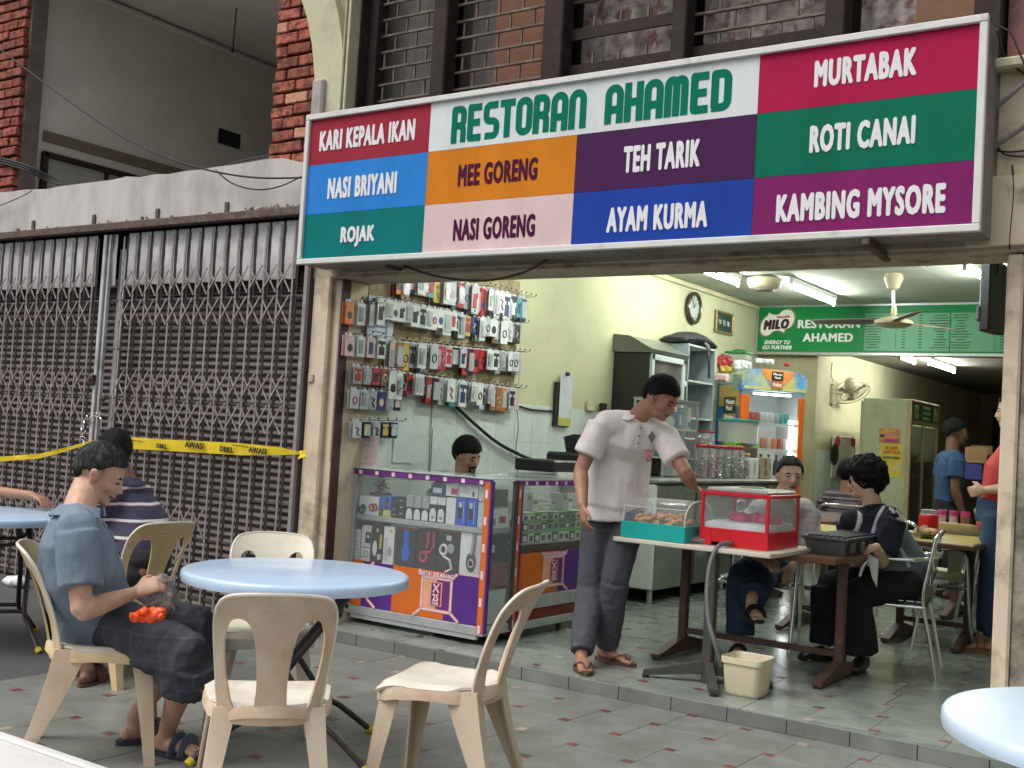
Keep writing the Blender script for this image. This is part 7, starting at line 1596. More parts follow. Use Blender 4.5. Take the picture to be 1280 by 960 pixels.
def head(mb, c, fwd, up, neck, k=1., jaw=1.):
    H, Rm, f, s, u = head_frame(c, fwd, up)
    mb.ball(H(-.012*k, 0, .030*k), (.098*k, .077*k, .092*k), 24, 16, rot=Rm)          # skull
    mb.ball(H(.028*k, 0, -.005*k), (.068*k, .066*k, .085*k), 20, 14, rot=Rm)          # face
    mb.ball(H(.038*k, 0, -.066*k), (.048*k, .051*k*jaw, .042*k), 16, 12, rot=Rm)      # jaw
    mb.ball(H(.070*k, 0, -.087*k), (.022*k, .027*k, .018*k), 12, 8, rot=Rm)           # chin
    for e in (-1, 1):
        mb.ball(H(.055*k, e*.036*k, -.022*k), (.030*k, .026*k, .026*k), 12, 8, rot=Rm)  # cheek
        mb.ball(H(.070*k, e*.028*k, .024*k), (.016*k, .030*k, .012*k), 10, 8, rot=Rm)  # brow
        mb.ball(H(.000, e*.078*k, -.004*k), (.018*k, .009*k, .030*k), 12, 8, rot=Rm); mb.ball(H(-.006*k, e*.083*k, .010*k), (.018*k, .008*k, .018*k), 10, 8, rot=Rm)  # ear
    loft(mb, [H(.082*k, 0, .018*k), H(.096*k, 0, -.008*k), H(.106*k, 0, -.027*k)], [(.008*k, .009*k), (.010*k, .012*k), (.0155*k, .012*k)], s, 12)   # nose
    mb.ball(H(.092*k, .012*k, -.031*k), (.010*k, .008*k, .008*k), 8, 6, rot=Rm); mb.ball(H(.092*k, -.012*k, -.031*k), (.010*k, .008*k, .008*k), 8, 6, rot=Rm)
    mb.ball(H(.088*k, 0, -.050*k), (.012*k, .022*k, .0065*k), 10, 6, rot=Rm); mb.ball(H(.085*k, 0, -.060*k), (.012*k, .019*k, .0065*k), 10, 6, rot=Rm)
    loft(mb, [Vector(neck)+Vector((0, 0, -.03)), lat(neck, H(-.02*k, 0, -.05*k), .5), H(-.018*k, 0, -.045*k)], [(.070*k, .064*k), (.060*k, .060*k), (.055*k, .060*k)], s, 16)
def face_bits(t, c, fwd, up, k=1., brow=M_hair, moustache=False, glasses=False, beard=False):
    from mathutils.bvhtree import BVHTree
    H, Rm, f, s, u = head_frame(c, fwd, up); me = t.children[0].data; T = wm(t); t = t.children[0]
    bv = BVHTree.FromPolygons([T @ v.co for v in me.vertices], [tuple(p.vertices) for p in me.polygons])
    def on(y, z, off=0.):
        h = bv.ray_cast(H(.20*k, y*k, z*k), -f, .3); return (h[0] if h[0] else H(.08*k, y*k, z*k))+f*off
    for e in (-1, 1):
        b = MB(); b.tube([on(e*.018, .004, -.001), on(e*.025, .0055, .0006), on(e*.033, .0055, .0008), on(e*.043, .002, -.001)], [.0016*k, .0036*k, .0038*k, .0016*k], 8); obj('eye', b, M_eye, t, smooth=180)
        b = MB(); b.tube([on(e*.014, .0105), on(e*.028, .0135, .0005), on(e*.046, .008)], [.0018*k, .0034*k, .0018*k], 6); obj('eyelid', b, me.materials[0], t, smooth=180)
        b = MB(); b.tube([on(e*.011, .0225), on(e*.022, .0265, .0006), on(e*.036, .0275, .0004), on(e*.050, .021)], [.0024*k, .0042*k, .0036*k, .0015*k], 6); obj('eyebrow', b, brow, t, smooth=180)
    b = MB(); b.tube([on(e_*.006, -.0535+(.002 if abs(e_) < 2 else 0), .0002) for e_ in (-4, -2, 0, 2, 4)], [.0012*k, .0038*k, .0045*k, .0038*k, .0012*k], 8); b.tube([on(e_*.006, -.060, -.001) for e_ in (-3, -1.5, 0, 1.5, 3)], [.0015*k, .0042*k, .005*k, .0042*k, .0015*k], 8); obj('lips', b, M_lip, t, smooth=180)
    b = MB(); b.tube([on(e_*.006, -.0572, .0022) for e_ in (-4, -2, 0, 2, 4)], .0010*k, 5); obj('mouth_line', b, M_eye, t, smooth=180)
    if moustache: b = MB(); b.tube([on(-.030, -.052), on(-.015, -.045, .001), on(0, -.043, .002), on(.015, -.045, .001), on(.030, -.052)], [.002, .0058, .0052, .0058, .002], 8); obj('moustache', b, M_hair, t, smooth=180)
    if beard:
        b = MB(); b.tube([on(-.030, -.052), on(-.028, -.070), on(-.018, -.084), on(0, -.090), on(.018, -.084), on(.028, -.070), on(.030, -.052)], [.003, .006, .009, .011, .009, .006, .003], 8); obj('beard', b, M_hair, t, smooth=180)
    if glasses:
        b = MB()
        for e in (-1, 1): b.ball(on(e*.032, .003, .004), (.006*k, .027*k, .020*k), 14, 8, rot=Rm); b.tube([on(e*.058, .008, .004), H(.01*k, e*.082*k, .010*k)], .003, 6)
        b.tube([on(-.012, .010, .006), on(.012, .010, .006)], .003, 6); obj('sunglasses', b, mat('dark_lens', (.01, .01, .012), r=.08), t, smooth=60)
def hair(t, c, fwd, up, m=M_hair, k=1., line=.062, back=-.055, thick_=.012, volume=1., curly=0., fringe=0., seed=1, side=-.02):
    """scalp-hugging cap with a hairline; long or curly hair by volume"""
    H, Rm, f, s, u = head_frame(c, fwd, up); b = MB(); b.ball((0, 0, 0), 1, 44, 32); me = b.mesh('hair')
    for v in me.vertices:
        d = Vector(v.co).normalized(); x, y, z = d
        r = Vector(((.098*k+thick_*volume), (.078*k+thick_*volume), (.094*k+thick_*volume*1.1))); p = Vector((x*r.x-.012*k, y*r.y, z*r.z+.030*k))
        az = math.degrees(math.atan2(abs(y), x)); L0 = (line+.022)*k
        lim = float(np.interp(az, [0, 40, 62, 76, 84, 92, 112, 128, 150, 180], [L0, L0-.002, L0-.014, .030*k, -.012*k+side*k*.6, .006*k, .012*k, back*k*.55, back*k, back*k]))-(fringe*k if az < 50 else 0)
        n = noise.noise(d*5+Vector((seed, 0, 0)))*.004+noise.noise(d*18+Vector((seed, 3, 0)))*.0025
        if p.z < lim+n:
            q_ = min(1, (lim+n-p.z)/(.018*k)); p = p*(1-.26*q_) + Vector((-.012*k, 0, .02*k))*.26*q_
        else:
            if curly: p += d*(curly*(noise.noise(d*4.5+Vector((seed, 1, 2)))+.5*noise.noise(d*11))) 
            p += d*noise.noise(d*22+Vector((seed, 7, 1)))*.0028
            if x > .5: p += Vector((0, 0, -1))*.0
        v.co = H(p.x, p.y, p.z)
    ho = obj('hair', me, m, t, smooth=180); b = MB(); rg = random.Random(seed); vs = [v for v in me.vertices]; cn_ = H(-.03*k, 0, .0); T = wm(t); cr = u-f*.35
    for q_ in range(900):
        v = rg.choice(vs); p = T @ v.co; d = (p-cn_).normalized(); rel = p-H(0, 0, 0); hz = rel.dot(u); hx_ = rel.dot(f)
        if (d.dot(u) < -.15) or (hz < .05*k and hx_ > .02*k) or (p-cn_).length < .075*k: continue
        tg = -(cr-d*cr.dot(d)); 
        if tg.length < .05: tg = s
        tg = (tg.normalized()+s*rg.uniform(-.35, .35)+d*rg.uniform(0, .30 if not curly else .9)).normalized(); L_ = rg.uniform(.014, .03)*k; w_ = tg.cross(d).normalized()*.0011
        p = p+d*.0005; e1 = p+tg*L_*.6+d*.002; e2 = p+tg*L_-d*.001
        b.poly([p-w_, p+w_, e1+w_*.8, e1-w_*.8]); b.poly([e1-w_*.8, e1+w_*.8, e2])
    obj('hair_strands', b, m, ho, smooth=0, kind='stuff'); return ho
def vox_body(t, mb, m, vox, name='body', sm=3): return obj(name, remesh(mb, vox, sm), m, t, smooth=180)
def torso_mb(mb, J, side, W=(.138, .134, .150, .140, .082), D=(.100, .096, .108, .094, .068), grow=0., low=0., lift=0.):
    pe, chst, ne = Vector(J['pelvis']), Vector(J['chest']), Vector(J['neck']); sm = lat(J['shR'], J['shL'], .5)
    path = [pe+Vector((0, 0, -low)), lat(pe, chst, .5), chst, lat(chst, sm, .75)+Vector((0, 0, -.01)), lat(sm, ne, .55), ne]
    loft(mb, path, [(w_+grow, d+grow) for w_, d in zip(W, D)]+[(.062+grow*.3, .060+grow*.3)], side, 24)
    for a in ('shR', 'shL'): cap(mb, ne+Vector((0, 0, -.015)), lat(ne, J[a], .85)+Vector((0, 0, .012)), .050+grow*.6, .046+grow*.7, 14)
    for a in ('shR', 'shL'): cap(mb, lat(ne, sm, .75), Vector(J[a])+Vector((0, 0, .0)), .052+grow, .053+grow*1.2, 14)
def body_mb(J, side, k=1., hands=None, feet=(True, True), headdir=(1, 0, 0), headup=(0, 0, 1), arm=1., leg=1.):
    mb = MB(); torso_mb(mb, J, side)
    for e in 'RL':
        sh, el, wr, fi = [Vector(J[q_+e]) for q_ in ('sh', 'el', 'wr', 'fi')]
        loft(mb, [sh, lat(sh, el, .35), el], [(.052*arm, .052*arm), (.048*arm, .048*arm), (.038*arm, .038*arm)], (el-sh).orthogonal(), 14)
        loft(mb, [el, lat(el, wr, .3), wr], [(.039*arm, .039*arm), (.042*arm, .040*arm), (.026*arm, .024*arm)], (wr-el).orthogonal(), 14)
        hp, kn, an, to = [Vector(J[q_+e]) for q_ in ('hip', 'kn', 'an', 'to')]
        loft(mb, [hp, lat(hp, kn, .4), kn], [(.066*leg, .068*leg), (.070*leg, .070*leg), (.052*leg, .054*leg)], (kn-hp).orthogonal(), 16)
        loft(mb, [kn, lat(kn, an, .3), lat(kn, an, .75), an], [(.054*leg, .056*leg), (.056*leg, .058*leg), (.038*leg, .040*leg), (.032*leg, .034*leg)], (an-kn).orthogonal(), 14)
        foot(mb, an, to, k, feet['RL'.index(e)])
        if hands:
            nrm, th, cu = hands[e]; hand(mb, wr, fi, nrm, th, cu, k*1.02)
    head(mb, J['head'], headdir, headup, J['neck'], k); return mb
def shirt_mb(J, side, sleeve=.62, grow=.018, low=.10, sg=.020, W=None, D=None):
    mb = MB(); kw = {}
    if W: kw['W'] = W
    if D: kw['D'] = D
    torso_mb(mb, J, side, grow=grow, low=low, **kw)
    for e in 'RL':
        sh, el = Vector(J['sh'+e]), Vector(J['el'+e]); en = lat(sh, el, sleeve); loft(mb, [sh, lat(sh, en, .5), en], [(.060+sg*.7, .060+sg*.7), (.056+sg*.9, .055+sg*.9), (.052+sg*1.1, .050+sg*1.1)], (el-sh).orthogonal(), 18, ends=False)
    return mb
def collar(t, J, m, fwd, side, r=.072, h=.040):
    ne = Vector(J['neck']); f = Vector(fwd).normalized(); s = Vector(side).normalized(); b = MB(); up = (Vector(J['head'])-ne).normalized(); ne = ne+up*.022; r += .004; R0, R1 = [], []
    n = 22
    for i in range(n+1):
        a = radians(28)+(2*pi-radians(56))*i/n; d = f*cos(a)+s*sin(a)
        op = 1+.22*max(0, cos(a))
        R0.append(ne+d*r*1.0*op+up*(h*.55-.030*max(0, cos(a)))); R1.append(ne+d*(r+.022)*op-up*(h*.35+.030*max(0, cos(a))))
    i0 = [b._v(p) for p in R0]; i1 = [b._v(p) for p in R1]
    for i in range(n): b.face((i0[i], i1[i], i1[i+1], i0[i+1]))
    me = thick(b, .006, 'collar'); return obj('collar', me, m, t, smooth=60)
def placket(t, shirt, J, fwd, m, L_=.15, w_=.011):
    from mathutils.bvhtree import BVHTree
    T = wm(t); bv = BVHTree.FromPolygons([T @ v.co for v in shirt.data.vertices], [tuple(p.vertices) for p in shirt.data.polygons]); f = Vector(fwd).normalized(); ne = Vector(J['neck']); dn = (Vector(J['chest'])-ne).normalized(); pts = []
    for k in range(7):
        o_ = ne+dn*(.035+L_*k/6)+f*.3; h = bv.ray_cast(o_, -f, .4)
        if h[0]: pts.append(h[0]+f*.001)
    if len(pts) < 3: return
    b = MB(); b.tube(pts, w_, 8, flat=.25, up=f); obj('placket', b, m, shirt, smooth=60)
    for p in pts[1::2]: b = MB(); b.ball(p+f*.004, (.005, .005, .005), 8, 6); obj('button', b, M_eye, shirt, smooth=180)
def pants_mb(J, side, ends=1., g=.016, flare=.0, waist=.02):
    mb = MB(); pe = Vector(J['pelvis']); loft(mb, [pe+Vector((0, 0, -.05)), pe+Vector((0, 0, .05+waist))], [(.155+g*.5, .120+g*.5), (.148+g*.5, .112+g*.5)], side, 22)
    for e in 'RL':
        hp, kn, an = [Vector(J[q_+e]) for q_ in ('hip', 'kn', 'an')]; en = lat(kn, an, ends)
        loft(mb, [lat(hp, kn, .06), lat(hp, kn, .45), kn], [(.070+g, .078+g), (.076+g, .078+g), (.062+g, .064+g)], (kn-hp).orthogonal(), 18)
        if ends > .02: loft(mb, [kn, lat(kn, en, .5), en], [(.064+g, .066+g), (.056+g+flare*.5, .058+g+flare*.5), (.046+g+flare, .048+g+flare)], (an-kn).orthogonal(), 18, ends=False)
    return mb
def sandal(t, an, to, m, s=1., straps='v', strapm=None):
    an = Vector(an); to = Vector(to); d = to-an; d.z = 0; d.normalize(); a = Vector((-d.y, d.x, 0)); g = to.z-.03; hl = Vector((an.x, an.y, g))-d*.075*s
    b = MB(); out = []
    for i in range(24):
        th = 2*pi*i/24; x = .140*s*(1-cos(th)); w_ = (.040+.012*sin(pi*(x/(.28*s))*.9))*s*sin(th); out.append(hl+d*x+a*w_)
    top = [p+Vector((0, 0, .022)) for p in out]; b.rings([out, top]); o = obj('sole', b, m, t, smooth=40)
    b = MB(); c = hl+d*.175*s+Vector((0, 0, .02)); mm = strapm or m
    if straps == 'v':
        tip = hl+d*.235*s+Vector((0, 0, .034))
        for e in (-1, 1): b.tube(catmull([tip, hl+d*.20*s+a*e*.022*s+Vector((0, 0, .062)), hl+d*.13*s+a*e*.046*s+Vector((0, 0, .024))], 4), .008, 6, flat=.6)
    else:
        for dx in ((.0, .022), (-.045, .022)):
            b.tube(catmull([c+d*dx[0]+a*(-.052)*s, c+d*dx[0]+a*(-.036)*s+Vector((0, 0, .045)), c+d*dx[0]+Vector((0, 0, .062)), c+d*dx[0]+a*.036*s+Vector((0, 0, .045)), c+d*dx[0]+a*.052*s], 4), .020, 6, flat=.32)
    obj('strap', b, mm, t, smooth=60)
def person(label, base): return thing('person', label, 'person', base)
V3 = Vector

# ---- 1: seated man in the grey polo shirt (nearest)
J = {'head': [-3.901, 2.85, 1.078], 'neck': [-3.847, 2.72, 0.927], 'chest': [-3.83, 2.742, 0.716], 'pelvis': [-3.921, 2.894, 0.483], 'shR': [-3.686, 2.618, 0.872], 'elR': [-3.598, 2.596, 0.601], 'wrR': [-3.614, 2.836, 0.645], 'fiR': [-3.564, 2.903, 0.686], 'shL': [-4.005, 2.822, 0.872], 'elL': [-3.938, 2.926, 0.613], 'wrL': [-3.702, 2.95, 0.55], 'fiL': [-3.635, 2.988, 0.596], 'hipR': [-3.824, 2.869, 0.506], 'knR': [-3.408, 2.948, 0.413], 'anR': [-3.604, 3.027, 0.077], 'toR': [-3.427, 3.079, 0.026], 'hipL': [-3.993, 2.955, 0.514], 'knL': [-3.697, 3.258, 0.435], 'anL': [-3.808, 3.04, 0.118], 'toL': [-3.783, 3.207, 0.03]}
t = person('man in a grey polo shirt and plaid shorts holding a plastic bag on his lap', (-3.85, 2.85, 0)); side = (.70, -.71, 0)
hd, hu = (.66, .58, -.42), (.30, .26, .92)
mb = body_mb(J, side, 1., hands={'R': ((.5, -.4, .8), (-.6, .7, .3), .95), 'L': ((.2, .3, .9), (.7, -.7, .2), .8)}, headdir=hd, headup=hu)
vox_body(t, mb, SK1, .0055); face_bits(t, J['head'], hd, hu); hair(t, J['head'], hd, hu, M_hair_g, line=.056, back=-.080, thick_=.008, seed=3, side=-.012)
M_gpolo = mat('grey_blue_polo_cloth', (.155, .205, .265), r=.85, var=.05, sc=5, dirt=(.135, .18, .235), dsc=4, dth=.55, bump=.12, bsc=380)
sb_ = shirt_mb(J, side, .70, .020, .02, .024, W=(.150, .150, .155, .145, .088), D=(.132, .130, .128, .110, .075)); hp = V3(J['pelvis'])
loft(sb_, [hp+V3((-.01, -.01, .12)), hp+V3((.00, 0, .03)), hp+V3((.04, .04, .0))], [(.168, .135), (.178, .130), (.168, .09)], side, 20)
me = remesh(sb_, .0075, 3); wrinkle(me, .010, 8, (1, 1, .5), 3, True); wrinkle(me, .004, 22, (1, 1, .6), 5); sh_o = obj('polo_shirt', me, M_gpolo, t, smooth=180); placket(t, sh_o, J, (.72, .69, .1), M_gpolo); collar(t, J, M_gpolo, (.72, .69, .1), (.69, -.72, 0), .074, .055)
M_plaid = bands('charcoal_plaid_cloth', 0, [(0, (.055, .055, .07)), (.10, (.035, .036, .048)), (.45, (.042, .044, .056)), (.50, (.10, .10, .12)), (.53, (.038, .040, .052))], .12, warp=.06, axis2=2, stops2=[(0, (.036, .038, .05)), (.30, (.09, .09, .11)), (.34, (.045, .046, .058)), (.70, (.03, .03, .042))], period2=.10)
pm2 = pants_mb(J, side, .30, .034, .030); kn = V3(J['knR']); me = remesh(pm2, .0075, 3); wrinkle(me, .014, 9, (1, 1, 1), 9, True); wrinkle(me, .005, 26, (1, 1, 1), 5); obj('plaid_shorts', me, M_plaid, t, smooth=180)
b = MB(); kp = lat(J['hipR'], J['knR'], .60)+V3((.075, -.07, -.03)); b.box(kp, (.15, .03, .11), .012, rot=Matrix.Rotation(radians(38), 3, 'Z') @ Matrix.Rotation(radians(14), 3, 'Y')); me = remesh(b, .008, 2); wrinkle(me, .008, 20, ridged=True); obj('cargo_pocket', me, M_plaid, t, smooth=180)
M_slip = mat('dark_blue_grey_rubber', (.030, .036, .048), r=.6, var=.15)
for e in 'RL': sandal(t, J['an'+e], J['to'+e], M_slip, 1.08, 'wide', mat('grey_blue_strap', (.08, .10, .14), r=.6))
# the plastic bag with tangerine peel colour inside
P = V3(J['fiR'])+V3((.0, .03, -.055)); b = MB(); b.ball(P+V3((-.03, .02, -.02)), (.060, .05, .055), 18, 12); b.ball(P+V3((-.02, .01, .035)), (.025, .022, .035), 10, 8); me = remesh(b, .006, 1); wrinkle(me, .030, 16, ridged=True); wrinkle(me, .014, 45, ridged=True); tag(obj('plastic_bag', me, clear_plastic('smoky_plastic_bag', (.30, .27, .25), .50, .2), None, 180), 'crumpled smoky plastic bag in the seated man\'s hands', 'bag')
P = V3((-3.486, 2.800, 0.584)); b = MB(); rg = random.Random(4)
for k in range(22): q_ = rg.uniform(-.055, .055); b.ball(P+V3((q_*.75, q_*.65+rg.uniform(-.015, .015), rg.uniform(-.020, .018))), (.015, .013, .012), 9, 6)
me = remesh(b, .0045, 0); wrinkle(me, .014, 50, ridged=True); tag(obj('orange_bundle', me, mat('orange_red_film', (.85, .10, .02), r=.3, var=.12), None, 180), 'bright orange red bundle under the bag on the man\'s lap', 'bundle')

# ---- 2: man in the white polo shirt serving
J = {'head': [-2.875, 5.7, 1.585], 'neck': [-3.045, 5.718, 1.465], 'chest': [-3.136, 5.782, 1.28], 'pelvis': [-3.177, 5.777, 0.978], 'shR': [-3.172, 5.571, 1.424], 'elR': [-3.246, 5.5, 1.156], 'wrR': [-3.145, 5.375, 0.972], 'fiR': [-3.118, 5.382, 0.884], 'shL': [-2.904, 5.822, 1.384], 'elL': [-2.719, 5.75, 1.18], 'wrL': [-2.776, 5.974, 1.1], 'fiL': [-2.705, 6.009, 1.054], 'hipR': [-3.248, 5.748, 0.904], 'knR': [-3.257, 5.702, 0.473], 'anR': [-3.159, 5.476, 0.159], 'toR': [-3.042, 5.335, 0.108], 'hipL': [-3.078, 5.801, 0.958], 'knL': [-3.097, 5.702, 0.538], 'anL': [-3.17, 5.775, 0.153], 'toL': [-2.988, 5.75, 0.106]}
t = person('standing man in a white polo shirt and grey trousers bending over the food boxes', (-3.1, 5.6, FZ)); side = (-.62, -.78, 0); fw = (.78, -.62, 0)
hd, hu = (.90, -.06, -.52), (.50, -.03, .86); J['fiR'] = [J['wrR'][0]+.02, J['wrR'][1]-.01, J['wrR'][2]-.09]
mb = body_mb(J, side, 1., hands={'R': ((-.5, -.6, .1), (.8, -.6, 0), .55), 'L': ((0, 0, 1), (.3, -1, 0), .5)}, headdir=hd, headup=hu, arm=1.04)
vox_body(t, mb, SK4, .006); face_bits(t, J['head'], hd, hu); hair(t, J['head'], hd, hu, M_hair, line=.050, back=-.060, thick_=.013, seed=5, side=-.010)
M_wpolo = mat('worn_white_polo_cloth', (.76, .71, .69), r=.85, var=.04, sc=5, dirt=(.56, .50, .50), dsc=5, dth=.58, dw=.15, bump=.10, bsc=380)
sb_ = shirt_mb(J, side, .66, .016, .01, .022, W=(.176, .168, .165, .150, .085), D=(.140, .130, .118, .100, .070)); hp = V3(J['pelvis']); loft(sb_, [hp+V3((0, 0, .10)), hp+V3((0, 0, .0)), hp+V3((0, 0, -.10))], [(.170, .130), (.176, .140), (.180, .146)], side, 26, ends=False); me = remesh(sb_, .0085, 3); wrinkle(me, .012, 6, (1, 1, .6), 1, True); wrinkle(me, .004, 20, (1, 1, .5), 8); sh_o = obj('polo_shirt', me, M_wpolo, t, smooth=180); placket(t, sh_o, J, fw, M_wpolo); collar(t, J, M_wpolo, fw, side, .076, .055)
ch = lat(J['chest'], J['shL'], .45); f3 = V3(fw)
b = MB(); e1 = V3((-.62, -.78, 0)).normalized()*-1; bp_ = V3((-2.822, 5.520, 1.368)); b.prism([bp_+e1*x+V3((0, 0, z)) for x, z in ((-.022, 0), (0, -.034), (.022, 0), (0, .034))], V3((.78, -.62, 0))*.006); obj('chest_emblem', b, mat('grey_green_print', (.15, .17, .13), r=.7), t, smooth=0)
b = MB(); bp_ = V3((-2.835, 5.520, 1.251)); b.tube([bp_+e1*.015*cos(a)+V3((0, 0, .015*sin(a))) for a in [2*pi*i/12 for i in range(12)]], .004, 5, closed=True); b.box(bp_+V3((0, 0, .04)), (.05, .004, .008), rot=Matrix.Rotation(radians(38), 3, 'Z')); b.box(bp_+V3((.0, 0, .028)), (.035, .004, .006), rot=Matrix.Rotation(radians(38), 3, 'Z')); obj('chest_print', b, mat('red_print', (.45, .08, .08), r=.7), t, smooth=0)
M_gtr = mat('dusty_charcoal_trousers', (.062, .062, .075), r=.9, var=.12, sc=6, dirt=(.12, .12, .13), dsc=9, dth=.64, dw=.05, bump=.12, bsc=300)
pm2 = pants_mb(J, side, .97, .014, .002); me = remesh(pm2, .008, 3); wrinkle(me, .010, 8, (1, 1, .30), 2, True); wrinkle(me, .004, 16, (1, 1, 1.2), 6, True); obj('trousers', me, M_gtr, t, smooth=180)
for e in 'RL': sandal(t, J['an'+e], J['to'+e], mat('brown_rubber_sole', (.09, .05, .04), r=.7), 1.04, 'v', mat('mauve_brown_strap', (.14, .08, .08), r=.6))

# ---- 3: older man in plaid shirt and jeans, legs crossed
J = {'head': [-2.549, 6.891, 1.176], 'neck': [-2.627, 6.959, 1.007], 'chest': [-2.701, 7.041, 0.835], 'pelvis': [-2.78, 7.163, 0.585], 'shR': [-2.731, 6.815, 0.941], 'elR': [-2.798, 6.887, 0.683], 'wrR': [-2.626, 6.726, 0.658], 'fiR': [-2.555, 6.677, 0.644], 'shL': [-2.491, 7.08, 0.96], 'elL': [-2.437, 7.007, 0.699], 'wrL': [-2.455, 6.776, 0.65], 'fiL': [-2.464, 6.713, 0.589], 'hipR': [-2.787, 7.066, 0.596], 'knR': [-2.748, 6.654, 0.548], 'anR': [-2.704, 6.603, 0.161], 'toR': [-2.655, 6.434, 0.103], 'hipL': [-2.716, 7.236, 0.597], 'knL': [-2.662, 6.826, 0.542], 'anL': [-2.585, 6.458, 0.451], 'toL': [-2.487, 6.33, 0.363]}
t = person('smiling older man in a checked shirt and jeans seated with one leg raised', (-2.7, 7.0, FZ)); side = (-.9, -.4, 0); hd, hu = (.55, -.82, -.05), (0, 0, 1)
mb = body_mb(J, side, .96, hands={'R': ((0, -.3, 1), (1, 0, 0), .6), 'L': ((0, -.3, 1), (-1, 0, 0), .6)}, headdir=hd, headup=hu)
vox_body(t, mb, SK3, .007); face_bits(t, J['head'], hd, hu, .98); hair(t, J['head'], hd, hu, M_hair_g, k=.98, line=.070, back=-.05, thick_=.010, seed=8, side=.0)
M_chk = bands('pale_checked_cloth', 0, [(0, (.42, .40, .42)), (.5, (.20, .19, .22)), (.62, (.42, .40, .42))], .04, warp=.02, axis2=2, stops2=[(0, (.42, .40, .42)), (.5, (.18, .17, .20)), (.62, (.42, .4, .42))], period2=.04)
me = remesh(shirt_mb(J, side, .9, .02, .05, .022), .0095, 3); wrinkle(me, .010, 8, (1, 1, 1), 2, True); obj('checked_shirt', me, M_chk, t, smooth=180); collar(t, J, M_chk, (.5, -.85, 0), (-.85, -.5, 0))
M_jean = mat('blue_jeans_cloth', (.030, .052, .105), r=.9, var=.2, sc=8, dirt=(.06, .09, .15), dsc=6, dth=.62, bump=.1, bsc=300)
me = remesh(pants_mb(J, side, .90, .016, .022), .0095, 3); wrinkle(me, .010, 8, (1, 1, .6), 4, True); obj('jeans', me, M_jean, t, smooth=180)
for e in 'RL': sandal(t, J['an'+e], J['to'+e], mat('black_sandal', (.015, .013, .013), r=.6), .98, 'wide')

# ---- 4: curly haired person in vest and sunglasses
J = {'head': [-2.077, 6.885, 1.185], 'neck': [-2.026, 6.913, 1.002], 'chest': [-1.972, 6.981, 0.828], 'pelvis': [-1.853, 7.065, 0.591], 'shR': [-2.188, 6.952, 0.926], 'elR': [-2.145, 7.008, 0.67], 'wrR': [-2.006, 6.855, 0.766], 'fiR': [-1.923, 6.847, 0.775], 'shL': [-1.876, 6.815, 0.973], 'elL': [-1.925, 6.772, 0.717], 'wrL': [-1.904, 6.572, 0.823], 'fiL': [-1.978, 6.574, 0.784], 'hipR': [-1.944, 7.081, 0.598], 'knR': [-2.29, 6.891, 0.531], 'anR': [-2.267, 6.877, 0.16], 'toR': [-2.355, 6.735, 0.102], 'hipL': [-1.788, 6.999, 0.598], 'knL': [-2.053, 6.709, 0.527], 'anL': [-2.009, 6.764, 0.16], 'toL': [-2.001, 6.596, 0.105]}
t = person('curly haired person in sunglasses and a grey vest seated sideways', (-1.95, 6.95, FZ)); side = (.35, .94, 0); hd, hu = (-.97, -.12, -.14), (-.14, 0, .98); side = (-.3, -.95, 0)
mb = body_mb(J, side, .94, hands={'R': ((0, 0, 1), (-1, 0, .2), .5), 'L': ((-.2, -.5, .8), (0, 0, 1), .55)}, headdir=hd, headup=hu)
vox_body(t, mb, SK3, .0065); face_bits(t, J['head'], hd, hu, .94, glasses=True); hair(t, J['head'], hd, hu, M_hair, k=.98, line=.050, back=-.105, thick_=.034, volume=1., curly=.020, fringe=.0, seed=12, side=-.050)
M_navy = mat('navy_shirt_cloth', (.012, .014, .028), r=.85, var=.1, bump=.1, bsc=300); M_vest = mat('slate_grey_vest', (.15, .18, .21), r=.7, var=.08, bump=.05)
me = remesh(shirt_mb(J, side, .80, .014, .05, .020), .008, 3); wrinkle(me, .008, 9, (1, 1, 1), 7, True); obj('navy_shirt', me, M_navy, t, smooth=180); collar(t, J, M_navy, hd, (0, -1, 0), .068, .045)
vb = MB(); pe_, ch_, sm_ = V3(J['pelvis']), V3(J['chest']), lat(J['shR'], J['shL'], .5); loft(vb, [pe_+V3((0, 0, -.07)), pe_+V3((0, 0, .06)), ch_, lat(ch_, sm_, .55), lat(ch_, sm_, .95)], [(.175, .142), (.168, .132), (.176, .140), (.150, .118), (.10, .07)], side, 26); me = remesh(vb, .009, 3); wrinkle(me, .007, 9, (1, 1, .6), 3, True); obj('vest', me, M_vest, t, smooth=180); from mathutils.bvhtree import BVHTree; TW = wm(t); s_me = [c_ for c_ in t.children if c_.name.startswith('navy_shirt')][0].data; n0_ = len(me.vertices); BV = BVHTree.FromPolygons([TW @ v.co for v in me.vertices]+[TW @ v.co for v in s_me.vertices], [tuple(p.vertices) for p in me.polygons]+[tuple(i_+n0_ for i_ in p.vertices) for p in s_me.polygons])
M_trim = mat('white_vest_trim', (.62, .63, .66), r=.6)
def ribbon_on(pts, w_, nm='trim'):
    b = MB(); dv = V3((-.28, .96, -.03)); Q = [BV.ray_cast(p-dv*.5, dv, .9) for p in catmull(pts, 5)]; Q = [q_[0]-dv*.003 for q_ in Q if q_[0]]; Q = Q if len(Q) > 3 else [BV.find_nearest(p)[0]-dv*.004 for p in catmull(pts, 5)]; b.tube(Q, w_*.9, 8, flat=.35, up=dv); return obj(nm, b, M_trim, t, smooth=60)
ribbon_on([(-1.816, 6.700, 1.106), (-1.863, 6.660, 1.076), (-1.913, 6.640, 0.994), (-1.941, 6.630, 0.886)], .014); ribbon_on([(-1.906, 6.740, 1.131), (-1.849, 6.700, 1.131), (-1.806, 6.680, 1.089)], .012)
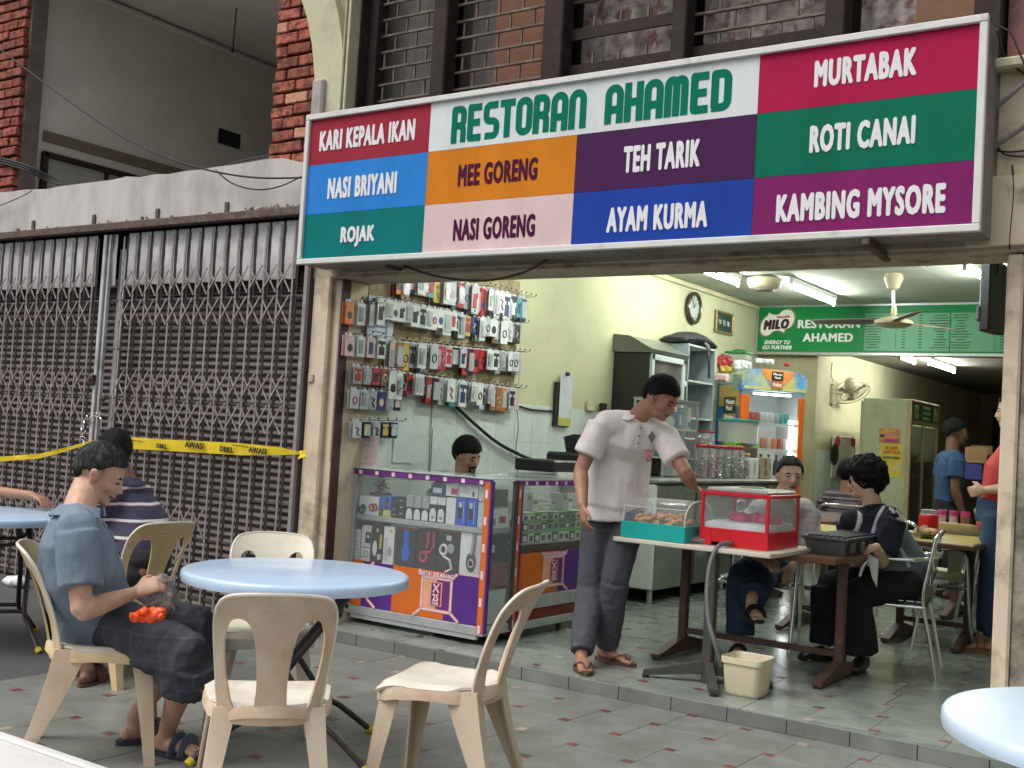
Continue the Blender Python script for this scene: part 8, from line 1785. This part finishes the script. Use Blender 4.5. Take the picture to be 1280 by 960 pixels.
ribbon_on([(-2.080, 6.800, 1.060), (-2.049, 6.740, 0.979), (-2.051, 6.700, 0.900), (-2.078, 6.700, 0.870)], .020); ribbon_on([(-1.810, 6.740, 0.807), (-1.770, 6.720, 0.753), (-1.746, 6.720, 0.701)], .013); ribbon_on([(-1.813, 6.740, 1.088), (-1.789, 6.800, 1.001), (-1.773, 6.840, 0.908)], .011)
M_blk = mat('black_trousers_cloth', (.010, .010, .012), r=.9, bump=.1, bsc=300)
me = remesh(pants_mb(J, side, .93, .020, .028), .009, 3); wrinkle(me, .010, 8, (1, 1, .6), 4, True); obj('trousers', me, M_blk, t, smooth=180)
b = MB()
for e in 'RL':
    an, to = V3(J['an'+e]), V3(J['to'+e]); d = to-an; d.z = 0; d.normalize(); a = V3((-d.y, d.x, 0)); g = FZ
    b = MB(); loft(b, [V3((an.x, an.y, g+.045))-d*.05, V3((an.x, an.y, g+.05))+d*.03, V3((an.x, an.y, g+.04))+d*.12, V3((an.x, an.y, g+.03))+d*.18], [(.036, .042), (.040, .05), (.044, .034), (.038, .024)], a, 16); b.cyl(an, V3((an.x, an.y, g+.05)), .045); obj('shoe', remesh(b, .007, 2), mat('black_leather', (.012, .012, .012), r=.35), t, smooth=180)
P = V3((-1.912, 6.600, 0.744)); b = MB(); b.prism([(-1.965, 6.600, 0.784), (-1.894, 6.600, 0.746), (-1.902, 6.620, 0.589), (-1.929, 6.610, 0.641)][::-1], (0, -.004, 0)); me = thick(b, .002, 'p') if 0 else b.mesh('white_tissue'); tag(obj('tissue', me, B_white, None, 0), 'white tissue hanging from the hand of the person in the vest', 'tissue')

# ---- 5: man in the striped polo shirt, seen from behind
J = {'head': [-5.166, 3.858, 1.107], 'neck': [-5.039, 3.863, 0.946], 'chest': [-4.967, 3.881, 0.749], 'pelvis': [-4.797, 3.79, 0.518], 'shR': [-5.134, 4.023, 0.885], 'elR': [-5.314, 4.036, 0.663], 'wrR': [-5.515, 3.905, 0.721], 'fiR': [-5.581, 3.853, 0.756], 'shL': [-4.988, 3.68, 0.904], 'elL': [-5.043, 3.722, 0.628], 'wrL': [-5.285, 3.719, 0.671], 'fiL': [-5.357, 3.673, 0.698], 'hipR': [-4.835, 3.883, 0.516], 'knR': [-5.207, 3.743, 0.351], 'anR': [-4.943, 3.608, 0.081], 'toR': [-5.122, 3.595, 0.022], 'hipL': [-4.708, 3.743, 0.518], 'knL': [-5.061, 3.568, 0.347], 'anL': [-4.767, 3.5, 0.082], 'toL': [-4.857, 3.656, 0.022]}
t = person('man in a navy polo shirt with white and red stripes seated with his back turned', (-4.9, 3.8, 0)); side = (-.1, 1, 0); hd, hu = (-.90, .38, -.22), (-.2, .05, .97)
mb = body_mb(J, side, .98, hands={'R': ((0, 0, 1), (0, -1, 0), .5), 'L': ((0, 0, 1), (0, 1, 0), .5)}, headdir=hd, headup=hu)
vox_body(t, mb, SK2, .007); face_bits(t, J['head'], hd, hu); hair(t, J['head'], hd, hu, M_hair, line=.055, back=-.055, thick_=.012, seed=15)
NV = (.026, .026, .062); WH = (.52, .52, .56); RD = (.18, .03, .055)
M_str = bands('navy_striped_cloth', 2, [(0, NV), (.02, NV), (.74, RD), (.80, WH), (.96, RD), (.98, NV)], .080, warp=.02)
sb_ = shirt_mb(J, side, .62, .020, .10, .026, W=(.162, .158, .162, .150, .085), D=(.13, .122, .118, .10, .07)); me = remesh(sb_, .0085, 3); wrinkle(me, .009, 7, (1, 1, .6), 5, True); obj('striped_polo', me, M_str, t, smooth=180); collar(t, J, mat('navy_collar_cloth', NV, r=.85), (-1, .2, 0), (0, 1, 0), .072, .05)
me = remesh(pants_mb(J, side, .9, .016, .01), .010, 3); wrinkle(me, .008, 8, ridged=True); obj('trousers', me, M_blk, t, smooth=180)
for e in 'RL': sandal(t, J['an'+e], J['to'+e], mat('brown_leather_sandal', (.09, .045, .03), r=.6), 1., 'wide')

# ---- helper for the people mostly hidden: joints from a stance
def stance(px_, py_, z0, face, k=1., seated=False, arms='down'):
    f = V3((cos(face), sin(face), 0)); s = V3((sin(face), -cos(face), 0)); O = V3((px_, py_, z0)); u = V3((0, 0, 1))
    h = .52 if seated else .95*k; J = {'pelvis': O+u*h}
    J['chest'] = O+u*(h+.29*k)+f*.02; J['neck'] = O+u*(h+.50*k)+f*.03; J['head'] = O+u*(h+.70*k)+f*.06
    for e, sg in (('R', 1), ('L', -1)):
        J['sh'+e] = O+u*(h+.45*k)+s*.185*sg*k+f*.02; J['hip'+e] = O+u*h+s*.10*sg
        if arms == 'down': J['el'+e] = J['sh'+e]+u*-.27*k+s*.04*sg-f*.02; J['wr'+e] = J['el'+e]+u*-.22*k+f*.08; J['fi'+e] = J['wr'+e]+u*-.085*k+f*.02
        else: J['el'+e] = J['sh'+e]+u*-.24*k+s*.05*sg+f*.10; J['wr'+e] = J['el'+e]+u*.0+f*.22-s*.08*sg; J['fi'+e] = J['wr'+e]+f*.09
        if seated: J['kn'+e] = J['hip'+e]+f*.42-u*.03; J['an'+e] = V3((J['kn'+e].x, J['kn'+e].y, z0+.09)); J['to'+e] = J['an'+e]+f*.16-u*.06
        else: J['kn'+e] = J['hip'+e]-u*.43*k+f*.02*sg; J['an'+e] = V3((J['hip'+e].x, J['hip'+e].y, z0+.09))+f*.03*sg; J['to'+e] = J['an'+e]+f*.16-u*.06
    return J
HN = {'R': ((0, 0, 1), (0, 1, 0), .5), 'L': ((0, 0, 1), (0, -1, 0), .5)}
def simple(label, J, face, skin, top_m, bot_m, hr, sleeve=.6, vox=.009, topn='shirt', hd=None, hands=None, moust=False, beard=False, hk={}, low=.1, shoes=None):
    f = (cos(face), sin(face), 0); side = (sin(face), -cos(face), 0); hd = hd or (f[0], f[1], -.12)
    t = person(label, (J['pelvis'][0], J['pelvis'][1], 0)); hu = (-hd[2]*f[0], -hd[2]*f[1], 1)
    b = body_mb(J, side, 1., hands=hands or {'R': ((side[0], side[1], 0), f, .5), 'L': ((-side[0], -side[1], 0), f, .5)}, headdir=hd, headup=hu)
    vox_body(t, b, skin, vox); face_bits(t, J['head'], hd, hu, moustache=moust, beard=beard); hair(t, J['head'], hd, hu, hr, **hk)
    me = remesh(shirt_mb(J, side, sleeve, .018, low, .024), .010, 3); wrinkle(me, .008, 8, (1, 1, .6), 5, True); obj(topn, me, top_m, t, smooth=180)
    me = remesh(pants_mb(J, side, .95, .014, .008), .011, 3); wrinkle(me, .007, 8, (1, 1, .6), 5, True); obj('trousers', me, bot_m, t, smooth=180)
    for e in 'RL': sandal(t, J['an'+e], J['to'+e], shoes or mat('black_sandal', (.015, .013, .013), r=.6), 1., 'wide')
    return t
# ---- 6: clerk behind the glass counter
J = stance(-4.62, 6.28, FZ, radians(-25), 1., True, 'fwd'); dz = 1.150-J['head'].z; hx = V3((-4.588, 6.25, 1.175))-J['head']
for k_ in ('pelvis', 'chest', 'neck', 'head', 'shR', 'shL', 'elR', 'elL', 'wrR', 'wrL', 'fiR', 'fiL', 'hipR', 'hipL'): J[k_] = J[k_]+V3((hx.x, hx.y, hx.z))
simple('bearded clerk in black looking down behind the glass counter', J, radians(-25), skin_mat('warm_brown', (.44, .25, .165)), mat('black_shirt_cloth', (.012, .012, .014), r=.85), M_blk, M_hair, moust=True, beard=True, hd=(.95, -.12, -.36), vox=.0065, hk=dict(line=.045, back=-.075, thick_=.016, fringe=.0, seed=21, side=-.015))
one('stool', (lambda b: (b.lathe((-4.62, 6.28, FZ), [(.16, 0), (.13, .3), (.15, .38), (.17, .40)], 20), b)[1])(MB()), B_navy, 'navy stool under the clerk behind the glass counter', 'stool')
# ---- 7: man in the blue polo in the kitchen
J = stance(-2.56, 11.0, FZ, radians(30), 1.0, False, 'down'); hx = V3((-2.50, 11.0, 1.60))-J['head']
for k_ in J: 
    if k_[:2] not in ('an', 'to', 'kn'): J[k_] = J[k_]+V3((hx.x, hx.y, min(0, hx.z)))
simple('man in a blue polo shirt walking away at the back of the restaurant', J, radians(25), SK2, mat('blue_polo_cloth', (.018, .055, .135), r=.85, var=.12, dirt=(.03, .09, .2), dsc=3), M_blk, M_hair, vox=.009, low=.12, hk=dict(line=.055, back=-.055, thick_=.013, seed=23))
# ---- 8: person in the striped jumper
J = stance(-3.12, 9.75, FZ, radians(100), .92, True, 'fwd'); hx = V3((-3.10, 9.8, 1.17))-J['head']
for k_ in J:
    if k_[:2] not in ('an', 'to', 'kn'): J[k_] = J[k_]+V3((hx.x, hx.y, hx.z))
simple('dark haired person in a mauve and black striped jumper seated far inside', J, radians(100), SK4, bands('mauve_striped_knit', 2, [(0, (.03, .022, .03)), (.35, (.14, .10, .13)), (.6, (.03, .022, .03)), (.8, (.20, .16, .18))], .075, warp=.01), M_blk, M_hair, sleeve=.98, vox=.010, topn='jumper', hk=dict(line=.05, back=-.11, thick_=.016, seed=25, side=-.06))
dup(mc0, (-3.10, 9.82, FZ), radians(100), 'metal armchair under the person in the striped jumper')
# ---- 9: person in red at the pillar
J = stance(-1.60, 8.25, FZ, radians(188), .98, False, 'fwd')
for k_ in ('chest', 'neck', 'head', 'shR', 'shL'): J[k_] = J[k_]+V3((.06 if k_ == 'chest' else .14, .02, 0))
J['elR'] = J['shR']+V3((.02, .02, -.27)); J['wrR'] = J['elR']+V3((-.16, -.02, -.12)); J['fiR'] = J['wrR']+V3((-.07, 0, -.05)); J['elL'] = J['shL']+V3((.0, -.03, -.27)); J['wrL'] = J['elL']+V3((-.18, .03, -.02)); J['fiL'] = J['wrL']+V3((-.08, .02, -.02))
simple('person in a red shirt and blue jeans half hidden behind the right pillar', J, radians(188), SK3, mat('coral_red_cloth', (.52, .055, .06), r=.8, var=.08), mat('mid_blue_jeans', (.035, .07, .15), r=.9, var=.2, sc=7), M_hair, vox=.009, shoes=mat('tan_sandal', (.32, .20, .09), r=.6))
# ---- 10: person at the left table, only the arm is in the picture
J = stance(-6.75, 3.35, 0, radians(50), 1., True, 'fwd')
J['shR'] = V3((-6.74, 3.72, .98)); J['elR'] = V3((-6.72, 3.95, .80)); J['wrR'] = V3((-6.125, 4.020, 0.808)); J['fiR'] = V3((-5.975, 4.050, 0.773))
simple('person at the left table with a forearm resting on the blue tabletop', J, radians(30), SK4, mat('faded_brown_shirt', (.16, .11, .08), r=.85), M_blk, M_hair, vox=.008, sleeve=.55, hands={'R': ((0, 0, 1), (0, 1, 0), .45), 'L': ((0, 0, 1), (0, 1, 0), .5)})
plastic_chair('yellowed plastic chair under the person at the far left', -6.80, 3.38, 50, (M_cy, M_cy, M_cy))
